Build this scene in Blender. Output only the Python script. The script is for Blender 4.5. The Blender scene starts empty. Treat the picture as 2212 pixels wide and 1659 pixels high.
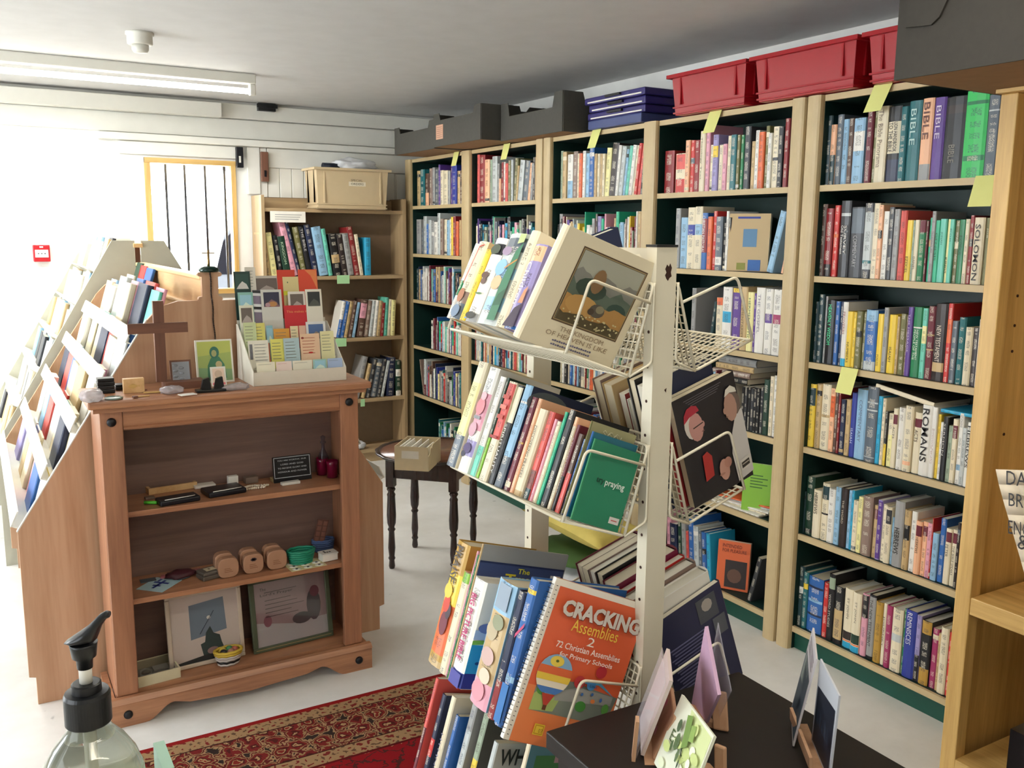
import bpy, bmesh, math, random
from mathutils import Vector, Matrix
D = bpy.data
SC = bpy.context.scene
COL = SC.collection
random.seed(11)
V = Vector

# ------------------------------------------------------------------ camera
F, PITCH, ROLL, YAW = 1978.55, .162036, .010006, .530322
CX, CY, H = 1106.0, 829.5, 1.55
fw = V((math.sin(YAW)*math.cos(PITCH), math.cos(YAW)*math.cos(PITCH), -math.sin(PITCH)))
_r = V((math.cos(YAW), -math.sin(YAW), 0)); _u = _r.cross(fw)
rt = _r*math.cos(ROLL) + _u*math.sin(ROLL); up = -_r*math.sin(ROLL) + _u*math.cos(ROLL)
EYE = V((0, 0, H))
cam = D.objects.new('camera', D.cameras.new('camera')); COL.objects.link(cam)
cam.data.sensor_width = 36; cam.data.lens = F/2212*36; cam.data.clip_start = .05
cam.matrix_world = Matrix(((rt.x, up.x, -fw.x, 0), (rt.y, up.y, -fw.y, 0), (rt.z, up.z, -fw.z, H), (0, 0, 0, 1)))
SC.camera = cam

# ------------------------------------------------------------------ light
SC.view_settings.view_transform = 'Standard'; SC.view_settings.look = 'None'
SC.view_settings.gamma = 1; SC.view_settings.use_curve_mapping = False
SC.view_settings.exposure = 0.0
W = D.worlds.new('world'); SC.world = W; W.use_nodes = True
bg = W.node_tree.nodes['Background']; bg.inputs[0].default_value = (.86, .93, 1, 1); bg.inputs[1].default_value = 3.0

def area(name, loc, target, sx, sy, power, col):
    l = D.lights.new(name, 'AREA'); l.shape = 'RECTANGLE'; l.size = sx; l.size_y = sy; l.energy = power; l.color = col
    o = D.objects.new(name, l); COL.objects.link(o); o.location = loc
    o.rotation_euler = (V(target)-V(loc)).to_track_quat('-Z', 'Z').to_euler()
    return o
# daylight through the shop window in the left wall, through the barred window, and the ceiling tubes
area('daylight_shop_window', (-2.5, 4.1, 1.5), (1.0, 4.9, .9), 3.0, 1.9, 300, (.92, .97, 1))
area('daylight_front_window', (-2.5, .6, 1.5), (1.5, 1.2, .9), 2.2, 1.8, 55, (.93, .97, 1))
area('daylight_barred_window', (1.21, 6.25, 1.62), (.6, 3.8, .9), .5, .75, 60, (.95, .98, 1))
area('tube_light_window_side', (.30, 4.93, 2.235), (.30, 4.93, 0), 2.0, .06, 60, (1, .98, .93))
area('tube_light_near', (1.0, 1.2, 2.235), (1.0, 1.2, 0), 1.5, .06, 9, (1, .9, .74))
area('tube_light_front', (.7, -.5, 2.235), (.7, -.5, 0), 1.5, .06, 11, (1, .86, .66))

# ------------------------------------------------------------------ pixel <-> place helpers
def ray(px, py): return (rt*(px-CX) - up*(py-CY))/F + fw
def at(px, py, ax, val):
    d = ray(px, py); t = (val-EYE[ax])/d[ax]; return EYE + d*t
def proj(q):
    c = V(q)-EYE; z = c.dot(fw); return (F*c.dot(rt)/z+CX, -F*c.dot(up)/z+CY)
def solve(f, g, a, b):
    # value v in [a,b] with f(v)=g, f monotone
    fa = f(a) < g
    for _ in range(40):
        m = (a+b)/2
        if (f(m) < g) == fa: a = m
        else: b = m
    return (a+b)/2

# ------------------------------------------------------------------ colour and materials
def lin(h):
    if not isinstance(h, str): return tuple(h)[:3]
    out = []
    for i in (0, 2, 4):
        c = int(h[i:i+2], 16)/255
        out.append(c/12.92 if c <= .04045 else ((c+.055)/1.055)**2.4)
    return tuple(out)
PAL = dict(cr=('e6dabc','cream'), wh=('eae7de','white'), gy=('9c9c9a','grey'), lg=('c2c8c6','pale grey'), ch=('33353a','charcoal'),
 bk=('17181c','black'), nv=('1c2746','navy'), bl=('2a62a8','blue'), rb=('2b3b94','royal blue'), lb=('8fb8d4','light blue'),
 cy=('2ea4cc','cyan'), tl=('1f6a70','teal'), dt=('16383e','dark teal'), gn=('1a7a4c','green'), dg=('163a2a','dark green'),
 em=('2cb488','emerald'), aq=('6cc8b0','aqua'), ol=('6f6c40','olive'), ye=('ecca3e','yellow'), py=('ece4a0','pale yellow'),
 tn=('c4a878','tan'), br=('5a4034','brown'), db=('2e2220','dark brown'), rd=('c8302c','red'), or_=('e06a38','orange'),
 pe=('f0b890','peach'), co=('d85850','coral'), mr=('6a2030','maroon'), dr=('8a2024','dark red'), pk=('e0a0b0','pink'),
 mg=('a03060','magenta'), pu=('5c3a8c','purple'), li=('9a90c0','lilac'), tp=('8a7468','taupe'), go=('b8903c','gold'),
 lm=('86bc34','lime green'), sg=('98a890','sage green'), sl=('5c6670','slate grey'), bg=('2ec05c','bright green'))
PAL['or'] = PAL['or_']
def C(k):
    if isinstance(k, str) and k in PAL: return lin(PAL[k][0])
    return lin(k)
MATS = {}
def newmat(name):
    m = D.materials.new(name); m.use_nodes = True; nt = m.node_tree
    return m, nt, nt.nodes['Principled BSDF'], nt.nodes, nt.links
def plain(key, col=None, rough=.6, metal=0, spec=.5, alpha=1, trans=0, emit=None, es=1, noise=.06, scale=30, bump=0, ior=1.45):
    if key in MATS: return MATS[key]
    m, nt, b, N, L = newmat(key); c = C(col)
    b.inputs['Roughness'].default_value = rough; b.inputs['Metallic'].default_value = metal
    b.inputs['Specular IOR Level'].default_value = spec; b.inputs['IOR'].default_value = ior
    b.inputs['Alpha'].default_value = alpha; b.inputs['Transmission Weight'].default_value = trans
    b.inputs['Base Color'].default_value = (*c, 1)
    if noise:
        tc = N.new('ShaderNodeTexCoord'); n = N.new('ShaderNodeTexNoise'); n.inputs['Scale'].default_value = scale; n.inputs['Detail'].default_value = 3
        mx = N.new('ShaderNodeMix'); mx.data_type = 'RGBA'
        mx.inputs[6].default_value = (*[x*(1-noise*2) for x in c], 1); mx.inputs[7].default_value = (*[min(1, x*(1+noise)) for x in c], 1)
        L.new(tc.outputs['Object'], n.inputs['Vector']); L.new(n.outputs['Fac'], mx.inputs[0]); L.new(mx.outputs[2], b.inputs['Base Color'])
        if bump:
            bp = N.new('ShaderNodeBump'); bp.inputs['Strength'].default_value = bump; bp.inputs['Distance'].default_value = .01
            L.new(n.outputs['Fac'], bp.inputs['Height']); L.new(bp.outputs[0], b.inputs['Normal'])
    if emit is not None:
        b.inputs['Emission Color'].default_value = (*C(emit), 1); b.inputs['Emission Strength'].default_value = es
    MATS[key] = m; return m
def wood(key, c1, c2, axis='Z', scale=6, rough=.45, knots=True):
    if key in MATS: return MATS[key]
    m, nt, b, N, L = newmat(key); b.inputs['Roughness'].default_value = rough
    tc = N.new('ShaderNodeTexCoord'); mp = N.new('ShaderNodeMapping')
    s = dict(X=(.06, 1, 1), Y=(1, .06, 1), Z=(1, 1, .06))[axis]
    mp.inputs['Scale'].default_value = s
    n = N.new('ShaderNodeTexNoise'); n.inputs['Scale'].default_value = scale*6; n.inputs['Detail'].default_value = 6; n.inputs['Distortion'].default_value = .6
    n2 = N.new('ShaderNodeTexNoise'); n2.inputs['Scale'].default_value = scale*40; n2.inputs['Detail'].default_value = 3
    add = N.new('ShaderNodeMath'); add.operation = 'MULTIPLY_ADD'; add.inputs[1].default_value = .35
    cr = N.new('ShaderNodeValToRGB'); cr.color_ramp.elements[0].position = .38; cr.color_ramp.elements[1].position = .85
    cr.color_ramp.elements[0].color = (*C(c1), 1); cr.color_ramp.elements[1].color = (*C(c2), 1)
    L.new(tc.outputs['Object'], mp.inputs[0]); L.new(mp.outputs[0], n.inputs['Vector']); L.new(mp.outputs[0], n2.inputs['Vector'])
    L.new(n2.outputs['Fac'], add.inputs[0]); L.new(n.outputs['Fac'], add.inputs[2]); L.new(add.outputs[0], cr.inputs[0]); L.new(cr.outputs[0], b.inputs['Base Color'])
    bp = N.new('ShaderNodeBump'); bp.inputs['Strength'].default_value = .12; bp.inputs['Distance'].default_value = .002
    L.new(add.outputs[0], bp.inputs['Height']); L.new(bp.outputs[0], b.inputs['Normal'])
    MATS[key] = m; return m
def printmat():
    # printed paper: base colour and ink colour come from the mesh, small lettering runs along the spine UV (v in metres)
    m, nt, b, N, L = newmat('printed_cover'); b.inputs['Roughness'].default_value = .42
    a = N.new('ShaderNodeAttribute'); a.attribute_name = 'base'
    k = N.new('ShaderNodeAttribute'); k.attribute_name = 'ink'
    uv = N.new('ShaderNodeUVMap'); uv.uv_map = 'UVMap'; sp = N.new('ShaderNodeSeparateXYZ'); L.new(uv.outputs[0], sp.inputs[0])
    def M(op, x, y=None, z=None):
        n = N.new('ShaderNodeMath'); n.operation = op
        for i, q in enumerate((x, y, z)):
            if q is None: continue
            if isinstance(q, (int, float)): n.inputs[i].default_value = q
            else: L.new(q, n.inputs[i])
        return n.outputs[0]
    u, v = sp.outputs[0], sp.outputs[1]
    du = M('ABSOLUTE', M('SUBTRACT', u, .5)); band = M('LESS_THAN', du, .24)
    def ns(sx, sy, th, sc=1):
        cm = N.new('ShaderNodeCombineXYZ'); L.new(M('MULTIPLY', u, sx), cm.inputs[0]); L.new(M('MULTIPLY', v, sy), cm.inputs[1])
        n = N.new('ShaderNodeTexNoise'); n.inputs['Scale'].default_value = sc; n.inputs['Detail'].default_value = 1; L.new(cm.outputs[0], n.inputs['Vector'])
        return M('GREATER_THAN', n.outputs['Fac'], th)
    g = M('MULTIPLY', ns(9, 520, .5), ns(.01, 30, .5)); g = M('MULTIPLY', g, band)
    g = M('MULTIPLY', g, M('GREATER_THAN', u, .001)); g = M('MULTIPLY', g, .62)
    mx = N.new('ShaderNodeMix'); mx.data_type = 'RGBA'; L.new(g, mx.inputs[0]); L.new(a.outputs['Color'], mx.inputs[6]); L.new(k.outputs['Color'], mx.inputs[7])
    L.new(mx.outputs[2], b.inputs['Base Color']); MATS['print'] = m; return m
printmat()
def flatmat():
    m, nt, b, N, L = newmat('flat_print'); b.inputs['Roughness'].default_value = .5
    a = N.new('ShaderNodeAttribute'); a.attribute_name = 'base'; L.new(a.outputs['Color'], b.inputs['Base Color']); MATS['flat'] = m
flatmat()
def glossymat():
    m, nt, b, N, L = newmat('painted_colours'); b.inputs['Roughness'].default_value = .3
    a = N.new('ShaderNodeAttribute'); a.attribute_name = 'base'; L.new(a.outputs['Color'], b.inputs['Base Color']); MATS['gloss'] = m
glossymat()

# ------------------------------------------------------------------ mesh builder
class MB:
    def __init__(s): s.v = []; s.f = []; s.c = []; s.k = []; s.uv = []; s.sm = []
    def face(s, idx, col=None, ink=None, uv=None, smooth=False):
        s.f.append(tuple(idx)); s.c.append(col); s.k.append(ink); s.uv.append(uv); s.sm.append(smooth)
    def poly(s, pts, col=None, smooth=False):
        b = len(s.v); s.v += [V(p) for p in pts]; s.face(range(b, b+len(pts)), col, smooth=smooth)
    def box(s, a, b, col=None, M=None):
        x0, y0, z0 = a; x1, y1, z1 = b; n = len(s.v)
        p = [V((x0,y0,z0)),V((x1,y0,z0)),V((x1,y1,z0)),V((x0,y1,z0)),V((x0,y0,z1)),V((x1,y0,z1)),V((x1,y1,z1)),V((x0,y1,z1))]
        if M is not None: p = [M @ q for q in p]
        s.v += p
        for q in ((0,3,2,1),(4,5,6,7),(0,1,5,4),(1,2,6,5),(2,3,7,6),(3,0,4,7)): s.face([n+i for i in q], col)
        return s
    def prism(s, pts, d, col=None, smooth=False):
        # pts: 3-D outline, extruded by vector d
        n = len(s.v); k = len(pts); d = V(d); pts = [V(p) for p in pts]
        s.v += pts + [p+d for p in pts]
        s.face(range(n+k-1, n-1, -1), col); s.face(range(n+k, n+2*k), col)
        for i in range(k):
            j = (i+1) % k; s.face((n+i, n+j, n+k+j, n+k+i), col, smooth=smooth)
        return s
    def tube(s, path, r, n=8, col=None, cap=True, rads=None):
        path = [V(p) for p in path]; base = len(s.v); up0 = None
        for i, p in enumerate(path):
            t = (path[min(i+1, len(path)-1)] - path[max(i-1, 0)]).normalized()
            if up0 is None:
                up0 = t.orthogonal().normalized()
            up0 = (up0 - t*up0.dot(t)).normalized(); w = t.cross(up0)
            rr = rads[i] if rads else r
            for j in range(n):
                a = 2*math.pi*j/n; s.v.append(p + (up0*math.cos(a) + w*math.sin(a))*rr)
        for i in range(len(path)-1):
            for j in range(n):
                a = base+i*n+j; b = base+i*n+(j+1) % n; s.face((a, b, b+n, a+n), col, smooth=True)
        if cap:
            s.face([base+j for j in range(n-1, -1, -1)], col); s.face([base+(len(path)-1)*n+j for j in range(n)], col)
        return s
    def lathe(s, prof, c=(0,0,0), n=16, col=None, M=None, cols=None, smooth=True):
        base = len(s.v); c = V(c)
        for r, z in prof:
            for j in range(n):
                a = 2*math.pi*j/n; p = V((r*math.cos(a), r*math.sin(a), z))
                s.v.append(c + (M @ p if M is not None else p))
        for i in range(len(prof)-1):
            cc = cols[i] if cols else col
            for j in range(n):
                a = base+i*n+j; b = base+i*n+(j+1) % n; s.face((a, b, b+n, a+n), cc, smooth=smooth)
        s.face([base+j for j in range(n-1, -1, -1)], cols[0] if cols else col); s.face([base+(len(prof)-1)*n+j for j in range(n)], cols[-1] if cols else col)
        return s
    def ball(s, c, r, n=8, col=None, sc=(1,1,1)):
        prof = [(r*math.sin(math.pi*i/n)*1.0+1e-5, -r*math.cos(math.pi*i/n)) for i in range(n+1)]
        return s.lathe(prof, c, n+2, col, M=Matrix.Diagonal(sc))
    def build(s, name, mat, parent=None, M=None, label=None):
        me = D.meshes.new(name); me.from_pydata([tuple(p) for p in s.v], [], s.f)
        mats = mat if isinstance(mat, (list, tuple)) else [mat]
        for m in mats: me.materials.append(MATS[m] if isinstance(m, str) else m)
        me.polygons.foreach_set('use_smooth', s.sm)
        if any(c is not None for c in s.c):
            a = me.color_attributes.new('base', 'FLOAT_COLOR', 'CORNER'); b = me.color_attributes.new('ink', 'FLOAT_COLOR', 'CORNER')
            A = []; B = []; U = []
            for f, c, k, uv in zip(s.f, s.c, s.k, s.uv):
                c = C(c) if c is not None else (.5, .5, .5); k = C(k) if k is not None else c
                for i in range(len(f)):
                    A += [*c, 1]; B += [*k, 1]; U += list(uv[i]) if uv else [0, 0]
            a.data.foreach_set('color', A); b.data.foreach_set('color', B)
            u = me.uv_layers.new(name='UVMap'); u.data.foreach_set('uv', U)
        me.update()
        return link(name, me, parent, M, label)
def link(name, me, parent=None, M=None, label=None):
    o = D.objects.new(name, me); COL.objects.link(o)
    if parent is not None: o.parent = parent
    if M is not None: o.matrix_local = M
    if label: o['label'] = label
    return o
def tag(o, label, cat, group=None, kind=None):
    o['label'] = label; o['category'] = cat
    if group: o['group'] = group
    if kind: o['kind'] = kind
    return o
def thing(name, label, cat, M=None, group=None):
    o = D.objects.new(name, None); COL.objects.link(o); o.empty_display_size = .05
    if M is not None: o.matrix_world = M if isinstance(M, Matrix) else Matrix.Translation(M)
    return tag(o, label, cat, group)
def struct(o): o['kind'] = 'structure'; return o
def frame(o, x, y, z): # matrix from axes
    return Matrix(((x[0], y[0], z[0], o[0]), (x[1], y[1], z[1], o[1]), (x[2], y[2], z[2], o[2]), (0, 0, 0, 1)))
def bx(name, a, b, mat, parent=None, col=None, bevel=0, label=None):
    m = MB(); m.box(a, b, col); o = m.build(name, mat, parent, label=label)
    if bevel: bev(o, bevel)
    return o
def bev(o, w, seg=2):
    md = o.modifiers.new('bevel', 'BEVEL'); md.width = w; md.segments = seg; md.limit_method = 'ANGLE'; md.angle_limit = .6
    return o
_fc = {}
def lettering(text, parent, origin, xdir, ydir, length, height, col, name='lettering', maxk=None, bold=0):
    # flat printed letters: text runs along xdir, letters stand along ydir
    key = (text, bold)
    if key not in _fc:
        cu = D.curves.new('t', 'FONT'); cu.body = text; cu.size = 1; cu.offset = bold; cu.resolution_u = 2; ob = D.objects.new('t', cu); COL.objects.link(ob)
        dg = bpy.context.evaluated_depsgraph_get(); me = D.meshes.new_from_object(ob.evaluated_get(dg))
        D.objects.remove(ob); D.curves.remove(cu)
        xs = [v.co.x for v in me.vertices]; ys = [v.co.y for v in me.vertices]
        _fc[key] = ([tuple(v.co) for v in me.vertices], [tuple(p.vertices) for p in me.polygons], min(xs), max(xs), min(ys), max(ys)); D.meshes.remove(me)
    vs, fs, x0, x1, y0, y1 = _fc[key]
    X = V(xdir).normalized(); Y = V(ydir).normalized(); n = X.cross(Y)
    sx = length/(x1-x0); sy = height/(y1-y0)
    m = MB(); m.v = [V(origin) + X*(x-x0)*sx + Y*(y-y0)*sy + n*.0004 for x, y, z in vs]
    for f in fs: m.face(f, col)
    return m.build(name, 'flat', parent)
# ------------------------------------------------------------------ materials of the place
def wallmat(key, col, rough=.7):
    return plain(key, col, rough, noise=.05, scale=9, bump=.08)
wallmat('ceiling_paint', 'c9c8c6'); wallmat('wall_paint', 'e9e8e2'); wallmat('trim_paint', 'e4e3da')
def floormat():
    m, nt, b, N, L = newmat('painted_floor'); b.inputs['Roughness'].default_value = .45
    tc = N.new('ShaderNodeTexCoord'); n = N.new('ShaderNodeTexNoise'); n.inputs['Scale'].default_value = 1.6; n.inputs['Detail'].default_value = 8; n.inputs['Roughness'].default_value = .62
    cr = N.new('ShaderNodeValToRGB'); cr.color_ramp.elements[0].position = .3; cr.color_ramp.elements[1].position = .62
    cr.color_ramp.elements[0].color = (*C('d0cec6'), 1); cr.color_ramp.elements[1].color = (*C('ecebe6'), 1)
    n2 = N.new('ShaderNodeTexNoise'); n2.inputs['Scale'].default_value = 14; n2.inputs['Detail'].default_value = 5
    c2 = N.new('ShaderNodeValToRGB'); c2.color_ramp.elements[0].position = .2; c2.color_ramp.elements[0].color = (.35, .35, .34, 1); c2.color_ramp.elements[1].position = .3; c2.color_ramp.elements[1].color = (1, 1, 1, 1)
    mx = N.new('ShaderNodeMix'); mx.data_type = 'RGBA'; mx.blend_type = 'MULTIPLY'; mx.inputs[0].default_value = 1
    for q in (n, n2): L.new(tc.outputs['Object'], q.inputs['Vector'])
    L.new(n.outputs['Fac'], cr.inputs[0]); L.new(n2.outputs['Fac'], c2.inputs[0]); L.new(cr.outputs[0], mx.inputs[6]); L.new(c2.outputs[0], mx.inputs[7]); L.new(mx.outputs[2], b.inputs['Base Color'])
    MATS['floor'] = m
floormat()
wood('pine_z', 'b48c4a', 'd8b26c', 'Z', 5); wood('pine_y', 'b48c4a', 'd8b26c', 'Y', 5); wood('pine_x', 'b48c4a', 'd8b26c', 'X', 5)
wood('antique_x', '8c5c42', 'b88460', 'X', 5, .35); wood('antique_z', '8a5c44', 'b07c5c', 'Z', 5, .35); wood('antique_in', '6c544c', '84685c', 'X', 4, .5)
wood('beech_x', '947a5a', 'b39a74', 'X', 4); wood('beech_z', '947a5a', 'b39a74', 'Z', 4)
wood('ply', 'ae8260', 'c8a080', 'Z', 3, .4); wood('ply_y', 'c99a62', 'e3bd88', 'Y', 3, .4)
wood('dark_wood', '1c0f0b', '33201a', 'Z', 5, .25); wood('dark_top', '5c3a28', '7a5038', 'X', 5, .25)
wood('brown_wood', '5e3c2c', '7a503c', 'Z', 6, .6); wood('walnut_x', '5e3c2c', '7a503c', 'X', 6, .6)
plain('green_case', '062a25', .5, noise=.05); plain('kick_green', '0d4a3c', .5, noise=.05); plain('edge', 'c4ae84', .45, noise=.06, scale=20)
plain('white_metal', 'ddd6c0', .35, noise=.05, scale=14); plain('chip', '3a2018', .8)
plain('box_grey', '37342f', .85, noise=.08, scale=60); plain('card_grey', '4a4842', .85, noise=.08, scale=60); plain('kraft', '8f6c48', .85, noise=.1, scale=25)
plain('glass', 'ffffff', .02, trans=1, noise=0); plain('red_plastic', 'a0141e', .3, noise=.04); plain('beige_plastic', 'cdb893', .4, noise=.03)
plain('tube', 'ffffff', .3, emit='fffdf4', es=9, noise=0); plain('lamp_body', 'd8d6cc', .4, noise=.02)
plain('black_metal', '1c1d22', .4, metal=.3, noise=0); plain('black_plastic', '101216', .35, noise=0)
plain('white_plastic', 'dedcd2', .4, noise=.02); plain('paper', 'ece8dc', .7, noise=.04); plain('black_paint', '17120f', .5, noise=.1, scale=50)

# ------------------------------------------------------------------ the room
XR, XL, YB, YF, ZC = 3.0, -2.3, 6.0, -1.6, 2.35
Y0 = YB
struct(bx('floor', (XL-.1, YF-.1, -.1), (XR+.1, YB+.12, 0), 'floor'))
struct(bx('ceiling', (XL-.1, YF-.1, ZC), (XR+.1, YB+.12, ZC+.1), 'ceiling_paint'))
struct(bx('wall_right', (XR, YF-.1, 0), (XR+.1, YB+.12, ZC), 'wall_paint'))
struct(bx('wall_front', (XL-.1, YF-.1, 0), (XR, YF, ZC), 'wall_paint'))
def holed(name, mat, rects):
    m = MB()
    for a, b in rects: m.box(a, b)
    return struct(m.build(name, mat))
wx0, wx1, wz0, wz1 = .935, 1.475, 1.16, 1.985
holed('wall_back', 'wall_paint', [((XL-.1, YB, 0), (wx0, YB+.12, ZC)), ((wx1, YB, 0), (XR+.1, YB+.12, ZC)), ((wx0, YB, 0), (wx1, YB+.12, wz0)), ((wx0, YB, wz1), (wx1, YB+.12, ZC))])
holed('wall_left', 'wall_paint', [((XL-.1, YF, 0), (XL, YB, .5)), ((XL-.1, YF, 2.15), (XL, YB, ZC)), ((XL-.1, YF, .5), (XL, -.6, 2.15)), ((XL-.1, 1.8, .5), (XL, 2.5, 2.15)), ((XL-.1, 5.7, .5), (XL, YB, 2.15))])
def window(n, mk, panes, barsx=()):
    root = D.objects.new('window_%d' % n, None); COL.objects.link(root); struct(root); mk(root)
def w_left(n, y0, y1):
    root = D.objects.new('window_%d' % n, None); COL.objects.link(root); struct(root)
    for a, b in (((-2.36, y0, .5), (-2.30, y0+.06, 2.15)), ((-2.36, y1-.06, .5), (-2.30, y1, 2.15)), ((-2.36, y0, .5), (-2.28, y1, .56)), ((-2.36, y0, 2.09), (-2.3, y1, 2.15)), ((-2.36, (y0+y1)/2-.03, .56), (-2.3, (y0+y1)/2+.03, 2.09))):
        bx('window_frame', a, b, 'trim_paint', root)
    bx('pane', (-2.345, y0+.06, .56), (-2.34, (y0+y1)/2-.03, 2.09), 'glass', root); bx('pane', (-2.345, (y0+y1)/2+.03, .56), (-2.34, y1-.06, 2.09), 'glass', root)
w_left(2, -.6, 1.8); w_left(3, 2.5, 5.7)
w1 = D.objects.new('window_1', None); COL.objects.link(w1); struct(w1)
for a, b, mt in (((wx0, 5.985, wz0), (wx0+.032, 6.06, wz1), 'pine_z'), ((wx1-.028, 5.985, wz0), (wx1, 6.06, wz1), 'pine_z'), ((wx0, 5.98, wz1-.03), (wx1, 6.06, wz1), 'pine_x'), ((wx0, 5.97, wz0), (wx1, 6.06, wz0+.03), 'pine_x')):
    bx('window_frame', a, b, mt, w1)
bx('pane', (wx0+.03, 6.03, wz0+.03), (wx1-.03, 6.034, wz1-.03), 'glass', w1)
for x in (1.07, 1.182, 1.305, 1.425):
    m = MB(); m.tube([(x, 6.075, wz0), (x, 6.075, wz1)], .008, 8); m.build('window_bar', 'black_metal', w1)
# timber linings on the window wall: each board its own trim piece
def trim(n, a, b, mat='trim_paint', bevel=.004):
    return struct(bx('trim_%d' % n, a, b, mat, bevel=bevel))
trim(1, (1.39, 5.965, 2.245), (XR, YB, 2.335)); trim(2, (XL, 5.975, 2.125), (XR, YB, 2.24))
trim(3, (.69, 5.93, 2.078), (XR, YB, 2.118)); trim(4, (1.546, 5.965, 1.785), (1.625, YB, 2.078)); trim(5, (1.627, 5.975, 1.76), (1.672, YB, 2.078))
trim(6, (1.675, 5.972, 1.955), (XR, YB, 2.076)); trim(7, (.80, 5.975, 2.0), (1.50, YB, 2.076)); trim(8, (2.56, 5.96, 1.4), (2.70, YB, 1.95))
tl = thing('tongue_and_groove_lining', 'white painted vertical tongue and groove boarding on wall above brown bookcase', 'wall lining')
x = 1.675
while x < 2.56:
    m = MB(); m.prism([(x, 6.0, 1.45), (x, 5.986, 1.45), (x+.004, 5.982, 1.45), (x+.074, 5.982, 1.45), (x+.078, 5.986, 1.45), (x+.078, 6.0, 1.45)], (0, 0, .503)); m.build('board', 'trim_paint', tl); x += .08
tag(bev(bx('cable_trunking', (XL+.02, 5.9, 2.238), (1.385, 5.962, 2.325), 'white_plastic'), .004), 'long white boxed trunking fixed high on the window wall', 'trunking')
p = thing('junction_box', 'small black junction box at top of window wall', 'junction box')
bx('body', (1.617, 5.93, 2.300), (1.727, 5.965, 2.345), 'black_plastic', p); bx('lid', (1.607, 5.922, 2.318), (1.737, 5.93, 2.340), 'black_plastic', p)
for nm, lb, x0, x1, z0, z1 in (('black_window_catch', 'black oblong catch box right of barred window top', 1.471, 1.515, 1.945, 2.071), ('dark_hinge_block', 'tall dark brown block on white post above brown bookcase', 1.627, 1.672, 1.865, 2.05)):
    p = thing(nm, lb, 'fitting'); b = bx('body', (x0, 5.935, z0), (x1, 5.964, z1), 'black_metal' if 'catch' in nm else 'brown_wood', p); bev(b, .004)
    bx('latch', (x0+.015, 5.927, z0+.03), (x1-.018, 5.935, z0+.07), 'lamp_body' if 'catch' in nm else 'black_metal', p)
# fire alarm call point
p = thing('fire_alarm_call_point', 'red fire alarm call point with white panel on window wall', 'alarm')
b = bx('housing', (.305, 5.955, 1.367), (.393, 6.0, 1.463), 'red_plastic', p); bev(b, .004)
bx('glass_panel', (.315, 5.951, 1.392), (.383, 5.956, 1.435), 'white_plastic', p)
m = MB()
for i in (-1, 0, 1): m.box((.349+i*.017-.004, 5.9495, 1.411), (.349+i*.017+.004, 5.9512, 1.416), 'bk')
m.box((.34, 5.953, 1.447), (.358, 5.9552, 1.455), 'wh'); m.build('marking', 'flat', p)
# ceiling lamps and smoke detector
def tube_lamp(x0, x1, y, lb, sag=0):
    p = thing('fluorescent_lamp', lb, 'lamp', (0, 0, 0))
    bev(bx('batten', (x0, y-.03, ZC-.05), (x1, y+.03, ZC), 'lamp_body', p), .006)
    for xx in (x0+.0, x1-.03): bev(bx('end_cap', (xx, y-.022, ZC-.105), (xx+.03, y+.022, ZC-.05), 'lamp_body', p), .005)
    m = MB(); m.tube([(x0+.03, y, ZC-.085), (x1-.03, y, ZC-.085)], .014, 12); m.build('tube', 'tube', p)
tube_lamp(-.5, 1.33, 4.93, 'lit fluorescent tube lamp on ceiling before the window wall')
tube_lamp(.1, 1.9, 1.2, 'fluorescent tube lamp on ceiling above the wire rack'); tube_lamp(-.2, 1.6, -.5, 'fluorescent tube lamp on ceiling near the front wall')
p = thing('smoke_detector', 'round white smoke detector on the ceiling', 'smoke detector', (.66, 4.17, ZC))
m = MB(); m.lathe([(.055, 0), (.056, -.01), (.050, -.012), (.050, -.045), (.044, -.05)], n=24); m.build('base', 'white_plastic', p)
m = MB(); m.lathe([(.034, -.05), (.033, -.068), (.027, -.078), (.004, -.08)], n=24); m.build('sensor_head', 'lamp_body', p)

# outside the barred window
struct(bx('ground_outside', (-6, 6.12, -.2), (9, 16, -.1), plain('asphalt', '8a8a8c', .8))); D.objects['ground_outside'].name = 'trim_20'  # asphalt ground added outside the window, not a trim board
hs = thing('house', 'white rendered house wall seen through the barred window', 'building')
bx('wall', (-3, 12, -.1), (8, 12.3, 4), plain('render', 'f2f2f0', .8), hs)
bx('roof', (-3.2, 11.8, 4), (8.2, 12.6, 4.2), plain('slate', '55585e', .8), hs)
car = thing('car', 'silver car parked outside the barred window', 'car', (0, 0, 0))
m = MB(); X0c, Yc = 1.16, 8.2; car.scale = (1, 1, 1.28); car.location.z = -.1
prof = [(0, .25), (0, .75), (.15, .9), (.9, .98), (1.45, 1.42), (2.7, 1.45), (3.4, 1.0), (4.0, .92), (4.1, .6), (4.1, .25)]
m.prism([(X0c+a-.6, Yc, b) for a, b in prof], (0, 1.6, 0)); bev(m.build('body', plain('silver', 'c4c8d0', .25, metal=.4), car), .06, 3)
m = MB(); m.prism([(X0c-.6+a, Yc-.012, b) for a, b in ((1.05, 1.0), (1.5, 1.36), (2.05, 1.38), (2.05, 1.0))], (0, .01, 0)); m.build('side_window', plain('dark_glass', '1c2030', .1), car)
m = MB(); m.prism([(X0c-.6+a, Yc-.012, b) for a, b in ((2.12, 1.0), (2.12, 1.38), (2.65, 1.38), (3.15, 1.02))], (0, .01, 0)); m.build('side_window', 'dark_glass' if 0 else MATS['dark_glass'], car)
for xx in (.8, 3.3):
    m = MB(); m.lathe([(.3, -.1), (.31, -.06), (.31, .06), (.3, .1)], (X0c-.6+xx, Yc+.05, .21), 20, M=Matrix.Rotation(math.pi/2, 3, 'X')); m.build('wheel', 'black_plastic', car)

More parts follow.
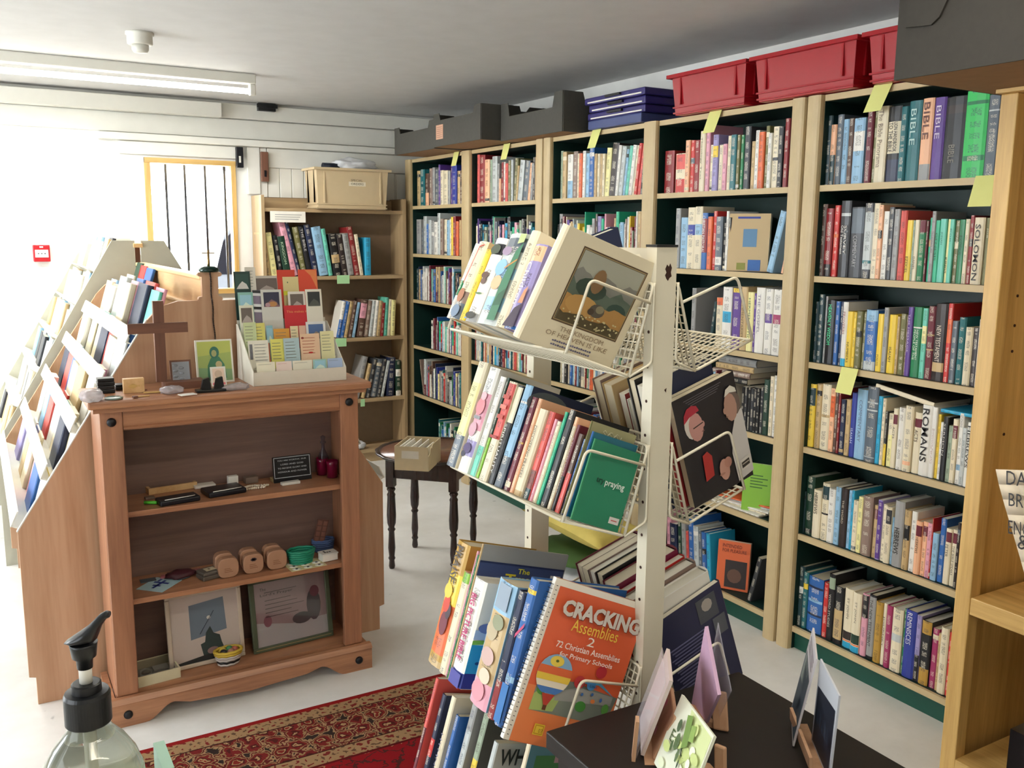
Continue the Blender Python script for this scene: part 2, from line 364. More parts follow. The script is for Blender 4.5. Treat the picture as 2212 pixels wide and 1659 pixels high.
# ------------------------------------------------------------------ green bookcases
XC, ZT = 2.59, 2.037
SH = [1.73, 1.413, 1.103, .788, .455, .09]   # upper faces of the shelves
BAYS = [(5.774, 5.026), (4.918, 4.176), (4.032, 3.281), (3.191, 2.433), (2.296, 1.56)]
def moulding(parent, y0, y1, n=1):
    w = (y0-y1)/n
    for i in range(n):
        a = y0-i*w; b = a-w; m = MB(); k = 8; pts = []
        for j in range(k+1):
            t = math.pi*j/k; pts.append((XC-.004-.016*math.sin(t)**.6, (a+b)/2+(w/2-.002)*math.cos(t), 0))
        pts = [(XC+.006, a-.002, 0)]+pts+[(XC+.006, b+.002, 0)]
        m.prism(pts, (0, 0, ZT), smooth=False); m.build('front_moulding', 'edge', parent)
def green_case(lb, far, near, bays, mould):
    t = thing('bookcase', lb, 'bookcase', group='green-backed bookcases along the right wall')
    bx('back_panel', (2.86, near+.002, 0), (2.868, far-.002, ZT), 'green_case', t)
    ed = [far-.002]+[v for b in bays for v in b]+[near+.002]
    for i in range(0, len(ed), 2): bx('side_panel', (XC+.006, ed[i+1], 0), (2.86, ed[i], ZT), 'green_case', t)
    for (a, b) in bays:
        bx('kick_board', (XC+.02, b, 0), (XC+.035, a, SH[5]-.022), 'kick_green', t)
        for z in SH:
            s = bx('shelf', (XC+.014, b, z-.02), (2.86, a, z), 'green_case', t)
            bx('shelf_edge', (XC+.002, b, z-.021), (XC+.014, a, z+.0005), 'edge', s)
        s = bx('top_board', (XC+.014, b, ZT-.02), (2.86, a, ZT), 'green_case', t)
        bx('shelf_edge', (XC+.002, b, ZT-.021), (XC+.014, a, ZT), 'edge', s)
    for a in mould: moulding(t, *a)
green_case('green-backed bookcase in the far corner beside the brown bookcase', 5.86, 4.105, BAYS[:2], ((5.86, 5.774, 1), (5.026, 4.918, 1), (4.176, 4.107, 1)))
green_case('middle green-backed bookcase, under the red crates and purple folders', 4.103, 2.366, BAYS[2:4], ((4.101, 4.032, 1), (3.281, 3.191, 1), (2.433, 2.368, 1)))
green_case('green-backed bookcase nearest the pine shelf unit', 2.364, 1.475, BAYS[4:], ((2.362, 2.296, 1), (1.56, 1.49, 1)))
# yellow sticky notes hanging from the shelf edges
def note(px, py, z, lb, lean=0, w=.07, h=.085, name='sticky_note', col='sticky', plane=None):
    y = at(px, py, 0, XC)[1]; x = XC-.0005 if plane is None else plane
    m = MB(); n = 1
    P = [[(x-.004-.016*(j/n)**2*(1+.2*i), y+w/2-w*i+lean*j/n*.02, z+.004-h*j/n) for i in (0, 1)] for j in range(n+1)]
    for j in range(n): m.poly([P[j][0], P[j][1], P[j+1][1], P[j+1][0]])
    o = m.build(name, col); md = o.modifiers.new('s', 'SOLIDIFY'); md.thickness = .0006
    return tag(o, lb, 'sticky note')
plain('sticky', 'dcdc88', .7, noise=.02); plain('green_note', 'a8d8a0', .7, noise=.02)
note(988, 333, ZT, 'yellow sticky note on top edge of bookcase bay nearest the corner', .5); note(1097, 316, ZT, 'yellow sticky note on top edge, under the middle grey tray', .5)
note(1291, 290, ZT, 'yellow sticky note on top edge under the purple folders', 1); note(1548, 250, ZT, 'yellow sticky note on top edge under the left red crate', 1)
note(1910, 190, ZT, 'yellow sticky note on top edge beside the big grey box', 1.2); note(2135, 390, SH[0], 'yellow sticky note on shelf edge touching the pine unit', .4, w=.075, h=.09)
note(1838, 800, SH[2], 'yellow sticky note on third shelf edge of nearest green-backed bookcase', .4, w=.07, h=.09)
# ------------------------------------------------------------------ brown bookcase against the window wall
BC = thing('bookcase', 'light brown wooden bookcase against the window wall holding the storage crate', 'bookcase')
bw0, bw1, by0 = 1.565, 2.535, 5.75
bx('side_panel', (bw0, by0, 0), (bw0+.02, 5.98, 1.775), 'beech_z', BC); bx('side_panel', (bw1-.022, by0, 0), (bw1, 5.98, 1.775), 'beech_z', BC)
bx('back_panel', (bw0+.02, 5.965, .09), (bw1-.022, 5.975, 1.77), plain('beech_back', '7e6a54', .6), BC)
BSH = [1.270, .858, .440, .09]
bx('top_board', (bw0+.02, by0+.012, 1.675), (bw1-.022, 5.965, 1.697), 'beech_x', BC); bx('top_rail', (bw0+.02, 5.945, 1.70), (bw1-.022, 5.965, 1.765), 'beech_x', BC)
for z in BSH: bx('shelf', (bw0+.02, by0+.006, z-.022), (bw1-.022, 5.965, z), 'beech_x', BC)
bx('plinth', (bw0+.02, by0+.02, 0), (bw1-.022, by0+.035, .068), 'beech_x', BC)
def bnote(px, py, z, lb, w, h, col='green_note', cat='sticky note', nm='sticky_note', yy=by0-.0005):
    x = at(px, py, 1, 5.75)[0]; m = MB()
    m.box((x-w/2, yy-.0012, z-h), (x+w/2, yy-.0004, z)); return tag(m.build(nm, col), lb, cat)
bnote(742, 600, 1.275, 'green sticky note on upper shelf edge of brown bookcase', .085, .055, yy=by0+.005); bnote(737, 737, .862, 'green sticky note on middle shelf edge of brown bookcase', .075, .055, yy=by0+.005)
bnote(784, 875, .442, 'small green sticky note on lower shelf edge of brown bookcase', .03, .05, yy=by0+.005)
lab = thing('shelf_notice', 'white printed paper notice hanging at top of brown bookcase', 'notice')
x = at(625, 463, 1, 5.75)[0]; bx('paper', (x-.12, by0+.004, 1.61), (x+.105, by0+.006, 1.678), 'paper', lab)
m = MB()
for i, w in enumerate((.17, .16, .15)): m.box((x-.09, by0+.003, 1.655-i*.014), (x-.09+w, by0+.0039, 1.659-i*.014), 'gy')
m.build('printed_lines', 'flat', lab)
# storage crate with its lettering
def crate(name, lb, x0, x1, y0, y1, z0, z1, mat, facing='y', lipw=.012, group=None, cat='crate'):
    t = thing(name, lb, cat, group=group); tp = .018
    m = MB()
    def ring(i, z): return [(x0+i, y0+i, z), (x1-i, y0+i, z), (x1-i, y1-i, z), (x0+i, y1-i, z)]
    a = ring(tp, z0); b = ring(.004, z1); c = ring(.008, z1); d = ring(tp+.004, z0+.004)
    n = 0; m.v = [V(p) for p in a+b+c+d]
    for s in (0, 4, 8):
        for i in range(4): m.face((s+i, s+(i+1) % 4, s+4+(i+1) % 4, s+4+i))
    m.face((3, 2, 1, 0)); m.face((12, 13, 14, 15)); bev(m.build('body', mat, t), .006)
    m = MB()
    for z, h, o in ((z1-.014, .014, lipw), (z0+.028, .006, .004), (z0+.006, .006, .002)):
        i = -o + (0 if z > z1-.02 else tp*.75)
        X0, X1, Y0_, Y1 = x0+i, x1-i, y0+i, y1-i
        for A, B in (((X0, Y0_, z), (X1, Y0_+.008+o, z+h)), ((X0, Y1-.008-o, z), (X1, Y1, z+h)), ((X0, Y0_+.008+o, z), (X0+.008+o, Y1-.008-o, z+h)), ((X1-.008-o, Y0_+.008+o, z), (X1, Y1-.008-o, z+h))): m.box(A, B)
    m.build('rim', mat, t)
    q = .05; md_ = MB()
    class _R:
        def box(self, a, b): k = MB(); k.box(a, b); k.build('rib', mat, t)
    m = _R()
    for s in (0, 1):
        for s2 in (0, 1):
            X = x0+.008 if s == 0 else x1-.008; Y = y0+.008 if s2 == 0 else y1-.008
            if facing == 'y': m.box((X-.004 if s == 0 else X-.002, Y+ (q if s2==0 else -q)-.004, z0+.04), (X+.004 if s == 0 else X+.004, Y+(q if s2==0 else -q)+.004, z1-.014))
            m.box((X+(q if s == 0 else -q)-.004, Y-.004, z0+.04), (X+(q if s == 0 else -q)+.004, Y+.004, z1-.014))
            m.box((X-.004, Y+(q if s2 == 0 else -q)-.004, z0+.04), (X+.004, Y+(q if s2 == 0 else -q)+.004, z1-.014))
    return t
cr = crate('storage_crate', 'beige plastic storage crate on top of the brown bookcase', 1.90, 2.395, 5.70, 5.94, 1.6985, 1.955, 'beige_plastic')
m = MB(); m.box((2.12, 5.7085, 1.845), (2.235, 5.710, 1.895), 'e6dcc4'); lb_ = m.build('paper_label', 'flat', cr)
lettering('SPECIAL', cr, (2.135, 5.708, 1.874), (1, 0, 0), (0, 0, 1), .08, .014, '4a4238'); lettering('ORDERS', cr, (2.135, 5.708, 1.852), (1, 0, 0), (0, 0, 1), .085, .014, '4a4238')
def cloth_blob(name, lb, cat, c, s, mat, seed=0, amp=.25, n=5, lobes=2.2, flat=True):
    bm = bmesh.new(); bmesh.ops.create_icosphere(bm, subdivisions=n-1, radius=1)
    from mathutils import noise as nz
    for v in bm.verts:
        d = nz.noise(v.co*lobes+V((seed, seed*2, 0)))*amp + nz.noise(v.co*lobes*3+V((seed, 0, seed)))*amp*.35
        v.co *= 1+d
        if flat and v.co.z < -.75: v.co.z = -.75
        v.co = V((v.co.x*s[0], v.co.y*s[1], (v.co.z+(.75 if flat else 0))*s[2]))
    me = D.meshes.new(name); bm.to_mesh(me); bm.free(); me.materials.append(MATS[mat])
    for p in me.polygons: p.use_smooth = True
    o = link(name, me); o.location = c; return tag(o, lb, cat) if cat else o
plain('white_bag', 'd8dadc', .45, noise=.08, scale=40)
cloth_blob('carrier_bag', 'crumpled white carrier bag lying in the beige storage crate', 'bag', (2.20, 5.82, 1.93), (.155, .08, .055), 'white_bag', 3, .3)
m = MB(); m.tube([(1.98, 5.80, 1.962), (2.085, 5.80, 1.962)], .028, 14); tag(m.build('dark_roll', plain('navy_roll', '1c2434', .6)), 'dark navy roll lying in the beige storage crate', 'roll')
# grey cardboard trays, purple folders and red crates on top of the green cases
def cardtray(lb, x0, x1, y0, y1, z, h, H2, group='grey cardboard trays'):
    t = thing('cardboard_tray', lb, 'tray', group=group)
    bx('base', (x0, y0, z), (x1, y1, z+.006), 'kraft', t)
    k = .07
    def wall(pts, d): m = MB(); m.prism(pts, d); m.build('side_wall', 'card_grey', t)
    sh = lambda a, b: [(a, z+.0), (b, z+.0), (b, z+H2), (b-(b-a)*.12, z+H2), (b-(b-a)*.15, z+h), (a+(b-a)*.15, z+h), (a+(b-a)*.12, z+H2), (a, z+H2)]
    for X in (x0-.004, x1): wall([(X, p, q) for p, q in sh(y0, y1)], (.004, 0, 0))
    for Y in (y0-.004, y1): wall([(p, Y, q) for p, q in ((x0, z), (x1, z), (x1, z+H2), (x0+(x1-x0)*.7, z+H2), (x0+(x1-x0)*.65, z+h*1.1), (x0+(x1-x0)*.35, z+h*1.1), (x0+(x1-x0)*.3, z+H2), (x0, z+H2))], (0, .004, 0))
    for X in (x0+.002, x1-.05):
        for Y in (y0+.002, y1-.045): m = MB(); m.prism([(X, Y, z+.006), (X+.045, Y, z+.006), (X+.045, Y+.012, z+.006), (X+.012, Y+.012, z+.006), (X+.012, Y+.04, z+.006), (X, Y+.04, z+.006)], (0, 0, H2-.012)); m.build('corner_post', 'card_grey', t)
    return t
t = cardtray('grey cardboard tray at corner end of the bookcase tops', 2.385, 2.80, 4.985, 5.57, 2.04, .125, .165)
t = cardtray('grey cardboard tray with pinkish paper label, second from the corner', 2.375, 2.80, 4.40, 4.972, 2.045, .145, .185)
yl = at(951, 290, 0, 2.375)[1]; m = MB(); m.box((2.3695, yl-.045, 2.085), (2.3708, yl+.045, 2.165), 'c79a80')
for i in range(6): m.box((2.3688, yl-.036, 2.095+i*.011), (2.3694, yl+.034, 2.0975+i*.011), '8c6450')
m.build('paper_label', 'flat', t)
cardtray('grey cardboard tray beside the purple folders', 2.49, 2.86, 3.79, 4.385, 2.04, .12, .19)
plain('purple_plastic', '2e2868', .35, noise=.05); plain('blue_plastic', '3c4878', .4, noise=.05)
z = 2.04
for i, (h, mt, lb) in enumerate(((.042, 'blue_plastic', 'blue-grey plastic box file at bottom of the stack on the bookcase'), (.034, 'purple_plastic', 'purple document folder just above the blue-grey box file'), (.034, 'purple_plastic', 'purple document folder second from top of the stack'), (.032, 'purple_plastic', 'purple document folder on top of the stack beside red crate'))):
    t = thing('document_folder', lb, 'folder', group='folders stacked on the bookcase top'); dx = (0, .012, .004, -.008)[i]; y0 = 3.285-.01*i; y1 = 3.69+.02*(i % 2)
    bev(bx('case_shell', (2.565+dx, y0, z), (2.85, y1, z+h), mt, t), .006)
    if i:
        bx('paper_stack', (2.562+dx, y0+.02, z+.006), (2.60, y1-.03, z+.012), 'paper', t)
        bx('handle', (2.553+dx, (y0+y1)/2-.06, z+h-.014), (2.565+dx, (y0+y1)/2+.05, z+h-.004), 'black_plastic', t)
    z += h+.001
for lb, ya, yb in (('left red plastic crate on the bookcase top, next to purple folders', 2.63, 3.06), ('middle red plastic crate on the bookcase tops', 2.13, 2.59), ('right red plastic crate, half behind the big grey box', 1.65, 2.09)):
    crate('plastic_crate', lb, 2.535, 2.85, ya, yb, 2.04, 2.20, 'red_plastic', facing='x', group='red plastic crates')
t = thing('black_bits', 'small black plastic pieces lying on top of the left red crate', 'oddment')
for i in range(4): m = MB(); m.tube([(2.62+.01*i, 2.86+.03*i, 2.21), (2.65, 2.9+.02*i, 2.222), (2.66, 2.94+.01*i, 2.212)], .006, 6); m.build('piece', 'black_plastic', t)
# ------------------------------------------------------------------ pine shelf unit at the right edge, with the big grey box on it
PU = thing('shelf_unit', 'pale pine shelf unit at the right edge carrying the big grey box', 'shelf unit')
bev(bx('front_post', (2.30, 1.422, 0), (2.345, 1.468, 1.915), 'pine_z', PU), .003)
bx('side_panel', (2.345, 1.445, 0), (2.95, 1.468, 1.915), 'pine_z', PU); bx('back_panel', (2.93, .35, 0), (2.95, 1.445, 1.90), 'pine_z', PU)
bev(bx('front_post', (2.30, .30, 0), (2.345, .346, 1.915), 'pine_z', PU), .003); bx('side_panel', (2.345, .30, 0), (2.95, .323, 1.915), 'pine_z', PU)
bev(bx('shelf', (2.30, .346, .528), (2.93, 1.4215, .578), 'pine_y', PU), .003); bx('shelf', (2.30, .346, .05), (2.93, 1.4215, .095), 'pine_y', PU)
bx('top_board', (2.28, .28, 1.9152), (2.95, 1.47, 1.9248), 'pine_y', PU)
m = MB()
for zz in (1.02, 1.25, 1.32, 1.4):
    c = at(2190, 712, 1, 1.445)[0]; m.lathe([(.004, 0), (.004, .002)], (c+.0, 1.4445, zz), 10, M=Matrix.Rotation(math.pi/2, 3, 'X'))
m.build('peg_holes', 'chip', PU)
bgx = thing('cardboard_box', 'big dark grey cardboard box on top of the pine unit', 'box')
bx('base', (1.96, .75, 1.926), (2.46, 1.52, 1.934), 'kraft', bgx)
for a, b in (((1.955, .75, 1.926), (1.96, 1.525, 2.26)), ((1.96, 1.52, 1.926), (2.46, 1.525, 2.26)), ((2.46, .75, 1.926), (2.465, 1.525, 2.26)), ((1.96, .745, 1.926), (2.46, .75, 2.26))): bx('side_wall', a, b, 'box_grey', bgx)
m = MB(); m.prism([(1.948, 1.498, 2.26), (1.948, 1.498, 2.042), (1.948, 1.43, 2.036), (1.948, 1.41, 2.05), (1.948, 1.39, 2.09), (1.948, 1.385, 2.26)], (.006, 0, 0)); m.build('flap', 'box_grey', bgx)
sg = thing('handwritten_sign', 'curled cream paper sign handwritten DAILY BREAD, on the pine unit', 'sign')
m = MB(); n = 10
def sgp(u, v): # u along y (left->right), v downwards
    return V((2.14+.05*math.sin(v*2.2)+.0*u, 1.29-.02*v-.20*u-.085*v*v*0, .99+.04*u-.38*v))
P = [[sgp(u/4-0.02*v if 0 else u/4, v/n)+V((0, -.10*(v/n)**1.5*(1-u/4), 0)) for u in range(5)] for v in range(n+1)]
for j in range(n):
    for i in range(4): m.poly([P[j][i], P[j+1][i], P[j+1][i+1], P[j][i+1]], smooth=True)
o = m.build('paper', plain('sign_paper', 'ecdcc0', .7), sg); o.modifiers.new('s', 'SOLIDIFY').thickness = .001
for i, (tx, px, py, L_, h) in enumerate((('DAILY', 2176, 1046, .10, .034), ('BREAD', 2181, 1092, .10, .032), ('ENCOUNTER', 2180, 1152, .17, .034), ('&', 2200, 1185, .03, .036))):
    q = at(px, py, 0, 2.135+.05*math.sin((.99-at(px, py, 0, 2.13)[2])/.38*2.2)); lettering(tx, sg, q+V((-.004, 0, 0)), (0, -1, .12), (.04, 0.12, 1), L_, h, '201c1a')
tag(bx('black_box', (2.0, .55, 0), (2.25, 1.11, .43), 'black_plastic'), 'black box standing before the pine unit at bottom right', 'box')
# ------------------------------------------------------------------ books
rb_ = random.Random(5)
def lum(k): c = C(k); return .3*c[0]+.6*c[1]+.1*c[2]
def inkfor(k): return 'e8e0cc' if lum(k) < .22 else rb_.choice(('26221e', '3a2a20', '20304a'))
def add_book(m, M, t, d, h, cover, bands=(), hard=None, ink=None, marks=True, cc=None, back=None):
    """book in its own frame: thickness x, depth y (spine at y=0), height z"""
    if hard is None: hard = t > .022
    ink = ink or inkfor(cover); g = .0022 if hard else .0006; r = .003 if hard else .0004
    pg = 'd8ccb0' if rb_.random() < .5 else 'e4decc'; off = rb_.random()*50
    def bxq(x0, y0, z0, x1, y1, z1, col): m.box((x0, y0, z0), (x1, y1, z1), col, M)
    g2 = min(g, t*.2)
    bxq(0, .002, 0, g2, d, h, back or cc or cover); bxq(t-g2, .002, 0, t, d, h, cc or cover)
    bxq(g2, .004, r, t-g2, d-r, h-r, pg)
    # spine in bands, slightly rounded
    cuts = [0.0]; cols = []
    for a, b, c in sorted(bands):
        if a > cuts[-1]+1e-4: cols.append(cover); cuts.append(a)
        cols.append(c); cuts.append(b)
    if cuts[-1] < .9999: cols.append(cover); cuts.append(1.0)
    bul = min(.004, t*.16) if hard else .0008
    xs = [0, t*.14, t*.5, t*.86, t]; ys = [.0025, .0002-bul*.35, -bul, .0002-bul*.35, .0025]
    n = len(m.v); k = len(xs)
    for z in cuts:
        for x, y in zip(xs, ys): m.v.append(M @ V((x, y, z*h)))
    for i, c in enumerate(cols):
        ik = ink if c == cover else inkfor(c)
        for j in range(k-1):
            a = n+i*k+j; b = a+1; z0, z1 = cuts[i]*h+off, cuts[i+1]*h+off; u0, u1 = xs[j]/t, xs[j+1]/t
            m.face((a, b, b+k, a+k), c, ik if marks else c, [(u0, z0), (u1, z0), (u1, z1), (u0, z1)], smooth=False)
    for s in (0, (len(cuts)-1)*k):
        m.face([n+s+j for j in range(k)] if s else [n+s+j for j in range(k-1, -1, -1)], cover)
USED = set()
def uniq(lb, alt):
    if lb in USED: lb = alt
    USED.add(lb); return lb
def book(M, t, d, h, cover, label, group, bands=(), hard=None, ink=None, title=None, marks=None, cc=None, name='book', cat='book', root=False, back=None):
    m = MB(); mk = (title is None) if marks is None else marks
    if name == 'book': name = 'hardback_book' if (t > .022 if hard is None else hard) else 'paperback_book'
    if root:   # covers, page block as parts
        o = thing(name, label, cat, M, group)
        full = MB(); add_book(full, Matrix.Identity(4), t, d, h, cover, bands, hard, ink, mk, cc, back)
        # faces 12..17 are the page block
        a = MB(); b = MB(); a.v = full.v; b.v = full.v
        for i in range(len(full.f)):
            q = b if 12 <= i < 18 else a
            q.f.append(full.f[i]); q.c.append(full.c[i]); q.k.append(full.k[i]); q.uv.append(full.uv[i]); q.sm.append(False)
        for q in (a, b):
            used = sorted({i for f in q.f for i in f}); mp = {u: i for i, u in enumerate(used)}; q.v = [q.v[u] for u in used]; q.f = [tuple(mp[i] for i in f) for f in q.f]
        a.build('cover', 'print', o); b.build('page_block', 'print', o)
    else:
        add_book(m, Matrix.Identity(4), t, d, h, cover, bands, hard, ink, mk, cc, back)
        o = m.build(name, 'print'); o.matrix_world = M; tag(o, label, cat, group)
    if title:
        txt, ic, z1, z0, wf = (list(title)+[None]*5)[:5]
        ic = ic or inkfor(cover); z1 = .95 if z1 is None else z1; z0 = .3 if z0 is None else z0; wf = wf or .62
        bul = min(.004, t*.16)+.0006
        for i, ln in enumerate(txt.split('/')):
            nl = len(txt.split('/')); w = t*wf/nl
            lettering(ln, o, ((t*(1-wf)/2)+(nl-1-i)*(w+.001), -bul-.0003, h*z1), (0, 0, -1), (1, 0, 0), h*(z1-z0), w*.86, ic, bold=.01 if wf > .5 else 0)
    return o
ORD = 'first second third fourth fifth sixth seventh eighth ninth tenth eleventh twelfth thirteenth fourteenth fifteenth sixteenth seventeenth eighteenth nineteenth twentieth'.split()
def ordn(i):
    if i < 20: return ORD[i]
    t, u = divmod(i+1, 10); tens = {2: 'twenty', 3: 'thirty', 4: 'forty'}[t]
    return (tens[:-1]+'ieth') if u == 0 else tens+'-'+ORD[u-1]
def parse(spec):
    out = []
    for it in spec.replace('\n', ' ').split(';'):
        it = it.strip()
        if not it: continue
        f = it.split('|'); a = f[0].split(','); d = dict(l=float(a[0]), r=float(a[1]), top=float(a[2]), c=a[3].strip(), bands=[], title=None, cc=None)
        for e in f[1:]:
            e = e.strip()
            if e[0] == '@': z0, z1, c = e[1:].split(','); d['bands'].append((float(z0), float(z1), c.strip()))
            elif e[0] == '=': p = e[1:].split('^'); d['title'] = (p[0], p[1] if len(p) > 1 and p[1] else None, float(p[2]) if len(p) > 2 else None, float(p[3]) if len(p) > 3 else None, float(p[4]) if len(p) > 4 else None)
            elif e[0] == '~': d['lean'] = float(e[1:])
            elif e[0] == '#': d['cc'] = e[1:]
        out.append(d)
    return out
def cname(k): return PAL[k][1] if k in PAL else 'coloured'
def shelf_row(spec, ox, oy, s, zs, axis, where, group, stuff=None, depth=None, dshift=.004):
    """axis 'y': green cases (fronts face -X); axis 'x': brown case (front faces -Y)"""
    last = None; items = parse(spec); cnt = 0
    for it in items:
        xl, xr = ox+it['l']/s, ox+it['r']/s
        if axis == 'y':
            X = XC+.02; f = lambda v: -proj((X, v, zs))[0]; yl = solve(f, -xl, 1.0, 6.2); yr = solve(f, -xr, 1.0, 6.2)
            if last is not None: yl = min(yl, last-.0006)
            last = yr; t = yl-yr; pos = lambda z: (X, yl, z)
        else:
            X = 5.78; f = lambda v: proj((v, X, zs))[0]; yl = solve(f, xl, 1, 3); yr = solve(f, xr, 1, 3)
            if last is not None: yl = max(yl, last+.0006)
            last = yr; t = yr-yl; pos = lambda z: (yl, X, z)
        if t < .004: t = .004; last = (yl-t) if axis == 'y' else yl+t
        ty = oy+it['top']/s; zt = solve(lambda z: -proj(pos(z))[1], -ty, zs-.1, zs+.5); h = max(.08, zt-zs)
        d = depth or min(.22, max(.11, h*.68)); d += rb_.uniform(-.004, .004); set_ = rb_.uniform(0, .008)+dshift
        zf = Vector((0, 0, 1)); P0 = V(pos(zs+.0008)); a = math.radians(it.get('lean', 0)) # + leans to the right
        if axis == 'y': x_ = V((0, -math.cos(a), -math.sin(a))); z_ = V((0, -math.sin(a), math.cos(a))); y_ = V((1, 0, 0)); P0 += V((set_, 0, 0))
        else: x_ = V((math.cos(a), 0, -math.sin(a))); z_ = V((math.sin(a), 0, math.cos(a))); y_ = V((0, 1, 0)); P0 += V((0, set_, 0))
        if a: h = h/math.cos(a); P0.z += t*abs(math.sin(a)) if a > 0 else 0
        M = frame(P0, x_, y_, z_)
        c = it['c']; bands = it['bands']
        if not bands and not it['title'] and rb_.random() < .22:
            q = rb_.random(); cc2 = rb_.choice(('cr', 'wh', 'bk', 'tn', 'sl', c)); bands = [(.82, .9, cc2)] if q < .4 else ([(.04, .1, cc2)] if q < .8 else [(.55, .66, cc2)])
        if stuff is not None: add_book(stuff, M, t, d, h, c, bands, None, None, True, it['cc'])
        else:
            th = 'slim ' if t < .013 else ('thick ' if t > .034 else '')
            lb = '%s%s book, %s from left, %s' % (th, cname(c), ordn(cnt), where)
            if it['title'] and len(it['title'][0]) < 22:
                lb = uniq('%s book lettered %s, %s' % (cname(c), it['title'][0].replace('/', ' '), where), '%s book lettered %s, %s from left, %s' % (cname(c), it['title'][0].replace('/', ' '), ordn(cnt), where))
            book(M, t, d, h, c, lb, group, bands, None, None, it['title'], None, it['cc'])
        cnt += 1
W5 = ['top shelf', 'second shelf', 'third shelf', 'fourth shelf', 'fifth shelf', 'bottom shelf']
S_ = SH
w5 = lambda i: W5[i]+' of bay beside pine unit'
g5 = lambda i: 'books on the %s of the bay beside the pine unit' % W5[i]
shelf_row('''955,985,640,dt;985,1015,690,pe|@0,.5,dt;1017,1050,635,sl;1050,1080,660,lb;1080,1110,655,br;1110,1170,655,lb|@.5,.8,wh;1178,1212,605,mr;1213,1230,615,ol;
 1230,1288,590,cr|=The Bible Panorama^7a6a5c^.95^.2^.5; 1290,1360,590,bk|@.38,.8,cr|@0,.3,nv|=LION HANDBOOK/TO THE BIBLE^2a2420^.79^.4^.7; 1362,1398,590,tl;1400,1468,560,tl|=BIBLE^b8d8d0^.9^.45^.5; 1472,1533,545,pe|@0,.2,gy|=BIBLE^6a4038^.95^.5^.6;1537,1598,540,pu|=BIBLE^d8cce0^.9^.5^.5;
 1600,1706,540,bk|@.8,.9,db|=BIBLE^8a8478^.42^.2^.35;1712,1832,505,bg|@.84,.88,gn|@.2,.26,gn; 1838,1906,525,sl|@.8,.82,lg;1908,1950,530,mr|@.35,.75,bk''', 1400, 0, 2.552, S_[0], 'y', w5(0), g5(0))
shelf_row('''255,310,205,br;310,362,235,dr|@0,.18,db;366,400,213,rd|@.55,.6,or;412,480,180,ch|@.8,.84,lg|=SURVEY/Old Testament^d8d4cc^.68^.3^.6;485,575,225,ch|@.63,.98,sl|=COMMENTARY^b8b8b8^.6^.15^.35;578,640,197,lg|@.88,1,ch|@.0,.12,ch|@.2,.24,tl;
 640,680,197,cr;680,710,210,pe;712,752,255,wh;754,792,225,ch;795,833,240,gy;836,882,250,co;885,925,318,ye|=EZEKIEL^2a2a1a^.4^.12^.5;928,945,320,sg;946,976,317,cr|=DANIEL^2a2a1a^.4^.18^.5;978,1025,320,gn|@.8,1,mr;1026,1040,325,mr;1042,1060,300,em;1061,1088,255,gy;1090,1120,320,em|=GENESIS^12402c^.8^.35^.5;1121,1165,310,aq|=JONAH^1c4c3c^.8^.6^.4;
 1168,1190,312,py|=KINGS^2a2a1a^.4^.15^.6;1191,1222,312,aq|=ECCLES^1c4c3c^.85^.65^.4;1223,1255,320,ol;1258,1300,315,gn|=EXODUS^0c3020^.75^.45^.5;1301,1330,311,cr;1331,1360,285,dr;1363,1436,300,cr|=SOLOMON^1a1612^.9^.06^.55;1440,1480,303,ol|=JOB^ddd6b8^.85^.7^.3''', 1680, 380, 3.318, S_[1], 'y', w5(1), g5(1))
shelf_row('''220,262,900,dt;263,300,850,dt;301,316,865,gy;318,380,890,bk|=HEAVENLY WISDOM^58e0a0^.93^.3^.45;381,408,900,bl;409,428,905,nv;430,465,905,wh|@0,.12,cy|=PROVERBS^8a2024^.85^.5^.5;466,508,972,ye|=NUMBERS^2a2a10^.45^.08^.4;509,529,978,ye;532,575,970,ol;576,596,975,ol;
 598,680,960,bl|@.82,1,lb|@0,.15,lg;683,722,990,ye|=PSALMS^2a2a10^.3^.1^.4;724,755,945,gy;758,812,995,ye|=ISAIAH^2a2a10^.45^.2^.4;815,834,1010,tn;836,880,990,ol;881,891,1000,tp;893,927,940,pu|=THE MESSAGE^d8c8e4^.9^.35^.35;929,993,940,gn|@.7,.72,wh|=NEW TESTAMENT/PEOPLE OF THE^e6eede^.68^.25^.5;
 996,1030,950,aq|@.5,.75,py;1032,1084,935,mr|@.6,.62,tn|@.4,.42,tn;1086,1168,915,db|@.12,.24,tn|=NEW TESTAMENT^e8dcc8^.72^.25^.45;1172,1206,915,rd|@.5,.8,or;1208,1248,1040,sl;1250,1300,1015,tl;1304,1355,1085,cr;1358,1395,1090,db;1397,1414,1030,wh''', 1680, 380, 3.318, S_[2], 'y', w5(2), g5(2))
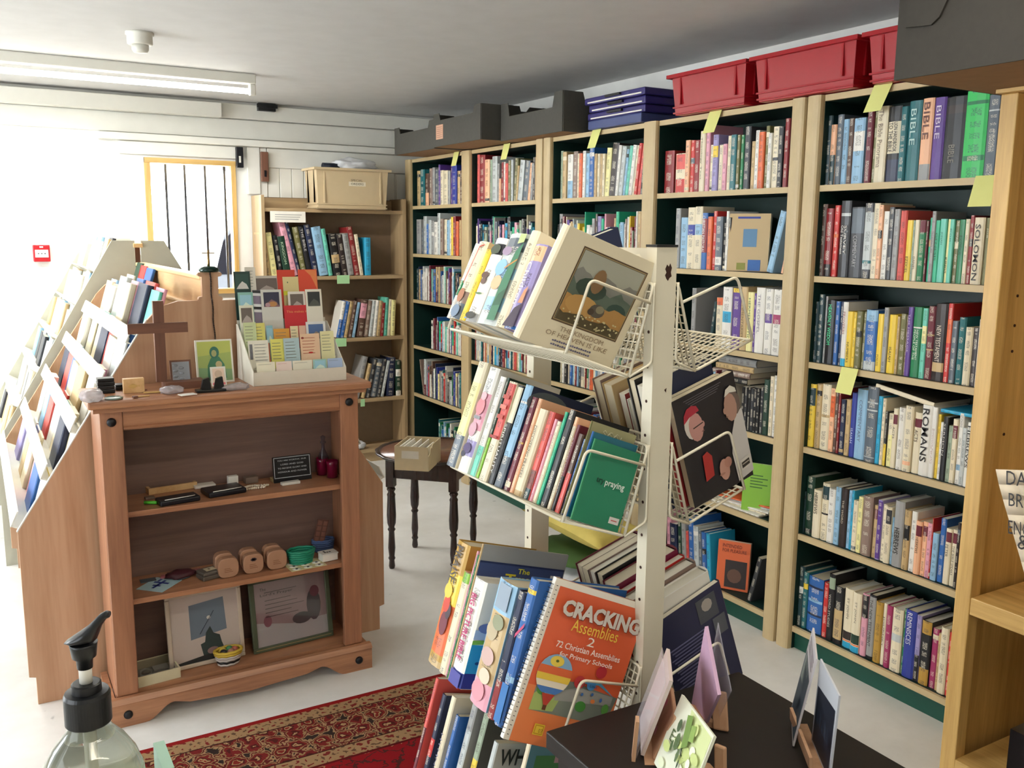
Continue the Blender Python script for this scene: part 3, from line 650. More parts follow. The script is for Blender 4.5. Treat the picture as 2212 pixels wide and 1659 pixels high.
shelf_row('''228,300,200,ye|@.66,.94,dt;305,350,205,tn;352,425,205,cr|@.5,.54,tn;430,470,245,pe|@.55,.88,or;472,500,245,br;502,520,250,dr;525,565,345,nv;568,608,345,tn;612,658,285,rb|=ISAIAH^d0d8ec^.45^.22^.5;660,750,250,lb|=COMMENTARY^6a7890^.85^.25^.35;755,850,225,sl|@.78,.8,lg|@.68,.7,lg|@.06,.07,lg;855,889,315,cy;
 891,919,335,cr;921,944,450,bk|@.0,.4,ye;946,990,470,cr|@0,.6,py;992,1030,425,cr|@.74,.9,mr|=ACTS^2a1a16^.7^.5^.5;1040,1095,415,wh;1097,1166,400,cr|@.1,.16,pe;1170,1234,460,cr|@.76,.9,mr|=ACTS^2a1a16^.72^.52^.5;1240,1331,390,wh|=ROMANS^14110f^.95^.2^.72;1333,1372,415,wh|=Romans for the/Evening Bible^8a3430^.7^.2^.4;1373,1398,480,ye;1399,1426,550,wh;1430,1475,500,bk|=SERMON^d8d4cc^.9^.4^.4;
 1477,1515,580,sg;1517,1560,520,cr|@.7,.9,mr;1562,1601,470,wh|@.2,.28,lb;1604,1641,600,lg;1645,1692,550,wh|=HEBREWS^22201c^.95^.3^.6''', 1680, 780, 4.147, S_[3], 'y', w5(3), g5(3))
# rows five and six: top given as y in the second crop
def abs_rows(spec, oy2, s2):
    out = []
    for it in spec.replace('\n', ' ').split(';'):
        if it.strip():
            f = it.split('|'); a = f[0].split(','); a[2] = str((float(a[2])-oy2)*s2); out.append('|'.join([','.join(a)]+f[1:]))
    return ';'.join(out)
shelf_row(abs_rows('''215,245,1060,dt;246,295,1028,dg;297,344,1057,cr|=HEBREWS^2a2018^.95^.5^.5;345,388,1043,cr|@.72,.95,dt|@.45,.48,bk;390,430,1055,wh;431,462,1052,lb;465,506,1054,db|=THE WORD^d8ccb8^.8^.4^.35;508,528,1060,lb;530,545,1060,cy;546,575,1081,cr;576,603,1073,py;606,668,1070,tp;672,695,1092,tn|@.74,.93,mr;697,725,1080,li|@.02,.98,pu;
 727,750,1090,cr;752,788,1094,cr|@.7,.95,ch;790,803,1118,lb;806,865,1081,gy|=HEBREWS^1a1816^.6^.2^.6;868,905,1101,tn|@.5,.75,bk;908,942,1105,wh;945,984,1125,pe|@.72,.92,mr|=HEBREWS^2a1a16^.7^.4^.5;985,1015,1127,pe|@.74,.92,mr;1016,1044,1130,pk;1045,1052,1120,rd;1054,1089,1151,lb;1092,1126,1120,bl;1128,1165,1142,cr|@.76,.94,mr|=PETER^2a1a16^.72^.5^.5;1168,1201,1145,cr|@.76,.94,mr|=THE BIBLE SPEAKS^2a1a16^.72^.2^.45;1202,1222,1130,db''', 1100, 2.968), 1650, 1100, 2.968, S_[4], 'y', w5(4), g5(4))
shelf_row('''185,227,360,dt;228,257,400,tl|@.7,.8,ye;259,350,425,bl|@.3,.34,nv|@.55,.6,lb|@.8,.84,nv;352,385,470,rd;387,425,412,bk|@.78,.95,sg|=WORD STUDIES^c8c4b8^.7^.2^.4;426,480,490,bk|@.08,.6,tn;483,540,505,cr|@0,.1,cy|@.11,.13,or|@.14,.28,db|=ST JOHN^8a8070^.85^.5^.35;543,595,530,cr|@0,.1,cy|@.11,.13,or|@.14,.3,dg|=ST JOHN^8a8070^.85^.5^.35;597,635,540,pk|@.62,.98,bk;640,683,545,bk|@.05,.97,gy|=THE NEW TESTAMENT^1a1816^.93^.2^.45;
 685,728,590,go;730,752,605,cr|=JOURNEY^2a2018^.8^.3^.5;755,790,615,mg;793,856,630,cr|@.48,.6,lg;858,871,640,gn;873,941,640,rb|=REMINISCES^e4e4ec^.97^.5^.5;943,972,680,li|@0,.4,bk;975,1036,710,bk|@.8,1,go|@0,.26,go;1038,1076,765,mg;1078,1096,800,tn;1098,1146,755,cr;1148,1166,790,rd''', 1650, 1100, 2.968, S_[5], 'y', w5(5), g5(5))
w4 = lambda i: W5[i]+', bay under the left red crate'
g4 = lambda i: 'books on the %s of the bay under the left red crate' % W5[i]
shelf_row('''82,132,835,dr;140,190,850,cr|@.0,.35,rd|@.6,.98,co;192,216,775,pe;217,240,775,rd;241,270,775,dr;272,300,725,cr|=Theology Text^6a6450^.9^.2^.4;301,322,690,pk;324,341,800,cr;342,371,745,li|@.6,.8,ye;373,393,800,cr;395,416,795,pk;418,437,750,cr;440,470,745,tl;471,488,745,ol;489,505,745,gn;508,540,700,ch;548,567,780,tn;568,588,720,wh;590,620,730,or;622,641,695,ol;643,662,735,wh;664,699,700,cr|@.45,.5,ch;700,724,700,ch;730,755,655,dr;757,782,680,pu''', 1400, 0, 2.552, S_[0], 'y', w4(0), g4(0))
shelf_row('''135,160,1150,gy;162,199,1200,lb;200,241,1145,cr|@.55,.72,rb;243,282,1140,cr|@.55,.72,lb;283,311,1175,bl|@.3,.9,dr|=CHRISTIAN PASTORAL^e8e0dc^.95^.3^.6;312,336,1195,or;338,357,1165,rd;358,394,1195,sl|@.1,.25,wh;395,411,1230,bk;412,426,1165,wh;427,441,1200,bk|@.4,.6,wh''', 1400, 0, 2.552, S_[1], 'y', w4(1), g4(1))
shelf_row('''300,330,700,gy;440,460,800,dt|~8;487,531,770,cr|@.85,1,or;535,599,690,wh|@.42,.6,cy;602,661,700,pu|@.93,1,ye;665,711,690,tn|=COMMENTARIES^6a5a40^.85^.2^.4;713,758,730,py|=HERMENEUTIC^5a7060^.9^.2^.4;760,776,740,pu;780,842,695,wh|=THE GOSPEL^8a8494^.9^.3^.35;844,897,705,wh|@.48,.62,pu;899,966,710,wh|@.48,.62,mg;970,1000,715,mr''', 1400, 420, 3.456, S_[2], 'y', w4(2), g4(2))
shelf_row('''650,668,190,wh;670,682,150,mr;684,700,185,tn;702,716,180,tl;718,740,170,wh;885,908,285,bk;910,930,290,ch;932,955,288,bk;957,982,300,ch;984,1008,292,bk;1010,1034,297,bk;1036,1060,290,ch;1065,1108,225,dg;1110,1138,200,cr;1140,1168,195,wh;1170,1200,130,rd''', 1360, 760, 3.77, S_[3], 'y', w4(3), g4(3))
shelf_row('''1500,1522,60,pk|~-3;1525,1565,140,nv|~-5;1568,1590,100,dg|~-5;1592,1615,120,gy|~-6;1618,1632,190,co|~-6;1634,1662,110,bl|~-6;1664,1692,160,lg|~-6;1694,1712,185,sl|~-6;1714,1738,195,bl|~-6;1740,1762,205,cy|~-6;2078,2112,290,wh|@.0,.45,ch|=HOME^1a1816^.95^.6^.5;2114,2136,300,tn''', 880, 1080, 2.6976, S_[5], 'y', w4(5), g4(5))
# face-out and leaning books in that bay
def fbook(tl, bl_, br_, zs, w, h, t, cover, lb, group, prints=(), axis=0, lean=-8, edge='cr'):
    pass
def leaning(py_foot, px_foot, zs, a, t, h, d, cover, lb, title=None, yaw=0, bands=(), cc=None):
    y = solve(lambda v: -proj((XC+.03, v, zs))[0], -px_foot, 1.2, 6); a = math.radians(a)
    R = Matrix.Rotation(math.radians(yaw), 3, 'Z')
    x_ = R @ V((0, -math.cos(a), -math.sin(a))); z_ = R @ V((0, -math.sin(a), math.cos(a))); y_ = R @ V((1, 0, 0))
    return book(frame(V((XC+.03, y, zs+.001+(t*math.sin(a) if a > 0 else 0))), x_, y_, z_), t, d, h, cover, lb, 'leaning books in the bay under the left red crate', bands, None, None, title, cc=cc, root=True)
leaning(0, 1655, S_[1], 14, .03, .235, .15, 'lb', 'pale blue thick book leaning right, second shelf under left red crate')
leaning(0, 1686, S_[1], 12, .012, .21, .14, 'pe', 'pastel paperback behind the leaning pale blue book')
leaning(0, 1424, S_[1], -5, .006, .19, .13, 'gn', 'slim dark green booklet alone at left of second shelf, middle bookcase')
o = leaning(0, 1572, S_[1], -3, .018, .225, .165, 'tn', 'olive cream book standing cover-out with blue squares, second shelf', yaw=-62)
m = MB(); t = .0184
for a, b, c in (((.035, .205), (.125, .213), 'rb'), ((.06, .095), (.115, .165), '5c86a8'), ((.085, .002), (.135, .045), 'bl'), ((.04, .005), (.075, .032), '8a8a30')): m = MB(); m.box((t, a[0], a[1]), (t+.0006, b[0], b[1]), c); m.build('printed_square', 'flat', o)
o = leaning(0, 1548, S_[5], -5, .02, .205, .135, 'or', 'orange book standing cover-out with dark picture, bottom shelf', yaw=-58)
m = MB(); m.box((.0204, .035, .01), (.021, .125, .125), 'db'); m.lathe([(.001, 0), (.03, .0004)], (.0211, .075, .06), 12, '6a4a3a', M=Matrix.Rotation(math.pi/2, 3, 'Y')); m.build('cover_picture', 'flat', o)
lettering('INTENDED', o, (.0212, .02, .178), (0, 1, 0), (0, 0, 1), .08, .014, '5a2418'); lettering('FOR PLEASURE', o, (.0212, .02, .158), (0, 1, 0), (0, 0, 1), .1, .014, '5a2418')
leaning(0, 1613, S_[5], 14, .02, .2, .14, 'ch', 'charcoal book leaning right at end of bottom shelf, middle bookcase')
o = leaning(0, 1602, S_[4], -4, .012, .2, .15, 'lm', 'lime green book standing cover-out behind the wire basket', yaw=-62)
m = MB()
for i in range(5): m.box((.0124, .03, .15-i*.012), (.013, .08+.02*(i % 2), .154-i*.012), '3c6a20')
m.build('printed_lines', 'flat', o)
def lying(P, x_, y_, z_, t, d, h, cover, lb, group=None, bands=()):
    return book(frame(V(P), V(x_).normalized(), V(y_).normalized(), V(z_).normalized()), t, d, h, cover, lb, group, bands, root=True)
# stacks lying flat
for i, (c, t) in enumerate((('bk', .022), ('tp', .024), ('tn', .022), ('gy', .03))):
    lying((XC+.05+.006*i, 2.86-.01*i, S_[3]+.175+sum((.022, .024, .022, .03)[:i])+i*.001), (0, 0, 1), (1, 0, 0), (0, -1, 0), t, .15, .215, c, '%s book lying %s up in the flat pile, fourth shelf, middle bookcase' % (PAL[c][1], ORD[i]), 'books lying flat on the dark volumes')
for i, c in enumerate(('wh', 'cr', 'wh', 'lg', 'or')):
    lying((XC+.015+.01*(i % 2), 2.80-.012*i, S_[4]+.001+i*.0075), (0, 0, 1), (1, .05*i, 0), (.05*i, -1, 0), .0068, .21, .29, c, '%s booklet lying flat, %s up, fifth shelf above the orange book' % (PAL[c][1], ORD[i]), 'booklets lying flat on the fifth shelf')
# big book lying aslant over the fourth shelf of the near bay, and a blue one
A_ = at(1892, 830, 0, XC+.03); B_ = at(2017, 873, 0, XC+.03); z_ = (B_-A_).normalized(); x_ = V((1, 0, 0)).cross(z_)
o = book(frame(A_-x_*.012*0+V((0, 0, -.012)), -x_ if x_.z < 0 else x_, V((1, 0, 0)), z_), .016, .19, (B_-A_).length, 'cr', 'broad cream and dark book lying aslant on top of fourth shelf books', None, marks=False, cc='4a4236', back='4a4236', root=True)
A_ = at(2033, 882, 0, XC+.03); B_ = at(2099, 889, 0, XC+.03)
lying(A_+V((0, 0, -.012)), (0, 0, 1), (1, 0, 0), (0, -1, 0), .011, .17, (B_-A_).length+.04, 'cy', 'bright blue book lying flat over fourth shelf books by pine unit')
# far bays: too many to single out, one object
ST = MB(); gf = ''
def gen(px0, px1, shelf, bay, hts, pal, seed, lean=0):
    r = random.Random(seed); a, b = BAYS[bay]; X = XC+.02
    y = min(a-.006, solve(lambda v: -proj((X, v, SH[shelf]))[0], -px0, 1.2, 6.2)); ye = max(b+.004, solve(lambda v: -proj((X, v, SH[shelf]))[0], -px1, 1.2, 6.2))
    pal = pal.split(); i = 0
    while y > ye+.008:
        t = r.choice((.008, .011, .013, .015, .018, .022, .027)); t = min(t, y-ye); h = r.uniform(*hts)*(1 if r.random() < .75 else .88)
        c = pal[i % len(pal)] if r.random() < .8 else r.choice(pal); i += 1; l = math.radians(lean)
        M = frame(V((X+r.uniform(.003, .012), y, SH[shelf]+.001)), V((0, -math.cos(l), -math.sin(l))), V((1, 0, 0)), V((0, -math.sin(l), math.cos(l))))
        bd = [(.8, .9, r.choice(('cr', 'wh', 'ch')))] if r.random() < .2 else ([(.0, .3, r.choice(('cr', 'lb', 'mr')))] if r.random() < .15 else [])
        add_book(ST, M, t, min(.2, h*.7), h, c, bd); y -= t+.0007
shelf_row('''690,708,570,co|~0;709,752,575,dr;754,790,610,pe;792,806,610,sg;808,846,585,lg;850,864,640,gy;866,880,760,pe;882,900,630,dr;902,914,628,wh;916,936,640,co;938,958,615,ol;960,975,610,lg;977,1000,600,ol|~4;1002,1014,660,tn|~6;1016,1050,620,lg|~8;1052,1086,625,sl|~8;1088,1110,640,pe|~8;1112,1130,640,gy|~5;1132,1148,590,db;1150,1180,590,tn''', 840, 180, 3.687, S_[0], 'y', '', '', stuff=ST)
shelf_row('''220,245,700,tn;246,280,690,tl;284,310,720,br|@0,.4,pe;312,335,680,tp;336,352,672,gy;354,385,690,sl;387,400,650,pu;402,425,695,cr;427,460,697,cr;462,480,700,gy;482,494,650,pu;496,532,655,rb;536,558,700,tn;560,585,695,br''', 840, 180, 3.687, S_[0], 'y', '', '', stuff=ST)
shelf_row('''1350,1368,540,sg;1370,1400,550,tn;1405,1446,570,wh|@0,.4,lb;1450,1484,545,tp;1486,1500,560,cr;1502,1524,560,or;1526,1548,540,wh;1550,1580,560,lb;1582,1618,515,bl;1620,1640,562,tn;1642,1660,562,cr;1662,1680,562,tn;1682,1700,562,cr;1702,1738,520,py|~4;1740,1790,485,db|~6;1792,1812,500,wh|~6;1814,1845,510,lg|~7;1847,1864,530,lb|~7;1866,1890,505,aq|~8;1892,1920,500,wh|~8;1922,1936,500,cr|~8;1938,1960,485,rd|~8;1962,1985,490,co|~8;1987,2010,485,db|~5;2012,2028,490,pe''', 840, 180, 3.687, S_[0], 'y', '', '', stuff=ST)
shelf_row('''215,250,1085,gy;252,262,1160,sl;264,288,1060,lg;290,305,1120,bl;307,328,1090,lg;330,348,1095,gy;350,378,1105,wh;380,400,1035,lg;402,425,1080,tp;427,448,1085,cr;450,470,1090,lb;472,488,1080,wh;490,505,1065,ye;507,525,1060,dr;527,545,1100,or;547,560,1090,tn;562,572,1090,rd;574,588,1100,br''', 840, 180, 3.687, S_[1], 'y', '', '', stuff=ST)
gen(1020, 1165, 1, 1, (.17, .24), 'nv cr pu nv tl bk cy lg bk tl nv lg pk wh em sg gy sl', 21)
gen(1200, 1395, 1, 2, (.17, .25), 'bk li lb pk cr pu nv cr tn lg gy lb wh tp wh ye em sg mr wh bl dr', 22)
gen(898, 1003, 2, 0, (.18, .24), 'dt nv tn bl gy lg wh aq tp wh pu mr wh aq lb tl br', 23); gen(930, 1003, 3, 0, (.17, .22), 'wh wh mr tp bl mr em rd lb wh aq', 24)
gen(912, 1003, 4, 0, (.17, .25), 'tp lg gy tl rd wh br wh db gy wh gn nv rb py', 25); gen(945, 1010, 5, 0, (.16, .24), 'tl gn dt bl lb wh bk', 26)
gen(1018, 1165, 2, 1, (.17, .24), 'tl nv gy cr bl wh mr tn em', 27); gen(1018, 1165, 3, 1, (.17, .22), 'dr nv cy lg wh tl nv cr co tn wh aq dr nv cr ch tn wh bk cr', 28)
gen(1018, 1165, 4, 1, (.18, .24), 'br bk tn cr nv gy', 29); gen(1030, 1165, 5, 1, (.18, .24), 'bl tl nv gn cr', 30)
gen(1200, 1398, 2, 2, (.17, .24), 'tl cr bl mr gn gy wh', 31); gen(1208, 1398, 3, 2, (.17, .21), 'cr sg wh bk cr gy bl lb wh dr wh ch gy lb gn gn lg or wh lb bk gy wh bl cr tn tn', 32)
gen(1200, 1398, 4, 2, (.18, .24), 'br cr bl gn wh mr', 33); gen(1200, 1420, 5, 2, (.18, .22), 'co bk wh wh tn nv pe cr', 34)
gen(1420, 1560, 3, 3, (.17, .21), 'ch gn pk wh wh gy lb wh nv cr', 35); gen(1420, 1540, 4, 3, (.17, .22), 'co nv wh wh tn bk gy br', 36)
o = ST.build('books', 'print'); tag(o, 'rows of mixed books filling the three bays toward the far corner', 'books', kind='stuff')
# leaning pair at the corner bay
o = book(frame(V((XC+.03, 5.68, SH[4]+.001)), V((0, -math.cos(-.25), -math.sin(-.25))), V((1, 0, 0)), V((0, -math.sin(-.25), math.cos(-.25)))), .012, .17, .24, 'tp', 'taupe book leaning left at corner end of fifth shelf', None, root=True)
# brown bookcase
wB = lambda i: ('upper', 'middle', 'lower')[i]+' shelf of brown bookcase'
gB = lambda i: 'books on the %s shelf of the brown bookcase' % ('upper', 'middle', 'lower')[i]
shelf_row('''72,103,560,tn|~-6;106,140,562,py|~-7;150,176,580,bk|~-8;180,222,585,dg|=KINGDOM^b8d0b0^.85^.3^.4|~-9;226,262,500,pk|~-13;264,282,495,nv|~-13;286,318,530,ol|~-10;322,352,525,bk|=THE BIBLE^d0ccc8^.95^.5^.5|~-10;354,388,517,nv|~-10;390,442,530,lb|~-9;446,470,540,aq|~-9;476,524,570,bk|@.3,.5,tn|~-7;528,560,575,db|~-8;562,596,568,gy|~-8;600,632,530,dr|~-9;634,652,572,cr|~-8;662,698,590,cy''', 550, 300, 2.764, BSH[0], 'x', wB(0), gB(0), depth=.15)
shelf_row('''490,512,975,wh|@0,.5,bl|~12;514,532,975,bl|~12;534,556,975,tn|~12;560,582,972,br|~11;584,600,980,lb|~11;612,650,965,br|@.5,.9,pk|~9;654,682,970,tp|~8;684,706,970,lg|~8;708,728,968,wh|~7;730,752,970,tn|~6;754,770,980,dr|~5;772,794,950,aq|~4;796,812,960,cr|~4;814,838,965,py|~3''', 550, 300, 2.764, BSH[1], 'x', wB(1), gB(1), depth=.13)
shelf_row('''600,628,1310,gy|~14;640,660,1350,tn|~14;664,690,1322,ch|~13;694,728,1325,sl|~12;730,752,1322,ch|~12;756,772,1330,lg|~12;790,832,1310,nv|~4;846,876,1325,dg|@.55,.75,wh|@.0,.14,wh''', 550, 300, 2.764, BSH[2], 'x', wB(2), gB(2), depth=.15)
cloth_blob('crumpled_tissue', 'small crumpled white tissue on lower shelf of brown bookcase', 'tissue', (2.19, 5.80, .0915), (.05, .04, .03), 'white_bag', 8, .3, 4)
D.objects['crumpled_tissue'].location.z = .0915
# ------------------------------------------------------------------ cabinet (antique pine open bookcase)
CB = thing('pine_cabinet', 'low open antique pine cabinet with black studs, crowded with gifts', 'cabinet')
cx0, cx1, cy0, cy1 = .295, 1.115, 2.95, 3.19
bev(bx('top', (.262, 2.915, 1.024), (1.152, 3.205, 1.048), 'antique_x', CB), .006); bx('top_moulding', (.277, 2.93, 1.010), (1.137, 3.20, 1.0235), 'antique_x', CB)
bx('side_panel', (cx0, cy0+.022, .07), (cx0+.02, cy1, 1.010), 'antique_z', CB); bx('side_panel', (cx1-.02, cy0+.022, .07), (cx1, cy1, 1.010), 'antique_z', CB)
bx('back_panel', (cx0+.02, cy1-.01, .09), (cx1-.02, cy1, 1.010), 'antique_in', CB)
bev(bx('front_post', (cx0, cy0, .093), (cx0+.065, cy0+.022, 1.009), 'antique_z', CB), .003); bev(bx('front_post', (cx1-.065, cy0, .093), (cx1, cy0+.022, 1.009), 'antique_z', CB), .003)
bx('front_rail', (cx0+.066, cy0+.004, .962), (cx1-.066, cy0+.02, 1.009), 'antique_x', CB)
m = MB(); m.prism([(cx0+.066, cy0+.004, .962), (cx0+.066, cy0-.004, .958), (cx0+.066, cy0+.002, .95), (cx0+.066, cy0+.016, .945), (cx0+.066, cy0+.016, .962)], (cx1-cx0-.132, 0, 0)); m.build('rail_moulding', 'antique_x', CB)
CZ = [.683, .397, .095]
for z in CZ[:2]: bev(bx('shelf', (cx0+.0205, cy0+.024, z-.018), (cx1-.0205, cy1-.011, z), 'antique_x', CB), .002)
bx('bottom_board', (cx0+.0005, cy0+.0225, .078), (cx1-.0005, cy1-.011, .095), 'antique_x', CB)
m = MB(); px0, px1 = .272, 1.142; pts = [(px0, 0), (px0+.10, 0)]
for i in range(9): t = i/8; pts.append((px0+.10+.09*t, .048*(1-math.cos(math.pi*t))/2))
pts += [(px0+.24, .034), ((px0+px1)/2-.05, .026), ((px0+px1)/2, .022), ((px0+px1)/2+.05, .026), (px1-.24, .034)]
for i in range(9): t = i/8; pts.append((px1-.19+.09*t, .048*(1+math.cos(math.pi*t))/2))
pts += [(px1-.10, 0), (px1, 0), (px1, .078), (px0, .078)]
m.prism([(p, cy0-.024, q) for p, q in pts], (0, .022, 0)); m.build('plinth_front', 'antique_x', CB)
m = MB(); m.prism([(px0, cy0-.030, .078), (px0, cy0-.018, .092), (px0, cy0-.0005, .0925), (px0, cy0-.0005, .078)], (px1-px0, 0, 0)); m.build('plinth_moulding', 'antique_x', CB)
bx('plinth_side', (px0, cy0-.001, 0), (px0+.02, cy1, .078), 'antique_x', CB); bx('plinth_side', (px1-.02, cy0-.001, 0), (px1, cy1, .078), 'antique_x', CB)
for x, y, z in ((cx0+.033, cy0, .977), (cx1-.033, cy0, .977), (px0+.05, cy0-.024, .04), (px1-.05, cy0-.024, .04)):
    m = MB(); m.lathe([(.014, 0), (.0135, .005), (.009, .009), (.002, .0105)], (x, y, z), 14, M=Matrix.Rotation(math.pi/2, 3, 'X')); m.build('stud', 'black_metal', CB)
TZ = 1.0486
def on_top(px, py): return at(px, py, 2, TZ)
def slab(name, mat, P, x_, y_, z_, w, t, h, parent=None, col=None, bevel=0):
    """box with its lower left corner at P: w along x_, t along y_, h along z_"""
    m = MB(); m.box((0, 0, 0), (w, t, h), col, frame(V(P), V(x_), V(y_), V(z_))); o = m.build(name, mat, parent)
    if bevel: bev(o, bevel)
    return o
def tiltY(deg): a = math.radians(deg); return V((1, 0, 0)), V((0, math.cos(a), -math.sin(a))), V((0, math.sin(a), math.cos(a)))
# cross
p = on_top(352, 830); p = V((.515, 3.10, TZ)); t = thing('wooden_cross', 'dark wooden cross standing on the cabinet top', 'cross')
xc = at(345, 740, 1, 3.08)[0]; K = lambda px, py, y=3.08: at(px, py, 1, y)
bx('foot', (K(310, 0)[0], 3.045, TZ), (K(402, 0)[0], 3.12, TZ+.022), 'walnut_x', t)
w = (K(352, 700)[0]-K(329, 700)[0])/2; bx('upright', (xc-w, 3.072, TZ+.022), (xc+w, 3.092, K(340, 650)[2]), 'brown_wood', t)
bx('crossbar', (K(274, 707)[0], 3.066, K(340, 719)[2]), (K(404, 707)[0], 3.0715, K(340, 697)[2]), 'walnut_x', t)
# wooden block with fish
a_, b_ = K(267, 835, 3.03), K(312, 835, 3.03)
t = thing('fish_block', 'small wooden block with carved fish, left of the cross foot', 'ornament'); bx('block', (a_[0], 3.03, TZ), (b_[0], 3.055, TZ+.045), 'ply_y', t)
m = MB(); pts = []; L_ = .034; x0 = (a_[0]+b_[0])/2-.018
for i in range(9): u = i/8; pts.append((x0+L_*u, 3.0285, TZ+.022+.007*math.sin(math.pi*min(1, u*1.15))+(.004 if u == 1 else 0)))
for i in range(8, -1, -1): u = i/8; pts.append((x0+L_*u, 3.0285, TZ+.022-.007*math.sin(math.pi*min(1, u*1.15))-(.004 if u == 1 else 0)))
m.prism(pts, (0, .0012, 0)); m.build('fish', 'pine_x', t)
# little black boxes
for i, (px, py, dz, lb) in enumerate(((205, 853, 0, 'black ring box at bottom of little stack on cabinet top'), (205, 853, .024, 'black ring box on top of little stack on cabinet top'), (243, 845, 0, 'small low black box right of the stacked black boxes'))):
    q = on_top(px, py); t = thing('ring_box', lb, 'box', (q[0]+.01, q[1]+.01, TZ+dz), group='black boxes on the cabinet'); w = .05 if i < 2 else .034
    bev(bx('base', (0, 0, 0), (w, .045, .012), 'black_plastic', t), .002); bev(bx('lid', (.001, .001, .0125), (w-.001, .044, .023 if i < 2 else .017), 'black_plastic', t), .002)
# picture plaques
def plaque(name, lb, cat, px0_, px1_, pyt, pyb, y, tilt, th, frm, face, art=None, zbase=TZ):
    A = at((px0_+px1_)/2, pyb, 1, y); x0 = at(px0_, pyb, 1, y)[0]; x1 = at(px1_, pyb, 1, y)[0]; h = at(px0_, pyt, 1, y)[2]-A[2]
    X, Y, Z = tiltY(tilt); t = thing(name, lb, cat, frame(V((x0, y, zbase)), X, Y, Z)); w = x1-x0
    bx('board', (0, 0, .0), (w, th, h), frm, t)
    if face: m = MB(); b = .006; m.box((b, -.0012, b), (w-b, -.0002, h-b), face); m.build('picture', 'flat', t)
    return t, w, h
def poly2(parent, name, shapes, y0=-.0016, plane='xz'):
    m = MB()
    for i, (c, pts) in enumerate(shapes): m.poly([(p[0], y0-.00025*i, p[1]) for p in pts], c)
    return m.build(name, 'flat', parent)
def blob(cx_, cz_, rx, rz, n=14, a0=0): return [(cx_+rx*math.cos(2*math.pi*i/n+a0), cz_+rz*math.sin(2*math.pi*i/n+a0)) for i in range(n)]
t, w, h = plaque('relief_plaque', 'small grey stone relief plaque in dark frame, beside green picture', 'plaque', 370, 416, 767, 823, 3.09, 12, .008, 'brown_wood', '8e9298')
for i in range(7):
    m = MB(); m.ball((w*(.25+.09*(i*3 % 6)), -.0015, h*(.2+.1*i)), .006, 6, '8a8e94', (1.4, .35, .8)); m.build('relief', 'flat', t)
t, w, h = plaque('holy_picture', 'green and yellow picture of a seated mother and child on cabinet', 'picture', 427, 507, 731, 822, 3.12, 10, .006, 'paper', '9fb060')
poly2(t, 'figure', (('b8c060', [(.006, h*.62), (w-.006, h*.7), (w-.006, h-.006), (.006, h-.006)]), ('7fa070', [(.006, .006), (w-.006, .006), (w-.006, h*.3), (.006, h*.36)]),
  ('3c7858', [(w*.28, .01), (w*.3, h*.4), (w*.38, h*.55), (w*.45, h*.62), (w*.62, h*.6), (w*.75, h*.42), (w*.8, h*.1), (w*.7, .01)]), ('2f6a58', blob(w*.5, h*.7, w*.13, h*.14)), ('a8a870', blob(w*.49, h*.68, w*.07, h*.08)), ('b8a878', blob(w*.6, h*.42, w*.09, h*.08))))
t, w, h = plaque('prayer_card', 'small cream and pink card leaning before the green picture', 'card', 457, 490, 783, 824, 3.045, 15, .003, 'paper', 'e8cfb8')
poly2(t, 'print', (('e07a80', [(.004, .004), (w-.004, .004), (w-.004, h*.18), (.004, h*.18)]), ('cdb49a', blob(w*.5, h*.62, w*.25, h*.2))))
# black stand with clear acrylic pieces, bags, discs, small oddments
q = on_top(455, 848); t = thing('display_stand', 'small black slotted stand near front edge of cabinet top', 'stand', (q[0]-.04, q[1]+.004, TZ)); t.scale = (1.2, 1.2, 1.35)
bev(bx('base', (0, 0, 0), (.075, .03, .006), 'black_plastic', t), .001)
for x in (.012, .046): m = MB(); m.prism([(x, .008, .006), (x+.026, .008, .006), (x+.022, .008, .034), (x+.006, .008, .03)], (0, .012, 0)); m.build('upright', 'black_plastic', t)
plain('clear_bag', 'c8c0c4', .15, alpha=.55, noise=.2, scale=50)
for i, (px, py, lb, s) in enumerate(((195, 872, 'crumpled clear plastic bag hanging over left end of cabinet top', (.035, .045, .02)), (365, 852, 'clear plastic bag with beads lying centre of cabinet top', (.035, .02, .014)), (505, 843, 'small clear bag with dark beads before the white leaflet box', (.045, .018, .012)))):
    q = on_top(px, py); cloth_blob('plastic_bag', lb, 'bag', (q[0]+.01, max(2.94, q[1]+.01), TZ+.0005), s, 'clear_bag', 4+i, .35, 4, 2.6)
q = on_top(247, 863); m = MB(); m.lathe([(.026, 0), (.027, .004), (.022, .006), (.005, .0065)], (q[0], q[1]+.012, TZ+.0004), 20); tag(m.build('glass_disc', plain('grey_glass', '8e9a90', .1)), 'flat grey oval dish near left front edge of cabinet top', 'dish')
for i, (px, py, mt, lb, w, l, hh, a) in enumerate(((405, 853, 'paper', 'white printed card in plastic sleeve near front of cabinet top', .05, .032, .002, .2), (330, 848, 'pine_x', 'thin pale wooden tag with bird cutout on cabinet top', .055, .025, .002, -.1), (300, 845, 'brown_wood', 'thin dark wooden stick lying left of the pale tag', .05, .006, .003, .1), (262, 842, 'brown_wood', 'second dark stick lying beside the small black box', .04, .005, .003, -.2), (310, 857, 'pine_x', 'small pale wooden key shaped piece on cabinet top', .035, .009, .003, .1), (292, 860, 'walnut_x', 'small brown wooden bead charm near front of cabinet top', .014, .012, .006, .4), (405, 832, 'brown_wood', 'dark shallow wooden tray lying before the relief plaque', .06, .03, .004, .1), (430, 825, 'green_note', 'pale green flat packet before green picture', .05, .03, .005, .3))):
    q = on_top(px, py); t = bx('trinket', (-w/2, -l/2, 0), (w/2, l/2, hh), mt, bevel=.0008); t.location = (q[0], q[1], TZ+.0006+ (0)); t.rotation_euler.z = a; tag(t, lb, 'trinket')
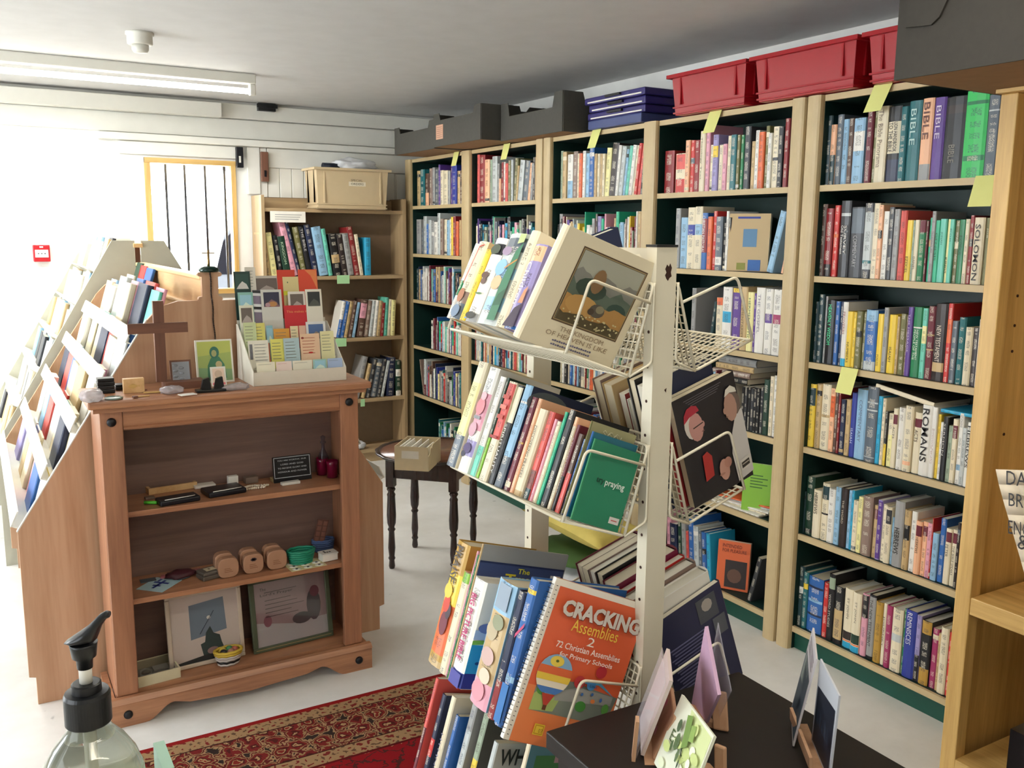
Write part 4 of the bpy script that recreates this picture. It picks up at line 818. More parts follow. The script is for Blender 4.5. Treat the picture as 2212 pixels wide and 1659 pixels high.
# white leaflet box
LBx0, LBx1 = at(550, 836, 2, TZ)[0], at(753, 822, 2, TZ)[0]; LBy = 2.985
lbx = thing('leaflet_dispenser', 'white cardboard leaflet box full of prayer cards on right of cabinet top', 'leaflet holder')
dpt = .205; hb = .24; fh = .045
def sidep(x): m = MB(); m.prism([(x, LBy, TZ), (x, LBy+dpt, TZ), (x, LBy+dpt, TZ+hb*.78), (x, LBy+dpt-.02, TZ+hb*.78), (x, LBy, TZ+fh)], (.0025, 0, 0)); m.build('side_panel', 'card_white', lbx)
plain('card_white', 'e0d9c8', .6, noise=.04); sidep(LBx0); sidep(LBx1-.0025)
bx('front_lip', (LBx0+.0026, LBy, TZ), (LBx1-.0026, LBy+.0025, TZ+fh), 'card_white', lbx); bx('base', (LBx0+.0026, LBy+.0026, TZ), (LBx1-.0026, LBy+dpt, TZ+.003), 'card_white', lbx); bx('back_panel', (LBx0+.0026, LBy+dpt-.0025, TZ+.003), (LBx1-.0026, LBy+dpt, TZ+.2), 'card_white', lbx)
for j in range(1, 5): bx('step', (LBx0+.0027, LBy+.042*j, TZ+.003), (LBx1-.0027, LBy+.042*j+.002, TZ+.02+.027*j), 'card_white', lbx)
# leaflets: row, left px, right px, top px, colour, art
def lines(w, h, n, c, z0=.12, z1=.8, x0=.12): 
    r = random.Random(int(w*1e5)+n); out = []
    for i in range(n):
        z = h*(z1-(z1-z0)*i/max(1, n-1)); out.append((c, [(w*x0, z), (w*(x0+(.76-x0*.5)*r.uniform(.75, 1)), z), (w*(x0+.7*r.uniform(.8, 1)), z+h*.022), (w*x0, z+h*.022)]))
    return out
LF = [  # row (0 front), px left, px right, py top, colour, print
 (0, 552, 592, 783, 'ece6cc', 'l', 'cream leaflet with small brown emblem'), (0, 594, 628, 781, 'ecd8cc', 'p', 'pink flowered prayer card'), (0, 630, 672, 779, 'ece6d0', 'l', 'cream card with italic lettering'), (0, 674, 703, 776, '9cc4bc', 'b', 'pale turquoise card with bright star'), (0, 705, 737, 774, 'a8bcdc', 'l', 'light blue lettered card'),
 (1, 528, 572, 737, 'ece8d6', 'q', 'cream text leaflet with grey column photo'), (1, 576, 582, 741, 'c06840', '', 'narrow rust coloured bookmark'), (1, 584, 613, 733, 'e2dc70', 'l', 'yellow lined prayer leaflet'), (1, 612, 646, 731, 'b4ccd0', 'l', 'pale blue leaflet with faint lines'), (1, 648, 690, 722, 'ecc8a4', 'r', 'peach shaped card with red lettering'), (1, 692, 721, 716, 'e8e2ac', 'l', 'cream yellow checklist leaflet'),
 (2, 519, 546, 698, 'ccd8a4', 'l', 'pale green printed leaflet'), (2, 547, 573, 699, 'e4dc78', 'l', 'soft yellow leaflet headed with bold words'), (2, 576, 590, 704, '8cbcc4', 'b', 'small card with turquoise lake'), (2, 592, 626, 711, 'e0a040', 'l', 'orange ticket shaped card'), (2, 628, 645, 705, 'ecdcb0', 'l', 'cream card edged pale gold'), (2, 647, 661, 704, 'e8c0a4', '', 'plain pinkish card'), (2, 662, 704, 696, 'e4e4e0', 'm', 'white card with blue mountain photo'),
 (3, 515, 546, 661, 'e4e2cc', 'd', 'white leaflet with grey rocky photo'), (3, 507, 540, 633, '8cbcb0', 'b', 'green leaflet with pale sea photo'), (3, 549, 568, 628, '84788c', 's', 'black and white striped leaflet'), (3, 567, 612, 627, 'd8d6cc', 'a', 'leaflet with dark arches and stone balls photo'), (3, 616, 668, 661, 'd02c34', 'w', 'bright red leaflet headed This makes it'), (3, 626, 663, 631, 'e8e0d4', 'd', 'leaflet with brown rock photo'), (3, 664, 699, 626, 'ece6d4', 't', 'white leaflet with dark tree photo'),
 (4, 493, 529, 588, '20403a', 'g', 'dark green booklet at back left'), (4, 534, 557, 578, 'e4dfd0', 'l', 'tall cream leaflet at back'), (4, 549, 610, 597, 'c4bcb0', 'd', 'grey photo leaflet at back'), (4, 616, 650, 599, 'e4d498', 'k', 'tan leaflet with yellow tab'), (4, 604, 643, 584, 'd8442c', '', 'red orange leaflet behind the tan one'), (4, 650, 691, 583, 'e05034', 'o', 'orange red booklet with curved panel, back right')]
used = {}
for n_, (row, pl, pr, pt, c, art, lb) in enumerate(LF):
    k = used.get(row, 0); used[row] = k+1
    y = LBy+.006+.042*row+.0035*(k % 3)+.002; A = at(pl, pt, 1, y+.02); B = at(pr, pt, 1, y+.02); zb = TZ+.004
    X, Y, Z = tiltY(9); h = (A[2]-zb)/math.cos(math.radians(9)); w = B[0]-A[0]
    xx = max(LBx0+.004, min(A[0], LBx1-.004-w)); t = thing('leaflet', lb+', in the white leaflet box', 'leaflet', frame(V((xx, y, zb)), X, Y, Z), group='leaflets in the white box')
    m = MB(); m.box((0, 0, 0), (w, .0011, h), c); m.build('sheet', 'flat', t)
    vis = min(h, .075 if row else .04); z0 = h-vis; sh = []
    if art in 'lpqr' and art: sh = [(q_[0], [(a, z0+b) for a, b in q_[1]]) for q_ in lines(w, vis, 6 if row else 2, {'l': '7c7c70', 'p': 'd89098', 'q': '808078', 'r': 'b04838'}[art], .1, .8, .3 if art == 'q' else .1)]
    if art == 'q': sh.append(('6c6c70', [(w*.06, z0+.012), (w*.2, z0+.012), (w*.2, h-.012), (w*.06, h-.012)]))
    if art == 'r': sh += [('9a4030', blob(w*.12, h-.014, .005, .004)), ('c83028', blob(w*.5, z0+.01, .008, .003))]
    if art in 'bdmtag' and art:
        cc = {'b': ('9ccad8', 'd8ecdc'), 'd': ('70645c', 'b4a8a0'), 'm': ('5470a0', '9c8c80'), 't': ('343838', '585c54'), 'a': ('34344a', '8a6468'), 'g': ('2c5048', 'd8d4cc')}[art]
        f = .12; sh = [(cc[0], [(w*f, z0+vis*.2), (w*(1-f), z0+vis*.2), (w*(1-f), h-vis*.12), (w*f, h-vis*.12)]), (cc[1], [(w*f, z0+vis*.2), (w*(1-f), z0+vis*.2), (w*.75, z0+vis*.42), (w*.5, z0+vis*.55), (w*.3, z0+vis*.4)])]
        if art == 'a': sh += [('c08850', blob(w*.55, z0+vis*.33, w*.2, vis*.12)), ('b89098', blob(w*.3, z0+vis*.3, w*.12, vis*.1))]
    if art == 's': sh = [('202024' if i % 2 else 'e4e4e4', [(0.001, z0+vis*i/8), (w-.001, z0+vis*i/8-.002), (w-.001, z0+vis*(i+1)/8-.002), (.001, z0+vis*(i+1)/8)]) for i in range(8) if i < 3 or i > 5]
    if art == 'o': sh = [('e88850', [(w*.35, h-.002), (w-.002, h-.002), (w-.002, z0), (w*.85, z0+vis*.3), (w*.65, z0+vis*.7)])]
    if art == 'k': sh = [('ecec40', [(w*.0, z0+.01), (w*.3, z0+.01), (w*.3, z0+.025), (0, z0+.025)]), ('5a7050', blob(w*.3, h-.02, .002, .003))]
    if sh: poly2(t, 'print', sh, -.0004)
    if art == 'w': lettering('This makes it', t, (w*.1, -.0006, h-.026), (1, 0, 0), (0, 0, 1), w*.85, .008, 'e8a060')
# ---------- items on the cabinet shelves
def on_sh(px, py, i): return at(px, py, 2, CZ[i])
def item(name, lb, cat, px, py, i, dy=0):
    q = on_sh(px, py, i); t = thing(name, lb, cat, (q[0], min(3.16, max(2.98, q[1]+dy)), CZ[i]+.0006)); t.scale = (1.28, 1.28, 1.28); return t
t = item('glazed_tray', 'shallow wooden box frame with blue picture under glass, upper shelf', 'box frame', 322, 1070, 0)
t.rotation_euler.z = .12
for a, b in (((0, 0, 0), (.125, .007, .016)), ((0, .085, 0), (.125, .092, .016)), ((0, .0075, 0), (.007, .0845, .016)), ((.118, .0075, 0), (.125, .0845, .016))): bx('frame_side', a, b, 'ply_y', t)
m = MB(); m.box((.008, .008, .002), (.117, .084, .004), 'b0a890'); m.box((.02, .02, .0042), (.055, .07, .005), '4a5666'); m.box((.06, .02, .0042), (.1, .07, .005), '6a7684'); m.build('picture', 'flat', t)
plain('wallet_black', '12141c', .3, noise=.05)
for px, py, lb, rz, w, l in ((348, 1098, 'black wallet in clear wrapper at left of upper cabinet shelf', .12, .10, .05), (452, 1078, 'black wallet in clear wrapper at middle of upper cabinet shelf', .12, .10, .07)):
    t = item('wallet', lb, 'wallet', px, py, 0, .0); t.rotation_euler.z = rz; bev(bx('body', (0, 0, 0), (w, l, .014), 'wallet_black', t), .004)
    m = MB(); m.tube([(.012, .003, .0155), (w-.03, .006, .0155), (w-.012, .008, .0155)], .0012, 6); m.build('white_band', 'white_plastic', t)
for px, py, w, l, hh, mt, lb in ((440, 1050, .07, .045, .01, 'paper', 'white notepad beneath grey booklet, upper shelf'), (505, 1050, .034, .02, .034, 'paper', 'small white folded card standing on upper shelf'), (545, 1045, .045, .03, .022, 'tp_box', 'small dull brown box on upper shelf beside the beads'), (630, 1048, .065, .022, .010, 'white_plastic', 'white plastic slotted block at right of upper shelf'), (600, 1042, .035, .03, .014, 'go_box', 'small gold wrapped packet behind white slotted block'), (655, 1036, .04, .03, .014, 'go_box', 'gold packet next to the red glass'), (325, 1080, .03, .02, .008, 'tp_box', 'low brown packet at left end of upper shelf')):
    if mt == 'tp_box': plain('tp_box', '7c6a5c', .6)
    if mt == 'go_box': plain('go_box', '9a8458', .4)
    q = on_sh(px, py, 0); o = bx('packet', (0, 0, 0), (w, l, hh), mt, bevel=.0015); o.location = (q[0]-w/2, min(3.14, max(2.985, q[1])), CZ[0]+.0008); o.rotation_euler.z = .05; tag(o, lb, 'packet')
m = MB(); m.tube([(0, 0, .006), (.035, -.02, .006)], .0055, 8); o = m.build('green_pen', plain('lime_p', '5cc83c', .4)); q = on_sh(312, 1090, 0); o.location = (q[0], max(3.0, q[1]), CZ[0]+.0008); tag(o, 'small lime green lighter shaped item on upper shelf', 'lighter')
o = thing('paper_stack', 'fanned white paper slips at left end of upper shelf', 'paper', (.322, 3.0, CZ[0]+.0006))
for i in range(7): s = bx('slip', (0, .004*i, .003*i), (.03-.002*i, .05+.004*i, .003*i+.0026), 'paper', o)
t = thing('bead_string', 'string of pearly white beads lying on upper cabinet shelf', 'beads'); q = on_sh(505, 1062, 0); q2 = on_sh(590, 1052, 0)
for i in range(46):
    u = i/46*2*math.pi; r = 1+.25*math.sin(5*u); c = (q+q2)/2+V((.045*math.cos(u)*r, .016*math.sin(u)*r+.012, 0)); m = MB(); m.ball((c[0], c[1], CZ[0]+.0045), .0042, 5); m.build('bead', 'pearl' if 'pearl' in MATS else plain('pearl', 'e8dcc8', .3, noise=0), t)
A = at(590, 988, 1, 3.09); B = at(673, 1022, 1, 3.09); X, Y, Z = tiltY(8); wv, hv = B[0]-A[0], A[2]-B[2]+.005
t = thing('text_plaque', 'black plaque with silver border and verse, standing on upper shelf', 'plaque', frame(V((A[0], 3.09, CZ[0]+.013)), X, Y, Z))
bx('board', (0, 0, -.012), (wv, .006, hv), 'black_plastic', t); m = MB()
for a, b in (((.003, .003), (wv-.003, .005)), ((.003, hv-.005), (wv-.003, hv-.003)), ((.003, .003), (.005, hv-.003)), ((wv-.005, .003), (wv-.003, hv-.003))): m.box((a[0], -.0008, a[1]), (b[0], -.0002, b[1]), 'b8bcc0')
m.build('border', 'flat', t)
for i, tx in enumerate(('YOU ARE WORTHY, OUR', 'LORD AND GOD', 'TO RECEIVE GLORY AND', 'HONOUR AND POWER')): lettering(tx, t, (wv*(.12 if i != 1 else .2), -.0004, hv*(.78-.17*i)), (1, 0, 0), (0, 0, 1), wv*(.76 if i != 1 else .6), .0052, 'c8ccd0')
plain('ruby_glass', '6a0a2c', .1, noise=0)
for px, py, lb in ((700, 1028, 'dark ruby red glass tumbler at back right of upper shelf'), (722, 1034, 'second ruby red glass tumbler touching the cabinet post')):
    q = on_sh(px, py, 0); m = MB(); m.lathe([(.012, 0), (.02, .001), (.021, .05), (.022, .062), (.0205, .062), (.019, .004), (.002, .004)], (min(1.07, q[0]), min(3.15, q[1]+.02), CZ[0]+.0006), 18); tag(m.build('glass_tumbler', 'ruby_glass'), lb, 'glass')
m = MB(); q = on_sh(690, 1015, 0); m.lathe([(.016, 0), (.018, .003), (.022, .04), (.02, .06), (.006, .09), (.006, .11), (.011, .112), (.011, .116), (.006, .118), (.009, .135), (.002, .14)], (q[0], 3.15, CZ[0]+.0006), 16); tag(m.build('glass_bottle', plain('smoke_glass', '5c5058', .12, alpha=.6, noise=0)), 'small clear stoppered bottle behind the black plaque', 'bottle')
# middle shelf
t = item('anchor_card', 'pale blue diamond laid card with dark blue cross and fish', 'card', 345, 1292, 1, 0); t.location.y = 2.99; t.rotation_euler.z = .8; t.location.x -= .0
m = MB(); m.box((-.0, -.0, 0), (.085, .075, .0012), 'b4d4dc'); m.build('sheet', 'flat', t)
m = MB()
for a, b in (((.015, .035, .0013), (.07, .042, .0018)), ((.05, .018, .0013), (.057, .06, .002)), ((.03, .028, .0013), (.036, .05, .0018)), ((.06, .05, .0013), (.075, .056, .002))): m.box(a, b, '2c3c8c')
m.build('emblem', 'flat', t); t.location.x = at(345, 1292, 2, CZ[1])[0]+.015
for i, (px, py, w, l, hh, mt, lb) in enumerate(((315, 1245, .05, .035, .002, 'sl_c', 'dull blue card behind the pale blue card'), (395, 1252, .04, .03, .003, 'sl_c', 'dark grey packet with silver clasp, middle cabinet shelf'), (375, 1220, .05, .04, .012, 'mar_bag', 'dark maroon bag of oddments on middle shelf'), (348, 1240, .02, .015, .008, 'pinky', 'small pink bead on middle cabinet shelf'), (420, 1225, .02, .02, .01, 'pinky', 'pink ribbon scrap behind grey tin'))):
    for k_, c_ in (('sl_c', '56626c'), ('mar_bag', '4a2028'), ('pinky', 'b06870')): plain(k_, c_, .5)
    q = on_sh(px, py, 1)
    if mt == 'mar_bag': cloth_blob('bag', lb, 'bag', (q[0], 3.1, CZ[1]+.001), (.05, .03, .015), mt, 3, .3, 4)
    else: o = bx('packet', (-w/2, -l/2, 0), (w/2, l/2, hh), mt, bevel=.001); o.location = (q[0], min(3.12, max(3.0, q[1]+.01)), CZ[1]+.0008+.0022*(i == 1)); o.rotation_euler.z = .4*i; tag(o, lb, 'packet')
t = item('clock_tin', 'grey square tin with cream paper insert on middle shelf', 'tin', 440, 1258, 1); t.rotation_euler.z = .25
plain('tin_grey', '6e6860', .35, metal=.3); bev(bx('base', (0, 0, 0), (.055, .045, .012), 'tin_grey', t), .003); bev(bx('lid', (0.0005, 0.0005, .0125), (.0545, .0445, .022), 'tin_grey', t), .003)
m = MB(); m.box((.015, .012, .0222), (.042, .034, .023), 'c8bea0'); m.box((.024, .018, .0231), (.029, .027, .0236), '6a6050'); m.build('insert', 'flat', t)
plain('soap', 'b0866a', .45, noise=.06)
for i, (px, py) in enumerate(((498, 1253), (552, 1243), (604, 1235))):
    q = on_sh(px, py, 1); t = thing('wooden_napkin_block', ('left', 'middle', 'right')[i]+' of three light brown rounded wooden blocks on middle shelf', 'wooden block', (q[0], 3.015, CZ[1]+.0006), group='rounded wooden blocks')
    for j in (0, 1):
        m = MB(); r = .036 if j == 0 else .033; pts = []
        for k in range(20):
            a = 2*math.pi*k/20; ca, sa = math.cos(a), math.sin(a); pts.append((r*.96*(abs(ca)**.62)*(1 if ca > 0 else -1), .034*j, .0345+.0345*(abs(sa)**.7)*(1 if sa > 0 else -1)+(.008*j)))
        m.prism([(p[0]-.006*j, p[1], p[2]) for p in pts], (0, .031, 0)); bev(m.build('body', 'soap', t), .003)
    m = MB()
    if i == 1: m.box((-.006, -.0006, .044), (.006, -.0001, .056), '4a4048'); m.box((-.01, -.0006, .047), (.01, -.0001, .053), '4a4048')
    for k in range(3): m.box((-.014, -.0006, .02+.006*k), (.014-.004*k, -.0001, .022+.006*k), '8a5c3c')
    m.build('branding', 'flat', t)
def basket(name, lb, px, py, i, r0, r1, hh, mt, y, rings=6, cols=None):
    q = on_sh(px, py, i); t = thing(name, lb, 'basket', (q[0], y, CZ[i]+.0006)); t.scale = (1.32, 1.2, 1.25)
    for k in range(rings):
        r = r0+(r1-r0)*k/(rings-1); m = MB(); z = .004+hh*k/rings
        m.tube([(r*math.cos(a*math.pi/10), r*.72*math.sin(a*math.pi/10), z+.001*math.sin(a*3)) for a in range(21)], hh/rings*.62, 6); m.build('coil', cols[k] if cols else mt, t)
    m = MB(); m.lathe([(r0, .002), (r0*.99, .004), (.002, .0045)], n=16, M=Matrix.Diagonal((1, .72, 1))); m.build('base', mt, t); return t, r1, hh
plain('green_cane', '1c8a6c', .4); plain('blue_cane', '4c6494', .5); plain('yellow_cane', 'd0b040', .5); plain('white_cane', 'c8c0bc', .5)
t = basket('woven_basket', 'small green woven basket on middle cabinet shelf', 640, 1205, 1, .028, .036, .04, 'green_cane', 3.04)
basket('woven_basket', 'small blue woven basket behind the green one', 688, 1180, 1, .026, .03, .035, 'blue_cane', 3.125)
q = at(694, 1130, 1, 3.12); t = thing('pill_card', 'reddish brown card of embossed squares standing in the blue basket', 'card', frame(V((at(675, 1170, 1, 3.125)[0], 3.125, CZ[1]+.012)), V((math.cos(.25), 0, -math.sin(.25)*0+.25)).normalized(), V((0, 1, 0)), V((.25, 0, 1)).normalized()))
t.matrix_world = frame(V((at(672, 1165, 1, 3.125)[0], 3.12, CZ[1]+.02)), V((1.15, 0, -.28)), V((0, 1, 0)), V((.28, 0, 1.1)))
bx('sheet', (0, 0, 0), (.036, .002, .095), plain('choc', '6e4a40', .5), t)
for a in range(2):
    for b in range(5): bx('square', (.003+.017*a, -.002, .004+.018*b), (.016+.017*a, 0, .018+.018*b), 'choc2' if 'choc2' in MATS else plain('choc2', '855a4c', .5), t)
t = item('sticker_sheet', 'cream sheet of round emblems overhanging the middle shelf edge', 'sticker sheet', 632, 1238, 1); t.location.y = 2.965; t.rotation_euler.z = .05
bx('sheet', (0, 0, 0), (.10, .07, .0012), plain('cream_sheet', 'd0c494', .6), t)
for a in range(3):
    for b in range(3):
        if (a, b) == (2, 2): continue
        m = MB(); m.lathe([(.0125, .0013), (.0122, .0018), (.001, .0019)], (.018+.032*a, .012+.022*b, 0), 14, 'ece8dc', M=Matrix.Diagonal((1, .75, 1))); m.lathe([(.004, .0019), (.0038, .0023), (.001, .0024)], (.018+.032*a, .012+.022*b, 0), 8, '2c2824'); m.build('emblem', 'flat', t)
t = item('card_pack', 'small white boxed pack with black squares at right of middle shelf', 'pack', 693, 1212, 1); t.location.y = 3.0; t.rotation_euler.z = .1; t.location.x = min(t.location.x, 1.035)
t.location.z += .0016
bev(bx('body', (0, 0, 0), (.045, .032, .018), 'paper', t), .001); bx('lid', (-.001, -.001, .0185), (.046, .033, .022), 'white_plastic', t)
m = MB()
for a in range(4): m.box((.01+.007*(a % 3), .01+.009*(a//3), .0221), (.015+.007*(a % 3), .016+.009*(a//3), .0226), '18181c')
m.build('printed_squares', 'flat', t)
m = MB(); q = on_sh(590, 1180, 1); m.lathe([(.012, 0), (.02, .003), (.022, .016), (.014, .02), (.002, .0205)], (q[0], 3.14, CZ[1]+.0006), 14); tag(m.build('small_pot', plain('pot', '5a4a48', .4)), 'small dark lidded pot behind the wooden blocks', 'pot')
# bottom shelf: framed pictures
def framed(lb, pxl, pxr, pyt, pybl, y, tilt, fw_, mt, zb, group=None, rz=0):
    A = at(pxl, pybl, 1, y); B = at(pxr, pybl, 1, y); T = at(pxl, pyt, 1, y); X, Y, Z = tiltY(tilt); R = Matrix.Rotation(rz, 3, 'Z'); X, Y, Z = R @ X, R @ Y, R @ Z
    t = thing('picture_frame', lb, 'picture frame', frame(V((A[0], y, zb)), X, Y, Z)); w, h = B[0]-A[0], min(T[2]-A[2], .278)
    for a, b, n in (((0, 0), (w, fw_), 0), ((0, h-fw_), (w, h), 0), ((0, fw_), (fw_, h-fw_), 1), ((w-fw_, fw_), (w, h-fw_), 1)):
        bev(bx('frame_side', (a[0], 0, a[1]), (b[0], .014, b[1]), mt, t), .003)
    bx('backing', (fw_, .008, fw_), (w-fw_, .012, h-fw_), 'kraft', t); return t, w, h, fw_
plain('frame_pale', 'c4b4a0', .4); plain('frame_green', '4c5440', .4, noise=.1)
t, w, h, f = framed('white framed picture of a kneeling figure, bottom of cabinet', 366, 533, 1255, 1415, 3.03, 8, .014, 'frame_pale', CZ[2]+.001, rz=.05)
poly2(t, 'picture', (('b8aaa0', [(f, f), (w-f, f), (w-f, h-f), (f, h-f)]), ('66727e', [(w*.3, h*.36), (w*.78, h*.42), (w*.76, h*.86), (w*.3, h*.82)]), ('2c3a38', [(w*.45, h*.12), (w*.42, h*.28), (w*.48, h*.3), (w*.5, h*.42), (w*.56, h*.5), (w*.6, h*.4), (w*.68, h*.36), (w*.7, h*.26), (w*.74, h*.14), (w*.6, h*.1)]),
  ('c8c4bc', blob(w*.55, h*.62, .007, .006)), ('8a6e68', blob(w*.58, h*.17, .02, .012)), ('1c2020', [(f, f), (w-f, f), (w-f, f+.012), (w*.5, f+.02), (f, f+.006)])), .006)
m = MB(); m.tube([(w*.42, .004, h*.42), (w*.62, .004, h*.7)], .0008, 5, '2a3440'); m.build('painted_line', 'flat', t)
t, w, h, f = framed('green framed verse picture with roses, bottom right of cabinet', 549, 726, 1250, 1405, 3.03, 9, .018, 'frame_green', CZ[2]+.001, rz=.06)
for a, b in (((f*.5, f*.5), (w-f*.5, f*.62)), ((f*.5, h-f*.62), (w-f*.5, h-f*.5))): bx('gilt_line', (a[0], -.0012, a[1]), (b[0], -.0001, b[1]), 'go_box', t)
sh = [('a89090', [(f, f), (w-f, f), (w-f, h-f), (f, h-f)]), ('c4c0c0', [(f, f), (w-f, f), (w-f, h*.32), (w*.5, h*.3), (f, h*.4)]), ('5c5458', blob(w*.78, h*.5, w*.09, h*.22)), ('7c4450', blob(w*.8, h*.68, w*.06, h*.08)), ('58585c', blob(w*.62, h*.35, w*.12, h*.08)), ('94606c', blob(w*.2, h*.4, w*.05, h*.08))]
sh += [('5a4c4c', [(w*.18, h*(.84-.055*i)), (w*(.5+.08*(i % 3)), h*(.845-.055*i)), (w*(.5+.08*(i % 3)), h*(.852-.055*i)), (w*.18, h*(.85-.055*i))]) for i in range(1, 8) if i != 2]
poly2(t, 'picture', sh, .006); lettering("The", t, (w*.13, .0048, h*.82), (1, 0, 0), (0, 0, 1), .022, .01, '3c3434'); lettering("Lord's Prayer", t, (w*.13, .0048, h*.735), (1, 0, 0), (0, 0, 1), w*.4, .012, '3c3434')
plain('pane_glass', 'ffffff', .03, trans=1, noise=0); bx('glass', (f, .0025, f), (w-f, .0035, h-f), 'pane_glass', t)
t, r1, hh = basket('woven_basket', 'tiny yellow rimmed woven basket of painted stones, bottom of cabinet', 495, 1435, 2, .024, .034, .042, 'white_cane', 3.01, 6, ['white_cane', 'black_plastic', 'white_cane', 'white_cane', 'yellow_cane', 'yellow_cane'])
for i, c_ in enumerate(('b0604c', '3c8050', 'c8b048', '2c2c30', 'a87860')): m = MB(); m.ball((.016*math.cos(i*1.26), .011*math.sin(i*1.26), .036), .0105, 6, c_); o = m.build('stone', 'gloss', t)
t = thing('gift_box', 'shallow cream box with clear lid and paper shapes, bottom left of cabinet', 'box', (at(298, 1480, 2, CZ[2])[0]-.012, 2.975, CZ[2]+.0006)); t.scale = (1.25, 1.15, 1.25); t.rotation_euler.z = .09
for a, b in (((0, 0, 0), (.115, .004, .028)), ((0, .106, 0), (.115, .11, .028)), ((0, .0041, 0), (.004, .1059, .028)), ((.111, .0041, 0), (.115, .1059, .028)), ((.0041, .0041, 0), (.1109, .1059, .003))): bx('box_side', a, b, 'cream_sheet2' if 'cream_sheet2' in MATS else plain('cream_sheet2', 'd4caa8', .6), t)
m = MB(); m.box((.01, .01, .004), (.105, .1, .006), '9a9c90'); m.prism([(.02, .03, .007), (.04, .02, .007), (.05, .04, .007), (.06, .07, .007), (.045, .09, .007), (.03, .08, .007)], (0, 0, .004), 'c4c4b8'); m.box((.062, .06, .007), (.1, .09, .011), 'c8c8bc'); m.lathe([(.012, .012), (.01, .016), (.001, .0165)], (.04, .055, 0), 12, '8c8878'); m.build('contents', 'flat', t)
bx('clear_lid', (.0045, .0045, .0262), (.1105, .1055, .0272), 'pane_glass', t)
# ------------------------------------------------------------------ two-sided A-shaped display stands
def astand(lb, xc, xl, xr, yn, yf, mat, zs, zt, ztop, halfw, name='display_stand_large', gap=0):
    t = thing(name, lb, 'display stand'); th = .018
    def outline():
        L = [(xl+.02, 0), (xl+.02, .095), (xl, .10), (xl, zs), (xc-halfw-.10, ztop-.06), (xc-halfw-.06, ztop-.018), (xc-halfw, ztop), (xc+halfw, ztop), (xc+halfw+.06, ztop-.018), (xc+halfw+.10, ztop-.06), (xr, zs), (xr, .10), (xr-.02, .095), (xr-.02, 0)]
        return L
    for y in (yn, yf-th):
        m = MB(); m.prism([(a, y, b) for a, b in outline()], (0, th, 0)); bev(m.build('end_panel', mat, t), .0015)
    return t
SA = astand('two-sided sloping wooden book stand behind the pine cabinet', .685, .062, 1.31, 3.215, 4.66, 'ply', .595, 1.0, 1.318, .10)
# edge banding on the near end panel slope
m = MB(); A = V((.062, 3.2145, .595)); B = V((.485, 3.2145, 1.258)); n_ = (B-A).normalized(); pr = V((n_.z, 0, -n_.x))*-.006
m.prism([A, A+V((0, .019, 0)), B+V((0, .019, 0)), B], -V((n_.z, 0, -n_.x))*.003); m.build('edge_band', 'white_plastic', SA)
# ridge board and finial post
bx('ridge_board', (.672, 3.234, 1.20), (.70, 4.64, 1.385), 'ply_y', SA); bev(bx('ridge_cap', (.662, 3.234, 1.385), (.71, 4.64, 1.402), 'ply_y', SA), .005); bev(bx('ridge_ledge', (.655, 3.234, 1.285), (.7185, 4.64, 1.298), 'ply_y', SA), .004)
m = MB(); zz = 1.315
prof = [(-.036, 0), (-.041, .006), (-.038, .014), (-.027, .017), (-.027, .082), (-.038, .085), (-.041, .092), (-.036, .098), (.036, .098), (.041, .092), (.038, .085), (.027, .082), (.027, .017), (.038, .014), (.041, .006), (.036, 0)]
m.prism([(.692+a, 3.2135, zz+b) for a, b in prof], (0, .02, 0)); m.build('finial_post', 'ply', SA)
# sloped tiers on both sides
def slopept(s, d, side=-1): # s: 0 at foot .. 1 at shoulder, d: height off the slope
    a = V((.062, 0, .595)); b = V((.50, 0, 1.27)); n = (b-a).normalized(); q = V((-n.z, 0, n.x)); p = a+(b-a)*s-q*(-d)
    if side > 0: p = V((.685*2-p.x, 0, p.z))
    return p
tiers = [.02, .235, .45, .665, .87]
for side in (-1, 1):
    m = MB(); a, b = slopept(-.02, -.075, side), slopept(1.0, -.075, side); n = (b-a).normalized(); m.prism([V((a.x, 3.235, a.z)), V((b.x, 3.235, b.z)), V((b.x, 3.235, b.z-.012)), V((a.x, 3.235, a.z-.012))], (0, 1.40, 0)); m.build('slope_board', 'white_plastic', SA)
    for s in tiers:
        a, b = slopept(s, -.074, side), slopept(s-.015, .02, side); n = (b-a); m = MB(); th = V((0, 0, .005)); m.prism([V((p.x, 3.236, p.z)) for p in (a, b, b+th, a+th)], (0, 1.398, 0)); m.build('tier_ledge', 'white_plastic', SA)
        a2 = slopept(s-.015, .02, side); b2 = slopept(s+.05, .028, side); m = MB(); m.prism([V((p.x, 3.236, p.z)) for p in (a2, b2, b2+V((.004*-side*-1, 0, 0)), a2+V((.004*-side*-1, 0, 0)))], (0, 1.398, 0)); m.build('tier_front', 'white_plastic', SA)
